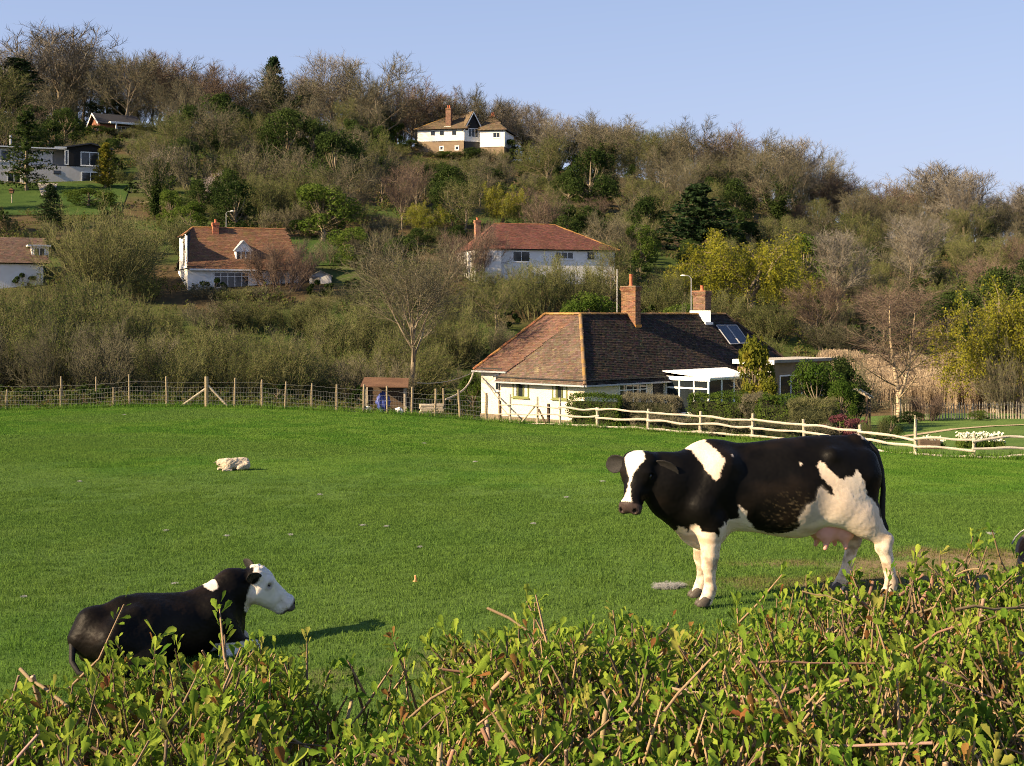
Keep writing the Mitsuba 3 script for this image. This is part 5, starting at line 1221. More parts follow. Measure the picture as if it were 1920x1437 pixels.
shrub_px('bright_bush_0', 885, 790, 700, 52, 84.0, 'leafy green climber at the left corner of the cottage')
shrub_px('bright_bush_1', 1535, 790, 675, 110, 66.0, 'big loose green shrub at the right end of the cottage')
shrub_px('evergreen_0', 1580, 795, 668, 85, 67.5, 'dark feathery shrub behind the garden arch')
shrub_px('bright_bush_0', 1580, 795, 712, 60, 64.0, 'bright green climber over the garden arch')
shrub_px('thicket_0', 1600, 790, 660, 90, 70, 'bare grey bush behind the garden arch')
shrub_px('purple_bush_0', 1577, 815, 775, 62, 58.5, 'low purple-leaved bush behind the rail fence')
shrub_px('purple_bush_0', 1605, 815, 783, 50, 59.5, 'second, smaller purple-brown bush beside the purple one')
shrub_px('scrub_0', 1636, 822, 779, 54, 57.5, 'rounded grey-green dome bush behind the rail fence')
shrub_px('evergreen_1', 1672, 815, 778, 44, 60.0, 'small dark bush right of the grey-green dome')
shrub_px('evergreen_2', 1706, 800, 770, 46, 73.0, 'dark low bush at the foot of the birch')
shrub_px('fan_shrub_0', 1740, 790, 735, 70, 76.5, 'leafless brown shrub before the picket fence')
shrub_px('bright_bush_1', 1835, 800, 768, 34, 76.0, 'small yellow-green plant against the picket fence')
shrub_px('thicket_1', 1895, 790, 640, 110, 84.0, 'grey bare bush at the right edge behind the picket fence')
shrub_px('thicket_2', 1640, 775, 735, 150, 88.0, 'low dark thicket behind the garden arch')
ar = thing('garden_arch', 'weathered wooden garden arch with a pitched top beside the big shrubs', 'arch')
A0 = at(1603, 795, 65.0); A0[2] = float(ground(A0[0], 65)); AP = Place(A0, -25)
for x in (-.55, .55):
    for y in (0, .7): add(ar, 'post', AP(box(x, y, .85, .09, .09, 1.75)), 'dark_wood')
for y in (0, .7):
    for s in (-1, 1): add(ar, 'rafter', AP(tube([(s * .72, y, 1.58), (0, y, 2.0)], .045, 4)), 'grey_wood')
for s in (-1, 1):
    for k in range(4): add(ar, 'lath', AP(tube([(s * (.15 + k * .16), -.1, 1.95 - k * .09), (s * (.15 + k * .16), .8, 1.95 - k * .09)], .022, 4)), 'grey_wood')
# flowers, trough and path
def flowers(label, u0, u1, vt, vb, y, n, seed):
    r = np.random.default_rng(seed); key = thing('flower_bed', label, None, kind='stuff')
    x = (r.uniform(u0, u1, n) - 960) * y / FOCAL; yy = y + r.uniform(-.5, .5, n); g = ground(x, yy); h = (vb - vt) * y / FOCAL * r.uniform(.45, 1.0, n)
    st = np.stack([np.stack([x, yy, g], -1), np.stack([x + r.normal(0, .03, n), yy, g + h], -1)], 1)
    scene[f'{key}__stems'] = mikit.ply(tubes(st, np.full((n, 2), .008), 3), 'bright_leaf')
    P = np.repeat(st[:, 1], 5, 0) + r.normal(0, .018, (n * 5, 3)); v, f = leaf_quads(r, P, .075, 0, np.tile([0, -1, .6], (n * 5, 1)), .8)
    scene[f'{key}__blooms'] = mikit.ply((v, f), 'petal_mat')
    lv, lf = leaf_quads(r, np.repeat(st[:, 0], 4, 0) + np.array([0, 0, .12]) + r.normal(0, .07, (n * 4, 3)) * (1, 1, .6), .22, 2.0, None, .16)
    scene[f'{key}__leaves'] = mikit.ply((lv, lf), 'bright_leaf')
flowers('white flowers growing in and around a low wooden trough', 1724, 1766, 806, 826, 56.5, 70, 1)
flowers('long bank of white flowers on the garden lawn', 1796, 1880, 798, 826, 57.0, 190, 2)
tr_ = thing('planter_trough', 'dark wooden planter trough holding white flowers behind the rail fence', 'planter')
q = at(1742, 832, 56.0); q[2] = float(ground(q[0], 56.0)); TP = Place(q, -4)
for k in range(3): add(tr_, 'board', TP(box(0, -.2, .07 + k * .115, .8, .03, .105)), 'dark_wood'); add(tr_, 'board', TP(box(0, .2, .07 + k * .115, .8, .03, .105)), 'dark_wood')
for s in (-1, 1): add(tr_, 'end', TP(box(s * .39, 0, .18, .03, .37, .35)), 'dark_wood')
def strip(name, label, pts, w, mat, lift=.02):
    P = np.array(pts); d = np.gradient(P, axis=0); n = unit(np.stack([-d[:, 1], d[:, 0]], -1)) * w / 2
    q = np.concatenate([P + n, P - n]); z = ground(q[:, 0], q[:, 1]) + lift; k = len(P); i = np.arange(k - 1)
    add(thing(name, label, None, kind='structure'), None, (np.column_stack([q, z]), np.vstack([np.stack([i + k, i + k + 1, i + 1], 1), np.stack([i + k, i + 1, i], 1)])), mat, smooth=True)
plain('gravel_mat', lambda p, n, uv: mix((.20, .165, .105), (.29, .24, .165), fbm(p.x * 6, p.y * 6, 0, 3)), .95, .1)
strip('garden_path', 'pale gravel path crossing the garden lawn', [((u - 960) * y / FOCAL, y) for u, y in ((1660, 60.5), (1720, 63), (1790, 66.5), (1860, 69.5), (1960, 72))], .42, 'gravel_mat', .03)

# ------------------------------------------------------------------ reeds
def reed_patch(seed):
    r = np.random.default_rng(seed); n = 420
    b = np.stack([r.uniform(-.9, .9, n), r.uniform(-.9, .9, n), np.full(n, -.05)], -1); h = r.uniform(.7, 1.0, n)
    t = b + np.stack([r.normal(0, .10, n), r.normal(0, .10, n), h], -1); m = (b + t) / 2 + r.normal(0, .02, (n, 3))
    v, f = tubes(np.stack([b, m, t], 1), np.stack([np.full(n, .010), np.full(n, .008), np.full(n, .004)], 1), 3)
    return join([(v, f), leaf_quads(r, np.vstack([m, t, t]) + r.normal(0, .03, (3 * n, 3)), .18, 1.6, None, .14)])
for k in range(2): scene[f'reed_{k}'] = {'type': 'shapegroup', 'reeds': mikit.ply(reed_patch(300 + k), 'reed_leaf')}
rk_ = thing('reeds', 'pale dry reed bed beyond the garden, behind the birch', None, kind='stuff'); n = 0
for y in np.arange(90, 109, 1.7):
    for u in np.arange(1560, 1960, 1.5 * FOCAL / y):
        x = (u - 960) * y / FOCAL + rf.uniform(-.4, .4); n += 1; h = rf.uniform(1.5, 2.3)
        scene[f'{rk_}__{n:04d}'] = {'type': 'instance', 'to_world': T().translate([x, y, float(ground(x, y))]).rotate([0, 0, 1], rf.uniform(0, 360)).scale([1, 1, h]), 'g': {'type': 'ref', 'id': f'reed_{n % 2}'}}

# ------------------------------------------------------------------ poles and lamps
def lamp(label, u, vt, y, side):
    x = (u - 960) * y / FOCAL; g = float(ground(x, y)); top = EYE - (vt - HORIZON) * y / FOCAL
    key = thing('street_lamp', label, 'street lamp')
    add(key, 'pole', tube([(x, y, g - .2), (x, y, (g + top) / 2), (x, y, top - .15), (x + side * .15, y, top), (x + side * .4, y, top + .05)], [.032, .028, .025, .022, .022], 8), 'lead_mat', smooth=True)
    add(key, 'lantern', moved(blob((0, 0, 0), (.20, .09, .06), 2, .1), frame((x + side * .58, y, top + .04), 0)), 'white_paint', smooth=True)
lamp('street lamp with a white head rising behind the cottage beside the second chimney', 1296, 518, 99.0, -1)
lamp('street lamp standing behind the orange chimney of the dormer house', 424, 397, float(y1) + 12, 1)
pp = thing('telegraph_pole', 'bare grey pole on the upper left slope', 'pole'); q = on_ground(336, 290, 120); add(pp, None, tube([q - [0, 0, .3], [q[0], q[1], EYE - (238 - HORIZON) * q[1] / FOCAL]], [.12, .08], 8), 'grey_wood', smooth=40)
pa_ = thing('aerial_mast', 'thin pale mast beside the first cottage chimney', 'mast'); q = at(1157, 590, 84.5); add(pa_, None, tube([q - [0, 0, .3], at(1157, 505, 84.5)], .016, 6), 'white_paint')
bt = thing('bird_table', 'small wooden bird table on the upper left lawn', 'bird table'); q = on_ground(22, 382, 120); hb = 26 * q[1] / FOCAL
add(bt, 'post', tube([q, q + [0, 0, hb * .75]], .07, 6), 'grey_wood'); add(bt, 'house', cat(box(q[0], q[1], q[2] + hb * .84, .45, .4, hb * .2), trimesh.Trimesh(*[np.array(z) for z in ([(q[0] - .35, q[1] - .3, q[2] + hb * .95), (q[0] + .35, q[1] - .3, q[2] + hb * .95), (q[0], q[1] - .3, q[2] + hb * 1.12), (q[0] - .35, q[1] + .3, q[2] + hb * .95), (q[0] + .35, q[1] + .3, q[2] + hb * .95), (q[0], q[1] + .3, q[2] + hb * 1.12)], [(0, 1, 2), (3, 5, 4), (0, 2, 5), (0, 5, 3), (1, 4, 5), (1, 5, 2), (0, 3, 4), (0, 4, 1)])], process=False)), 'rust_mat')
# ------------------------------------------------------------------ standing cow. Local axes: x forward, y to its left (towards the hedge), z up
plain('coat_mat', VC, .5, .08)
plain('hoof_mat', (.06, .05, .04), .6)
plain('udder_mat', lambda p, n, uv: mix((.56, .25, .21), (.66, .35, .29), fbm(p.x * 25, p.y * 25, p.z * 25, 3)), .55, .35)
plain('eye_mat', (.008, .006, .005), .12, .6)
plain('ear_mat', lambda p, n, uv: mix((.006, .0055, .006), (.016, .014, .013), fbm(p.x * 40, p.y * 40, p.z * 40, 2)), .7, .3)

HEAD_O = np.array([1.25, .13, 1.305])
HSC = np.array([.94, 1.16, 1.08])
yaw, pit = math.radians(50), math.radians(64)
HA = np.array([math.cos(pit) * math.cos(yaw), math.cos(pit) * math.sin(yaw), -math.sin(pit)])     # poll to muzzle
HN = np.array([math.sin(pit) * math.cos(yaw), math.sin(pit) * math.sin(yaw), math.cos(pit)])      # out of the forehead
HS = np.cross(HN, HA)                                                                               # its left
def hd(a, s, n): return HEAD_O + HA * a * HSC[0] + HS * s * HSC[1] + HN * n * HSC[2]
HR = np.stack([HA, HS, HN], 1)

def head_sdf(q):
    d = cone_sdf(q, (.035, -.05, -.055), (.035, .05, -.055), .085, .085)
    d = smin(d, ell_sdf(q, (.10, 0, -.03), (.13, .115, .085)), .04)
    for s in (-1, 1):
        d = smin(d, cone_sdf(q, (.165, s * .088, -.035), (.215, s * .075, -.05), .040, .035), .05)
        d = smin(d, cone_sdf(q, (.15, s * .055, -.135), (.32, s * .035, -.105), .088, .055), .05)
    d = smin(d, cone_sdf(q, (.18, 0, -.035), (.44, 0, -.04), .078, .058, (1, 1.0, .85)), .05)
    d = smin(d, ell_sdf(q, (.475, 0, -.05), (.062, .088, .062)), .035)
    d = smin(d, cone_sdf(q, (.30, 0, -.13), (.475, 0, -.112), .05, .042, (1, 1.2, 1)), .03)
    for s in (-1, 1):                                                        # nostrils and eye sockets
        d = np.maximum(d, -cone_sdf(q, (.520, s * .048, -.020), (.506, s * .066, -.036), .011, .013))
        d = smin(d, ell_sdf(q, (.518, s * .05, -.055), (.03, .034, .034)), .02)
        d = np.maximum(d, -cone_sdf(q, (.505, s * .057, -.012), (.528, s * .048, -.034), .006, .012))
    for s in (-1, 1):
        d = np.maximum(d, -ell_sdf(q, (.185, s * .122, -.03), (.026, .02, .018)))
    d = np.maximum(d, -cone_sdf(q, (.545, -.05, -.092), (.47, -.085, -.088), .004, .005))
    d = np.maximum(d, -cone_sdf(q, (.545, .05, -.092), (.47, .085, -.088), .004, .005))
    return d

def cow_sdf(p):
    d = cone_sdf(p, (.46, 0, .975), (-.12, 0, .975), .360, .405, (1, .76, 1))
    d = smin(d, cone_sdf(p, (-.12, 0, .975), (-.42, 0, 1.045), .395, .32, (1, .77, 1)), .12)
    d = smin(d, cone_sdf(p, (-.40, 0, 1.13), (-.62, 0, 1.14), .27, .22, (1, .95, 1)), .12)
    d = smin(d, cone_sdf(p, (.62, 0, 1.285), (-.20, 0, 1.325), .065, .045), .10)
    d = smin(d, cone_sdf(p, (-.20, 0, 1.33), (-.68, 0, 1.385), .05, .045), .09)
    d = smin(d, cone_sdf(p, (-.66, 0, 1.385), (-.785, 0, 1.325), .055, .04), .05)
    d = smin(d, ell_sdf(p, (.60, 0, 1.26), (.19, .10, .12)), .12)
    for s in (-1, 1):
        d = smin(d, cone_sdf(p, (-.37, s * .235, 1.28), (-.45, s * .20, 1.25), .060, .06), .06)     # hook bone
        d = smin(d, cone_sdf(p, (-.72, s * .105, 1.22), (-.70, s * .14, 1.10), .075, .10), .08)     # pin bone
        d = smin(d, cone_sdf(p, (.56, s * .17, 1.20), (.74, s * .20, .84), .135, .13), .10)         # shoulder
        d = smin(d, cone_sdf(p, (.74, s * .20, .86), (.64, s * .215, .70), .12, .095), .06)         # upper arm
    d = smin(d, cone_sdf(p, (.70, 0, 1.01), (1.0, .11, 1.06), .335, .235, (1, .66, 1)), .12)       # neck
    d = smin(d, cone_sdf(p, (.97, .09, 1.08), hd(.06, 0, -.12), .225, .13, (1, .78, 1)), .08)
    d = smin(d, cone_sdf(p, (.76, 0, .66), (.98, .10, .86), .13, .12, (1, .8, 1)), .12)            # dewlap
    d = smin(d, ell_sdf(p, (.65, 0, .62), (.17, .17, .17)), .10)                                     # brisket
    d = smin(d, head_sdf((p - HEAD_O) @ HR / HSC), .035)
    # front legs
    for x, s in ((.0, 1), (-.045, -1)):
        y = s * .19
        d = smin(d, cone_sdf(p, (.655 + x, y * 1.05, .74), (.665 + x, y, .44), .108, .074), .05)
        d = smin(d, cone_sdf(p, (.668 + x, y, .43), (.675 + x, y, .35), .066, .064), .03)
        d = smin(d, cone_sdf(p, (.670 + x, y, .35), (.665 + x, y, .16), .052, .044), .03)
        d = smin(d, cone_sdf(p, (.665 + x, y, .15), (.675 + x, y, .11), .054, .054), .02)
        d = smin(d, cone_sdf(p, (.68 + x, y, .11), (.70 + x, y, .05), .048, .055), .02)
    # near hind leg, drawn back
    y = .20
    d = smin(d, cone_sdf(p, (-.52, y * .8, 1.08), (-.46, y, .86), .215, .175, (1, .62, 1)), .10)
    d = smin(d, cone_sdf(p, (-.62, y * .7, 1.04), (-.66, y * .85, .82), .17, .135, (1, .70, 1)), .08)
    d = smin(d, cone_sdf(p, (-.45, y * 1.05, .84), (-.66, y, .69), .135, .125, (1, .66, 1)), .08)
    d = smin(d, cone_sdf(p, (-.62, y, .74), (-.82, y, .54), .125, .075, (1, .72, 1)), .05)
    d = smin(d, cone_sdf(p, (-.86, y, .53), (-.82, y, .46), .058, .062), .03)
    d = smin(d, cone_sdf(p, (-.84, y, .46), (-.90, y, .17), .058, .046), .03)
    d = smin(d, cone_sdf(p, (-.90, y, .16), (-.89, y, .11), .054, .053), .02)
    d = smin(d, cone_sdf(p, (-.88, y, .11), (-.85, y, .05), .047, .054), .02)
    # far hind leg, under the body
    y = -.19
    d = smin(d, cone_sdf(p, (-.50, y * .8, 1.08), (-.42, y, .84), .215, .17, (1, .62, 1)), .10)
    d = smin(d, cone_sdf(p, (-.62, y * .7, 1.04), (-.60, y * .85, .80), .17, .12, (1, .70, 1)), .08)
    d = smin(d, cone_sdf(p, (-.48, y, .80), (-.72, y, .55), .13, .078, (1, .72, 1)), .06)
    d = smin(d, cone_sdf(p, (-.76, y, .535), (-.72, y, .46), .058, .062), .03)
    d = smin(d, cone_sdf(p, (-.725, y, .47), (-.65, y, .18), .056, .046), .03)
    d = smin(d, cone_sdf(p, (-.645, y, .165), (-.625, y, .12), .054, .053), .02)
    d = smin(d, cone_sdf(p, (-.615, y, .11), (-.58, y, .05), .047, .054), .02)
    # flank hollow in front of the hip
    return d

def _zoom(pts):
    """Positions read off an enlarged view of the cow's left side, in metres of its own side plane."""
    out = []
    for a, b in pts:
        u, v = 1100 + a / 2.994, 780 + b / 2.994
        k = (u - 1330) / 280
        out.append(((1480 - u) / 215, (1130 - 30 * k - v) / (218 - 13 * k)))
    return out
WHITE_LOW = _zoom([(540, 720), (550, 615), (575, 615), (600, 645), (612, 590), (630, 595), (650, 628), (700, 622), (722, 630), (735, 668), (745, 600), (770, 560), (785, 590), (792, 556), (830, 552), (866, 545), (846, 505), (858, 475), (882, 490), (912, 540), (935, 590), (1000, 622), (1080, 632), (1150, 606), (1190, 570), (1170, 520), (1205, 480), (1212, 445), (1265, 420), (1272, 365), (1300, 350), (1368, 398), (1352, 345), (1300, 290), (1278, 240), (1305, 203), (1345, 252), (1420, 305), (1435, 280), (1470, 285), (1492, 254), (1515, 272), (1540, 330), (1562, 384), (1620, 432), (1650, 500), (1900, 560), (1900, 1200), (500, 1200)])
WHITE_SHOULDER = _zoom([(535, 172), (560, 155), (620, 110), (700, 100), (742, 165), (772, 208), (750, 275), (716, 335), (690, 302), (650, 232), (622, 187), (590, 165)])
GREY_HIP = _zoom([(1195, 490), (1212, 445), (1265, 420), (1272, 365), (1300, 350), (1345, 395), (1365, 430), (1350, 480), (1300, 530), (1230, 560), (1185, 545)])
SPOTS = [_zoom([(820, 195)])[0], _zoom([(1190, 228)])[0]]

cow = surface(cow_sdf, (-1.02, -.45, .0), (1.62, .62, 1.5), .0125)
P = cow.vertices.copy()
nf = lambda f, s=0, o=3: meshkit.fbm(P * f, o, s) - .5
wx, wz = P[:, 0] + .05 * nf(16, 1) + .02 * nf(60, 3), P[:, 2] + .05 * nf(16, 2) + .03 * nf(60, 4)
white = edge(inside_poly(WHITE_LOW, wx, wz))
white = np.maximum(white, edge(inside_poly(WHITE_SHOULDER, wx, wz)) * (P[:, 2] > .9))
for sx, sz in SPOTS:
    white = np.maximum(white, edge(.012 - np.hypot(wx - sx, wz - sz)) * (P[:, 1] > 0))
white = np.maximum(white, edge(.05 - np.linalg.norm((P - (-.70, 0, 1.41)) / (1.2, 1, 1), axis=1) + .05 * nf(30, 6)))     # tail head
q = (P - HEAD_O) @ HR / HSC
in_head = (q[:, 0] > -.07) & (q[:, 0] < .56) & (np.abs(q[:, 1]) < .16) & (q[:, 2] > -.25) & (P[:, 0] > 1.02)
blaze_w = np.interp(q[:, 0], [-.05, .0, .05, .10, .15, .20, .25, .31, .36, .41, .45, .47], [.02, .060, .080, .068, .044, .022, .010, .008, .016, .030, .040, .03])
blaze_c = np.interp(q[:, 0], [0, .1, .3, .45], [-.005, -.008, -.012, -.012])
bl = edge(np.minimum(blaze_w - np.abs(q[:, 1] + .02 * nf(30, 7) - blaze_c), .455 - q[:, 0])) * edge(q[:, 2] + .11, .02) * in_head
throat = edge(.05 - np.linalg.norm((q - (.27, .05, -.21)) / (1.5, 1, .8), axis=1) + .05 * nf(25, 9)) * in_head
white = np.where(in_head, np.maximum(bl, throat), white)
black = np.array([.0042, .0038, .0037])
C = np.tile(black, (len(P), 1)) * (1 + 1.2 * np.clip(nf(7, 11), -.3, .5))[:, None]
C = blend(C, (.030, .020, .014), .5 * np.clip(nf(4, 12) * 2.5, 0, 1))                                  # rusty tinge
cream = np.array([.66, .53, .41]) * (1 + .22 * nf(22, 13, 4))[:, None]
cream = blend(cream, (.70, .62, .53), np.clip(nf(3, 14) * 3, 0, 1))
C = blend(C, 0, white * 0) * (1 - white[:, None]) + cream * white[:, None]
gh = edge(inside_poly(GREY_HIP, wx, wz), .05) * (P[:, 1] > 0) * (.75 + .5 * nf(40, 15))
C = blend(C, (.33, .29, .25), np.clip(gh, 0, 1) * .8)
C = blend(C, (.74, .70, .62), bl * .85)
# dried mud: caked specks on the flank, stains at knees, hocks and feet
mud = np.clip((meshkit.fbm(P * (38, 38, 60), 3, 21) - .60) * 9, 0, 1) * edge(.17 - np.hypot((P[:, 0] + .02) / 1.3, P[:, 2] - .80), .12) * (P[:, 1] > 0)
C = blend(C, (.20, .155, .09), mud * .35)
leg = edge(.50 - P[:, 2] + .25 * nf(9, 22), .15) * np.clip((meshkit.fbm(P * 13, 4, 23) - .47) * 5, 0, 1)
C = blend(C, (.15, .095, .05), leg * .65)
belly = edge(.66 - P[:, 2], .06) * np.clip((meshkit.fbm(P * (6, 6, 14), 4, 24) - .48) * 5, 0, 1) * (P[:, 2] > .48)
C = blend(C, (.30, .19, .085), belly * .55)
# bare skin of the muzzle
mz = edge(q[:, 0] - .462 + .02 * nf(25, 25), .012) * in_head
C = blend(C, (.050, .036, .033), mz)
C = blend(C, (.006, .005, .005), mz * edge(.017 - np.minimum(np.linalg.norm(q - (.515, .056, -.022), axis=1), np.linalg.norm(q - (.515, -.056, -.022), axis=1)), .01))
C = blend(C, (.012, .010, .010), edge(-.088 - q[:, 2], .02) * mz)
cow.vertices = P + cow.vertex_normals * (.0035 * nf(45, 31, 3) + .0015 * nf(12, 32) + .003 * (meshkit.fbm(P * (70, 70, 18), 2, 40) - .5))[:, None]

COW_M = frame((0, 0, 0), 180 + 9)
_o = at(1463, 1115, 12.2); COW_M[:3, 3] = (_o[0], 12.2, float(ground(_o[0], 12.2)) + .005)
def cowput(m): return moved(m, COW_M @ np.diag([1.05, 1, 1, 1]))
ck = thing('cow', 'black and white cow standing broadside behind the hedge with its head turned to the viewer', 'cow')
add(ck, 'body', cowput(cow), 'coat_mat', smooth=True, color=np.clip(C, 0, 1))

def udder_sdf(p):
    d = ell_sdf(p, (-.43, .03, .66), (.20, .15, .15))
    for x, y, lx in ((-.37, .11, .02), (-.52, .11, -.01), (-.36, -.07, .02), (-.50, -.07, -.01)):
        d = smin(d, ell_sdf(p, (x, y * .9, .60), (.095, .08, .095)), .03)
        d = smin(d, cone_sdf(p, (x, y, .53), (x + lx, y * 1.1, .455), .030, .017), .03)
    return d
ud = surface(udder_sdf, (-.75, -.25, .40), (-.15, .30, .85), .010)
add(ck, 'udder', cowput(ud), 'udder_mat', smooth=True)
tl = tube([(-.765, 0, 1.345), (-.835, 0, 1.28), (-.885, .02, 1.12), (-.90, .03, .95), (-.89, .03, .80), (-.88, .03, .66)], [.045, .038, .026, .022, .026, .036], 10)
sw = [tubes(np.array([[(-.88 + .02 * math.cos(a), .03 + .02 * math.sin(a), .70), (-.88 + .05 * math.cos(a), .03 + .05 * math.sin(a), .60), (-.87 + .03 * math.cos(a), .02 + .03 * math.sin(a), .46 + .04 * (i % 3))]]), np.array([[.018, .018, .003]]), 5) for i, a in enumerate(np.linspace(0, 6.1, 12))]
tv, tf = join([(np.array(tl.vertices), np.array(tl.faces))] + sw)
add(ck, 'tail', cowput(trimesh.Trimesh(tv, tf, process=False)), 'ear_mat', smooth=True)
def ear_mesh(base, out, up, L, W, cup):
    """A leaf-shaped, cupped ear with thickness: base point, outward axis, the axis its opening faces."""
    out = out / np.linalg.norm(out); up = up - out * (up @ out); up /= np.linalg.norm(up); sd = np.cross(out, up)
    nt, nw = 18, 13
    t, w = np.meshgrid(np.linspace(0, 1, nt), np.linspace(-1, 1, nw), indexing='ij')
    wid = W * np.interp(t, [0, .08, .2, .4, .65, .82, .93, 1.0], [.38, .46, .70, .97, 1.0, .78, .48, .06])
    crv = 1.15 * np.cos(t * 1.2)
    y, z = wid * np.sin(w * crv) / np.sin(np.maximum(crv, .3)) , wid * (1 - np.cos(w * crv)) * cup
    z = z - .03 * t ** 2
    p = base + (t * L)[..., None] * out + y[..., None] * sd + z[..., None] * up
    i, j = np.meshgrid(np.arange(nt - 1), np.arange(nw - 1), indexing='ij')
    a = i * nw + j
    f = np.vstack([np.stack([a, a + nw, a + nw + 1], -1).reshape(-1, 3), np.stack([a, a + nw + 1, a + 1], -1).reshape(-1, 3)])
    top = trimesh.Trimesh(p.reshape(-1, 3), f, process=False)
    n = top.vertex_normals
    th = (.010 * (1 - .75 * np.abs(w)) * (1 - .7 * t) + .002).reshape(-1, 1)
    v = np.vstack([top.vertices + n * th, top.vertices - n * th]); k = nt * nw
    ring = np.concatenate([np.arange(nw), np.arange(1, nt) * nw + nw - 1, (nt - 1) * nw + np.arange(nw - 2, -1, -1), np.arange(nt - 2, 0, -1) * nw])
    r2 = np.roll(ring, -1)
    return trimesh.Trimesh(v, np.vstack([f, f[:, ::-1] + k, np.stack([ring, r2, r2 + k], 1), np.stack([ring, r2 + k, ring + k], 1)]), process=False)
for s, o, u in ((-1, -HS * 1.0 + HA * .16 - HN * .10, HN * .9 + HA * .35), (1, HS * .92 + HA * .30 - HN * .25, HN * .8 + HA * .5)):
    add(ck, 'ear', cowput(ear_mesh(hd(.055, s * .095, -.055), o, u, .23, .078, .75)), 'ear_mat', smooth=True)
for s in (-1, 1):
    e = trimesh.creation.icosphere(3, 1.0)
    e.vertices = np.array(e.vertices) * (.026, .019, .020) @ HR.T + hd(.185, s * .106, -.030)
    add(ck, 'eye', cowput(e), 'eye_mat', smooth=True)
for x, y in ((.705, .19), (.66, -.19), (-.84, .20), (-.57, -.19)):
    hs = [surface(lambda p, k=k: np.maximum(cone_sdf(p, (x - .01, y + k * .028, .07), (x + .03, y + k * .032, .02), .036, .046, (1.15, .75, 1)), .004 - p[:, 2]), (x - .13, y - .12, -.03), (x + .16, y + .12, .15), .008, 0) for k in (-1, 1)]
    add(ck, 'hoof', cowput(cat(hs)), 'hoof_mat', smooth=40)
# ------------------------------------------------------------------ lying cow. Local axes: x forward, y to its left, z up; its right side is towards the hedge
LH_O = np.array([.93, -.03, .79])
lyaw, lpit = math.radians(-17), math.radians(42)
LA = np.array([math.cos(lpit) * math.cos(lyaw), math.cos(lpit) * math.sin(lyaw), -math.sin(lpit)])
LN = np.array([math.sin(lpit) * math.cos(lyaw), math.sin(lpit) * math.sin(lyaw), math.cos(lpit)])
LS = np.cross(LN, LA)
LR = np.stack([LA, LS, LN], 1)
LK = 1.0
LSC = np.array([1.0, 1.22, 1.30])
def lhd(a, s, n): return LH_O + LA * a * LSC[0] + LS * s * LSC[1] + LN * n * LSC[2]
def lying_head(p):
    return head_sdf((p - LH_O) @ LR / LSC)
def lying_sdf(p):
    d = cone_sdf(p, (.42, 0, .32), (-.20, 0, .34), .285, .315, (1, .98, 1))
    d = smin(d, cone_sdf(p, (-.20, 0, .34), (-.55, .02, .33), .31, .235, (1, 1.05, 1)), .10)
    d = smin(d, cone_sdf(p, (.45, 0, .555), (-.35, 0, .60), .055, .05), .09)
    d = smin(d, cone_sdf(p, (-.35, 0, .60), (-.66, .02, .52), .055, .06), .09)
    d = smin(d, cone_sdf(p, (-.62, .02, .48), (-.74, .02, .34), .12, .09), .08)
    d = smin(d, ell_sdf(p, (.50, 0, .53), (.17, .09, .10)), .09)
    for s in (-1, 1):
        d = smin(d, cone_sdf(p, (-.32, s * .20, .54), (-.42, s * .19, .50), .06, .07), .08)
        d = smin(d, cone_sdf(p, (.44, s * .17, .46), (.60, s * .20, .20), .13, .11), .09)
        d = smin(d, cone_sdf(p, (-.50, s * .23, .32), (-.22, s * .34, .20), .19, .12, (1, .75, 1)), .08)   # folded thigh
        d = smin(d, cone_sdf(p, (-.22, s * .36, .16), (-.52, s * .40, .09), .10, .065), .06)
        d = smin(d, cone_sdf(p, (-.52, s * .41, .08), (-.20, s * .43, .06), .055, .042), .04)
    d = smin(d, cone_sdf(p, (.50, 0, .42), (.72, 0, .60), .245, .20, (1, .72, 1)), .10)                  # neck
    d = smin(d, cone_sdf(p, (.72, 0, .62), lhd(.04, 0, -.11), .175, .12, (1, .8, 1)), .07)
    d = smin(d, cone_sdf(p, (.62, 0, .22), (.76, 0, .46), .12, .11, (1, .7, 1)), .10)                     # dewlap and chest
    d = smin(d, ell_sdf(p, (.64, 0, .22), (.17, .17, .19)), .09)
    d = smin(d, lying_head(p), .03)
    d = smin(d, cone_sdf(p, (.56, -.21, .17), (.80, -.25, .085), .085, .062), .05)                        # forelegs, folded under
    d = smin(d, cone_sdf(p, (.80, -.25, .082), (.52, -.30, .055), .064, .042), .03)
    d = smin(d, cone_sdf(p, (.52, -.30, .055), (.44, -.31, .04), .046, .036), .02)
    d = smin(d, cone_sdf(p, (.58, .20, .16), (.90, .18, .085), .085, .060), .05)
    d = smin(d, cone_sdf(p, (.90, .18, .082), (.66, .25, .055), .060, .04), .03)
    return d
ly = surface(lying_sdf, (-.95, -.60, -.02), (1.62, .60, 1.05), .0125)
P = ly.vertices.copy()
q = ((P - LH_O) @ LR) / LSC
in_head = (q[:, 0] > -.10) & (q[:, 0] < .58) & (np.abs(q[:, 1]) < .17) & (q[:, 2] > -.28) & (P[:, 0] > .78)
face = edge(q[:, 0] + .62 * q[:, 2] + .028 - .05 * np.clip(np.abs(q[:, 1]) / .1, 0, 1) * 0 + .03 * nf(18, 1), .012) * in_head
face = np.maximum(face, edge(.07 - np.linalg.norm(q - (.01, 0, .03), axis=1) + .03 * nf(20, 2), .01) * in_head)
eyepatch = edge(.05 - np.hypot(q[:, 0] - .02, q[:, 2] + .06), .012) * in_head
back = np.maximum(edge(.046 - np.hypot((P[:, 0] - .47) / 1.3, P[:, 2] - .69) + .06 * nf(12, 3)) * (P[:, 1] > -.25),
                  edge(.17 - np.hypot(P[:, 0] - .18, (P[:, 1] - .22) * 1.0) + .10 * nf(9, 4)) * (P[:, 2] > .52))
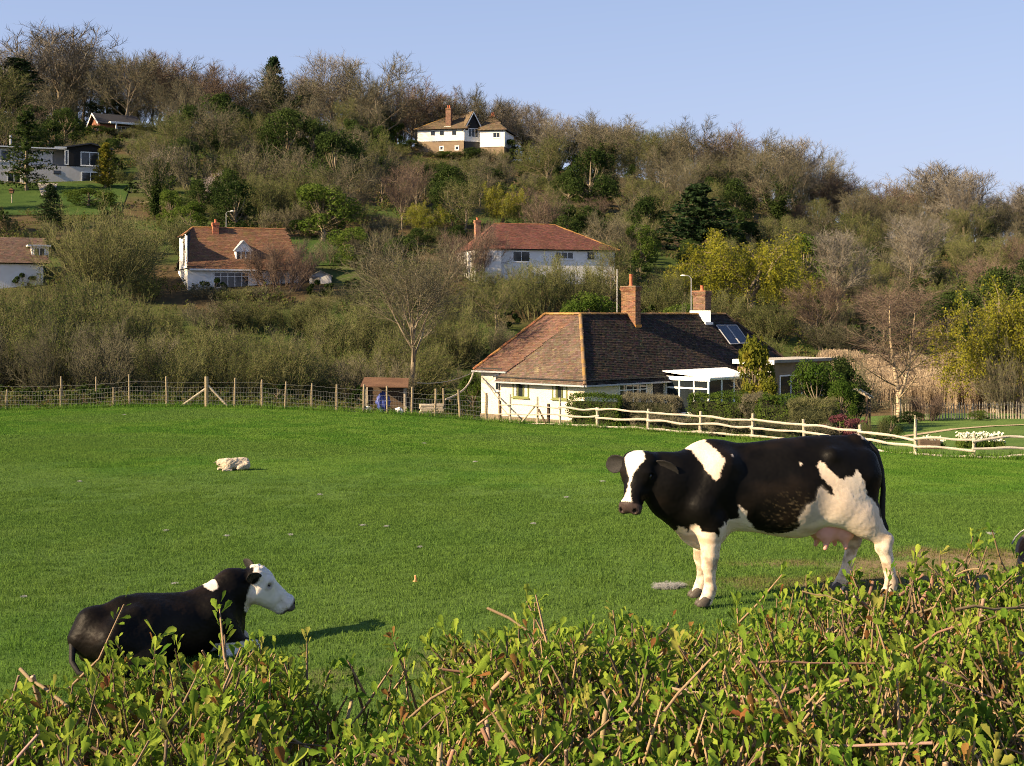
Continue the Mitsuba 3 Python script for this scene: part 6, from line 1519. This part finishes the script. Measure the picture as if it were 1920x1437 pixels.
legw = edge(.165 - P[:, 2] + .06 * nf(14, 5)) * (P[:, 0] > .42)
chestw = edge(.10 - np.linalg.norm((P - (.78, .05, .20)) / (1, 1.2, 1.4), axis=1) + .06 * nf(12, 6))
white = np.maximum.reduce([face * (1 - eyepatch), back, legw, chestw])
C = np.tile(np.array([.0052, .0044, .0040]), (len(P), 1)) * (1 + 1.2 * np.clip(nf(7, 11), -.3, .5))[:, None]
C = blend(C, (.028, .018, .013), .55 * np.clip(nf(4, 12) * 2.5, 0, 1))
cream = np.array([.66, .60, .53]) * (1 + .25 * nf(22, 13, 4))[:, None]
cream = blend(cream, (.52, .42, .28), edge(.10 - np.linalg.norm((q - (.13, .0, -.20)) / (1.3, 1.6, .8), axis=1) + .06 * nf(16, 14), .05) * .7)
C = C * (1 - white[:, None]) + cream * white[:, None]
mz = edge(q[:, 0] - .485 + .02 * nf(25, 25), .02) * in_head
C = blend(C, (.055, .045, .042), mz * .95)
C = blend(C, (.006, .005, .005), mz * edge(.02 - np.minimum(np.linalg.norm(q - (.515, .056, -.022), axis=1), np.linalg.norm(q - (.515, -.056, -.022), axis=1)), .01))
C = blend(C, (.02, .017, .015), edge(.012 - np.minimum(np.linalg.norm(q - (.185, .112, -.03), axis=1), np.linalg.norm(q - (.185, -.112, -.03), axis=1)), .012) * .9)
C = blend(C, (.20, .17, .15), .55 * edge(.034 - np.hypot(q[:, 0] - .185, (q[:, 2] + .03) * .8), .02) * in_head)
C = blend(C, (.20, .13, .07), legw * np.clip((meshkit.fbm(P * 13, 4, 23) - .5) * 4, 0, 1) * .5)
curls = in_head * edge(.10 - np.linalg.norm(q - (.01, 0, .03), axis=1), .05)
ly.vertices = P + ly.vertex_normals * (.007 * nf(45, 31, 3) + .005 * nf(12, 32) + .05 * curls * nf(30, 33, 2))[:, None]
LY_M = frame((0, 0, 0), 38)
_y = 11.0; _x = (300 - 960) * _y / FOCAL
LY_M[:3, 3] = (_x, _y, float(ground(_x, _y)) - .012)
def lput(m): return moved(m, LY_M @ np.diag([.88, .88, .84, 1]))
lk = thing('cow', 'black cow with a white face lying on the grass behind the left of the hedge', 'cow')
add(lk, 'body', lput(ly), 'coat_mat', smooth=True, color=np.clip(C, 0, 1))
for s, o, u in ((1, LS * .75 - LA * .55 + LN * .35, LA * .7 + LN * .5), (-1, -LS * .75 - LA * .45 - LN * .10, LA * .8 - LN * .2)):
    add(lk, 'ear', lput(ear_mesh(lhd(.05, s * .095, -.04), o, u, .19, .068, .8)), 'ear_mat', smooth=True)
for s in (-1, 1):
    e = trimesh.creation.icosphere(3, 1.0)
    e.vertices = np.array(e.vertices) * (.015, .008, .008) @ LR.T + lhd(.185, s * .104, -.030)
    add(lk, 'eye', lput(e), 'eye_mat', smooth=True)
tl = tube([(-.72, .02, .42), (-.80, .0, .30), (-.83, -.06, .16), (-.80, -.14, .07), (-.70, -.22, .05), (-.58, -.30, .06)], [.04, .033, .026, .024, .034, .012], 10)
add(lk, 'tail', lput(tl), 'ear_mat', smooth=True)

# ------------------------------------------------------------------ lamb, curled up on the grass
plain('wool_mat', VC, .95, .1, sheen=.4)
def lamb_sdf(p):
    d = cone_sdf(p, (.12, 0, .135), (-.17, 0, .14), .130, .128, (1, 1.15, 1))
    d = smin(d, cone_sdf(p, (.16, -.02, .17), (.24, -.10, .17), .095, .075), .05)                 # neck bent round
    d = smin(d, cone_sdf(p, (.25, -.12, .185), (.21, -.235, .105), .062, .034), .03)              # head, nose to the flank
    for s in (-1, 1):
        d = smin(d, cone_sdf(p, (-.18, s * .13, .11), (-.03, s * .17, .07), .085, .05), .04)
        d = smin(d, cone_sdf(p, (.14, s * .10, .08), (.27, s * .13, .035), .05, .026), .03)
        d = smin(d, cone_sdf(p, (.27, s * .13, .034), (.13, s * .17, .028), .026, .02), .02)
    for e in (-1, 1):
        d = smin(d, cone_sdf(p, (.25 + e * .055, -.115, .20), (.25 + e * .125, -.10, .175), .018, .010), .015)
    return d
lb = surface(lamb_sdf, (-.36, -.33, -.02), (.44, .30, .34), .008)
P = lb.vertices.copy()
bare = edge(.085 - np.linalg.norm((P - (.225, -.20, .13)), axis=1), .02)
C = np.tile(np.array([.42, .36, .28]), (len(P), 1)) * (1 + .5 * nf(30, 1, 4))[:, None]
C = blend(C, (.30, .24, .17), np.clip((meshkit.fbm(P * 20, 3, 5) - .5) * 4, 0, 1) * .5)
C = blend(C, (.50, .40, .30), bare * .8)
lb.vertices = P + lb.vertex_normals * ((.034 * nf(17, 2, 3) + .016 * nf(50, 3, 2)) * (1 - bare))[:, None]
_y = 28.0; _x = (440 - 960) * _y / FOCAL
LB_M = frame((_x, _y, float(ground(_x, _y)) - .005), 180 + 33) @ np.diag([1.06, 1.0, .97, 1])
bk = thing('lamb', 'cream woolly lamb lying curled up alone on the open meadow', 'lamb')
add(bk, 'body', moved(lb, LB_M), 'wool_mat', smooth=True, color=np.clip(C, 0, 1))
for s in (-1, 1):
    e = trimesh.creation.icosphere(2, .008); e.apply_translation((.232 + s * .045, -.175, .165))
    add(bk, 'eye', moved(e, LB_M), 'eye_mat', smooth=True)
# ------------------------------------------------------------------ grass: patches of blades on the meadow
def grass_blade_color(p, n, uv):
    c = meadow_color(p, n, uv)
    r = fbm(p.x * 38, p.y * 38, p.z * 8, 2)
    return mix(c * .75, mix(c, (.12, .20, .035), .35) * 1.25, sstep(.3, .75, r))
bsdf('grass_mat', {'type': 'principledthin', 'base_color': mikit.proc(grass_blade_color), 'roughness': .55, 'diff_trans': .7, 'spec_reflect': 0.0} if False else
     {'type': 'principledthin', 'base_color': mikit.proc(grass_blade_color), 'roughness': .6, 'diff_trans': .6})
def grass_patch(seed, size, n, h0, h1, w, two):
    r = np.random.default_rng(seed)
    x, y = r.uniform(-size / 2, size / 2, n), r.uniform(-size / 2, size / 2, n)
    cl = meshkit.fbm(np.stack([x * 7 / size ** .3, y * 7 / size ** .3, x * 0 + seed], -1), 3, 5)
    h = (h0 + (h1 - h0) * r.random(n) ** 1.6) * (.45 + 1.1 * np.clip((cl - .25) * 1.8, 0, 1))
    a = r.uniform(0, 2 * PI, n); lean = r.uniform(.15, .95, n); la = r.uniform(0, 2 * PI, n)
    sx, sy = np.cos(a) * w / 2, np.sin(a) * w / 2
    dx, dy = np.cos(la) * lean * h, np.sin(la) * lean * h
    b0 = np.stack([x - sx, y - sy, x * 0 - .01], -1); b1 = np.stack([x + sx, y + sy, x * 0 - .01], -1)
    tip = np.stack([x + dx, y + dy, h * np.sqrt(np.maximum(1 - .55 * lean ** 2, .1))], -1)
    if not two:
        v = np.stack([b0, b1, tip], 1).reshape(-1, 3)
        return v, np.arange(3 * n).reshape(-1, 3)
    m0 = np.stack([x + dx * .38 - sx * .8, y + dy * .38 - sy * .8, h * .58], -1); m1 = np.stack([x + dx * .38 + sx * .8, y + dy * .38 + sy * .8, h * .58], -1)
    v = np.stack([b0, b1, m0, m1, tip], 1).reshape(-1, 3)
    o = (np.arange(n) * 5)[:, None]
    return v, np.vstack([o + [0, 1, 3], o + [0, 3, 2], o + [2, 3, 4]])
def earth_np(x, y):
    d = np.hypot((x - 6.2) / 3.2, (y - 13.2) / 2.2)
    n = meshkit.fbm(np.stack([x * 1.1, y * 1.6, x * 0 + 3], -1), 4)
    return np.clip((1.15 - d - (n - .5) * 1.1) * 2, 0, 1)
for nm, args in (('near', (.5, 760, .014, .044, .0050, True)), ('thin', (.5, 200, .012, .036, .005, True)), ('mid', (1.0, 1700, .014, .048, .009, False)), ('far', (2.0, 2500, .018, .060, .022, False)), ('rough', (1.2, 420, .10, .34, .016, True)), ('tussock', (.42, 120, .025, .070, .0055, True))):
    for k in range(3):
        scene[f'grass_{nm}_{k}'] = {'type': 'shapegroup', 'blades': mikit.ply(grass_patch(40 + k, *args), 'grass_mat')}
gk = thing('grass', 'short green grass of the grazed meadow', None, kind='stuff')
rg = np.random.default_rng(5)
def lay(nm, x, y, size):
    n = 0
    e = earth_np(x, y)
    for xx, yy, ee, k, a in zip(x, y, e, rg.integers(0, 3, len(x)), rg.integers(0, 4, len(x))):
        kind = nm
        if nm == 'near' and ee > .35 + .5 * rg.random(): kind = 'thin'
        d = .5
        z, zx, zy = ground(np.array([xx, xx + d, xx]), np.array([yy, yy, yy + d]))
        M = np.eye(4); c, s = [(1, 0), (0, 1), (-1, 0), (0, -1)][a]
        M[:3, :3] = [[c, -s, 0], [s, c, 0], [0, 0, 1]]
        S = np.eye(4); S[2, 0], S[2, 1] = (zx - z) / d, (zy - z) / d
        S[:3, 3] = (xx, yy, z)
        GN[0] += 1
        scene[f'{gk}__{GN[0]:04d}'] = {'type': 'instance', 'to_world': T((S @ M).tolist()), 'g': {'type': 'ref', 'id': f'grass_{kind}_{k}'}}
GN = [0]
def tiles(y0, y1, size, margin):
    ys = np.arange(y0, y1, size)
    out = []
    for y in ys:
        w = (y + size) * 960 / FOCAL + margin
        xs = np.arange(-w, w, size) + rg.uniform(0, size)
        out.append(np.stack([xs, xs * 0 + y + size / 2], -1))
    return np.vstack(out).T
def fade(p, lo0, lo1, hi0, hi1):      # ranges overlap, so that no line shows where one kind of patch gives way to the next
    y = p[1]; q = rg.random(len(y))
    return p[:, (q < np.clip((y - lo0) / max(lo1 - lo0, 1e-6), 0, 1)) & (rg.random(len(y)) < np.clip((hi1 - y) / (hi1 - hi0), 0, 1))]
lay('near', *fade(tiles(8.0, 26.0, .5, 1.4), 7, 7.1, 20, 26), .5)
lay('mid', *fade(tiles(13.0, 46.0, 1.0, 4.0), 13, 20, 38, 46), 1.0)
tx, ty = fade(tiles(29.0, 72.0, 2.0, 9), 29, 38, 99, 100)
ok = ty < fence_y(tx) + .3
lay('far', tx[ok], ty[ok], 2.0)
ty = 8.5 + 50 * rg.random(520) ** 1.6; tx = rg.uniform(-1, 1, 520) * (ty * .38 + .5)
lay('tussock', tx, ty, .4)
fx = np.arange(-34, 30, .75); fx = fx + rg.uniform(-.3, .3, len(fx))
lay('rough', fx, fence_y(fx) + rg.uniform(-.35, .35, len(fx)), 1.2)
# ------------------------------------------------------------------ the clipped hawthorn hedge in front of the camera
bsdf('hedge_leaf_mat', {'type': 'principledthin', 'base_color': VC, 'roughness': .24, 'spec_trans': 0.0, 'diff_trans': .75, 'eta': 1.45})
plain('twig_mat', VC, .7, .3)
rh = np.random.default_rng(11)
# line of the hedge: nearer on the left
def hedge_far(x): return np.interp(x, [-1.2, -.66, -.45, -.2, 0, .25, .5, .7, 1.2], [1.72, 1.84, 1.94, 1.95, 2.10, 2.26, 2.44, 2.52, 2.72])
def hedge_top(x, y):
    t = 2.005 + .045 * np.interp(x, [-.8, -.6, -.45, -.3, -.18, -.05, .1, .3, .5, .7], [-.85, .1, .5, .3, -.05, .3, .1, .0, .2, .0])
    return t + .075 * (meshkit.fbm(np.stack([x * 5, y * 5, x * 0], -1), 3, 3) - .5) * 2 - .10 * np.clip((y - hedge_far(x) + .10) / .12, 0, 1) ** 2
def leaf_mesh(k):
    """A small lobed, folded leaf about one unit long, growing along +x, its face to +z."""
    half = [[(0, .025), (.35, .075), (.68, .225), (.77, .165), (.88, .19), (1.0, .0)],
            [(0, .025), (.3, .07), (.66, .215), (.88, .175), (1.0, .0)],
            [(0, .02), (.35, .07), (.68, .25), (.77, .16), (.92, .17), (1.02, .0)]][k]
    mid = [(x, 0, .10 * x * x * (1 - .4 * x)) for x, _ in half]
    L = [(x, w, .10 * x * x + .45 * w) for x, w in half[:-1]]
    R = [(x, -w, .10 * x * x + .45 * w) for x, w in half[:-1]]
    v = mid + L + R; n = len(half); f = []
    for i in range(n - 1):
        a, b = i, i + 1
        l0, l1 = n + i, (n + i + 1 if i + 1 < n - 1 else b)
        r0, r1 = 2 * n - 1 + i, (2 * n + i if i + 1 < n - 1 else b)
        f += [(a, b, l0)] + ([(b, l1, l0)] if l1 != b else []) + [(a, r0, b)] + ([(b, r0, r1)] if r1 != b else [])
    return np.array(v, float), np.array(f)
LEAVES = [leaf_mesh(k) for k in range(3)]
def place_leaves(base, d, up, size, kind):
    """Rotation matrices for leaves along d facing up."""
    d = unit(d); s = unit(np.cross(up, d)); n = np.cross(d, s)
    return np.stack([d, s, n], -1) * size[:, None, None]
# rosettes of leaves on short shoots
N = 17000
sx = rh.uniform(-1.15, 1.25, N)
far = hedge_far(sx)
sy = far - (rh.random(N) ** .85) * 1.05
keep = (sy > .85) & (rh.random(N) < .30 + 1.4 * np.clip(meshkit.fbm(np.stack([sx * 9, sy * 9, sx * 0], -1), 2, 17) - .27, 0, 1))
sx, sy = sx[keep], sy[keep]; N = len(sx)
depth = np.abs(rh.normal(0, .07, N)) + .0
depth[rh.random(N) < .25] += rh.uniform(0, .16, (rh.random(N) < .25).sum()) if False else 0
sz = hedge_top(sx, sy) - depth
tall = rh.random(N) < .035; sz[tall] = hedge_top(sx, sy)[tall] + rh.uniform(.0, .055, tall.sum())
sz += .085 * (meshkit.noise(np.stack([sx * 13, sy * 13, sx * 0], -1), 8) - .5)
root = np.stack([sx, sy, sz], -1)
axis = unit(np.stack([rh.normal(0, .36, N), rh.normal(0, .36, N), rh.uniform(.6, 1.2, N)], -1))
nl = rh.integers(6, 13, N)
sid = np.repeat(np.arange(N), nl)
M = len(sid)
ph = rh.uniform(0, 2 * PI, M); tilt = np.radians(rh.uniform(12, 72, M))
ax = axis[sid]
e1 = unit(np.cross(ax, np.array([.3, .9, .1]))); e2 = np.cross(ax, e1)
rad = np.cos(ph)[:, None] * e1 + np.sin(ph)[:, None] * e2
d = ax * np.cos(tilt)[:, None] + rad * np.sin(tilt)[:, None]
upv = ax * np.sin(tilt)[:, None] - rad * np.cos(tilt)[:, None] + rh.normal(0, .35, (M, 3))
base = root[sid] + ax * (rh.uniform(-.012, .030, M))[:, None] + rad * .003
size = rh.uniform(.0105, .0235, M) * np.where(rh.random(M) < .3, .6, 1) * rh.uniform(.75, 1.2, N)[sid]
kind = rh.integers(0, 3, M)
R = place_leaves(base, d, upv, size, kind)
shoot_tone = rh.random(N)[sid]
tone = np.clip(.75 * shoot_tone + .25 * rh.random(M), 0, 1)[:, None]
col = (np.array([.070, .165, .018]) * (1 - tone) + np.array([.285, .350, .050]) * tone) * rh.uniform(.8, 1.2, (M, 1))
old = rh.random(M) < .025; col[old] = np.array([.22, .10, .035]) * rh.uniform(.6, 1.3, (old.sum(), 1))
yel = (rh.random(N) < .10)[sid]; col[yel] = col[yel] * .35 + np.array([.30, .26, .07]) * .65
bronze = (rh.random(N) < .05)[sid] & (rh.random(M) < .55); col[bronze] = col[bronze] * .25 + np.array([.26, .09, .045]) * .75
hk = thing('hedge', 'clipped hawthorn hedge in fresh leaf with cut stems along its top, nearest the viewer', 'hedge')
# the leaves that show largest are parts of their own, the rest one part
vis = (base[:, 2] > hedge_top(base[:, 0], base[:, 1]) - .035) & (np.abs(base[:, 0]) < base[:, 1] * .355) & (EYE - base[:, 2] < base[:, 1] * .300)
score = np.where(vis, size / base[:, 1], 0)
big = np.argsort(-score)[:300]
rest = np.setdiff1d(np.arange(M), big)
for i in big:
    v, f = LEAVES[kind[i]]
    add(hk, 'leaf', (v @ R[i].T + base[i], f), 'hedge_leaf_mat', smooth=True, color=np.tile(col[i], (len(v), 1)))
vs, fs, cs, o = [], [], [], 0
for k in range(3):
    j = rest[kind[rest] == k]; v, f = LEAVES[k]
    w = np.einsum('nij,vj->nvi', R[j], v) + base[j][:, None]
    vs.append(w.reshape(-1, 3)); fs.append((f[None] + (np.arange(len(j)) * len(v))[:, None, None] + o).reshape(-1, 3)); cs.append(np.repeat(col[j], len(v), 0)); o += len(j) * len(v)
add(hk, 'foliage', (np.vstack(vs), np.vstack(fs)), 'hedge_leaf_mat', smooth=True, color=np.vstack(cs), kind='stuff')
# shoots: thin stems carrying the rosettes
K = 3
p0 = root - axis * rh.uniform(.05, .13, N)[:, None] + rh.normal(0, .02, (N, 3)) * (1, 1, .2)
P3 = np.stack([p0, (p0 + root) / 2 + rh.normal(0, .004, (N, 3)), root + axis * .02], 1)
tv, tf = tubes(P3, np.stack([np.full(N, .0022), np.full(N, .0019), np.full(N, .0012)], 1), 4)
tc = np.repeat(np.array([.19, .13, .075]) * rh.uniform(.4, 1.7, (N, 1)) * np.array([1, 1, 1]), 12, 0)
add(hk, 'shoots', (tv, tf), 'twig_mat', smooth=True, color=tc, kind='stuff')
# older wood below and the cut stems that stand out of the top
nb = 500
bx = rh.uniform(-1.15, 1.25, nb); by = hedge_far(bx) - rh.uniform(.02, 1.0, nb); bz = hedge_top(bx, by)
more, morec = [], []
for i in range(nb):
    if by[i] < .9: continue
    up = i % 2 == 0
    L = rh.uniform(.05, .13) if up else rh.uniform(.06, .22)
    dr_ = unit(np.array([rh.normal(0, .45), rh.normal(0, .4), rh.uniform(.5, 1.1) if up else rh.uniform(-.15, .55)]))
    top = np.array([bx[i], by[i], bz[i] + (rh.uniform(-.01, .035) if up else rh.uniform(-.04, .018))])
    b = top - dr_ * L
    r0 = rh.uniform(.0012, .0029) * (1.25 if up else .8)
    mid = (top + b) / 2 + rh.normal(0, .006, 3)
    c = np.array([.21, .155, .105]) * rh.uniform(.45, 1.5) * np.array([1, rh.uniform(.85, 1.05), rh.uniform(.75, 1.1)])
    if rh.random() < .25: c = np.array([.25, .14, .095]) * rh.uniform(.7, 1.2)
    t_ = tube([b, (b + mid) / 2 + rh.normal(0, .003, 3), mid, (mid + top) / 2, top], [r0 * 1.15, r0 * 1.1, r0, r0 * 1.02, r0], 7)
    cc = np.tile(c, (len(t_.vertices), 1)); cc[-1] = (.45, .36, .24)
    if i < 299: add(hk, 'cut_stem', t_, 'twig_mat', smooth=True, color=cc)
    else: more.append((np.array(t_.vertices), np.array(t_.faces))); morec.append(cc)
v_, f_ = join(more)
add(hk, 'twigs', (v_, f_), 'twig_mat', smooth=True, color=np.vstack(morec), kind='stuff')
# trunks and inner branches
vs = []
for x in np.arange(-1.2, 1.3, .16):
    y = float(hedge_far(x)) - .5 + rh.normal(0, .08); g = float(ground(x, y))
    for k in range(5):
        e = np.array([x + rh.normal(0, .22), y + rh.normal(0, .25), 1.86 + rh.uniform(-.1, .08)])
        s = np.array([x, y, g - .05]); pts = [s + (e - s) * t + rh.normal(0, .03, 3) * (t > 0) for t in np.linspace(0, 1, 6)]
        vs.append(tubes(np.array([pts]), np.array([np.linspace(.016, .005, 6)]), 6))
v_, f_ = join(vs)
add(hk, 'branches', (v_, f_), 'twig_mat', smooth=True, color=np.tile((.10, .075, .05), (len(v_), 1)), kind='stuff')
# ------------------------------------------------------------------ small things on the meadow
plain('tuft_mat', (.34, .34, .345), .95, .1)
def meadow_at(u, v):
    ys = np.linspace(7.5, 75, 1500); p = np.stack([(u - 960) * ys / FOCAL, ys, EYE - (v - HORIZON) * ys / FOCAL], -1)
    i = np.nonzero(p[:, 2] <= ground(p[:, 0], p[:, 1]))[0][0]; return p[i]
def tuft(p, s, seed, flat=.5, n=110, th=.022):
    r = np.random.default_rng(seed)
    b = r.normal(0, 1, (n, 3)) * (s * .33, s * .25, s * .2 * flat) + p + [0, 0, s * .28 * flat + .02]; d = unit(r.normal(0, 1, (n, 3)) * (1, 1, .6)) * s * .55
    return tubes(np.stack([b - d * .5, b + r.normal(0, s * .05, (n, 3)), b + d * .5], 1), np.full((n, 3), s * th), 3)
SMALL = [(680, 988), (725, 990), (545, 1006), (425, 1008), (327, 1098), (45, 1123), (795, 833), (1062, 935), (1262, 878), (787, 1029), (312, 998), (233, 779), (1130, 905), (890, 868), (150, 905), (600, 930), (1000, 985)]
for i, (u, v) in enumerate(SMALL):
    p = meadow_at(u, v)
    add(thing('wool_tuft', 'tiny white tuft of wool lying on the open meadow', 'wool tuft', 'scattered white tufts on the meadow'), None, tuft(p, .022 + .0013 * p[1], 400 + i, .35), 'tuft_mat')
add(thing('wool_tuft', 'large grey-white tuft of loose wool on the grass in front of the standing cow', 'wool tuft'), None, join([tuft(meadow_at(1252, 1106) + np.array(o), s_, 450 + i, .5, 420, .005) for i, (o, s_) in enumerate((((0, 0, 0), .12), ((.09, .05, 0), .09), ((-.07, .06, 0), .08), ((.14, .10, 0), .06), ((-.11, -.02, 0), .05)))]), 'tuft_mat', kind='stuff')
add(thing('wool_tuft', 'white scrap at the edge of the trodden earth behind the standing cow', 'wool tuft'), None, tuft(meadow_at(1858, 1005), .06, 451), 'tuft_mat')
plain('orange_mat', lambda p, n, uv: mix((.62, .22, .08), (.70, .34, .18), noise(p.x * 40, p.y * 40, p.z * 40)), .5, .3)
q = meadow_at(779, 1093)
mk = thing('marker_peg', 'small orange marker peg standing in the meadow between the two cows', 'peg')
pg = trimesh.creation.revolve([(0, 0), (.026, 0), (.026, .006), (.016, .010), (.009, .055), (.010, .060), (.006, .066), (0, .066)], sections=16); pg.apply_translation(q + [0, 0, .012]); add(mk, None, pg, 'orange_mat', smooth=40)
# half-hidden tub at the right edge
plain('tub_mat', lambda p, n, uv: mix((.06, .045, .04), (.16, .12, .10), fbm(p.x * 9, p.y * 9, p.z * 9, 3)), .6, .4)
tb = thing('feed_tub', 'dark round feed tub tipped on its side at the right edge of the meadow', 'tub')
q = meadow_at(1948, 1088); TM = frame(q + [0, 0, .22], 0) @ rot([1, 0, 0], 62) @ rot([0, 1, 0], -12)
prof = [(a * .85, b * .85) for a, b in ((0, 0), (.20, 0), (.25, .34), (.265, .345), (.265, .365), (.235, .365), (.19, .03), (0, .03))]
m = trimesh.creation.revolve(prof, sections=40); m.apply_translation((0, 0, -.18)); add(tb, 'shell', moved(m, TM), 'tub_mat', smooth=35)
add(tb, 'handle', moved(tube([(.26 * math.cos(a), .27 * math.sin(a), .14 + .06 * math.sin(a * 2)) for a in np.linspace(.4, 2.7, 9)], .008, 6), TM), 'wire_mat', smooth=True)
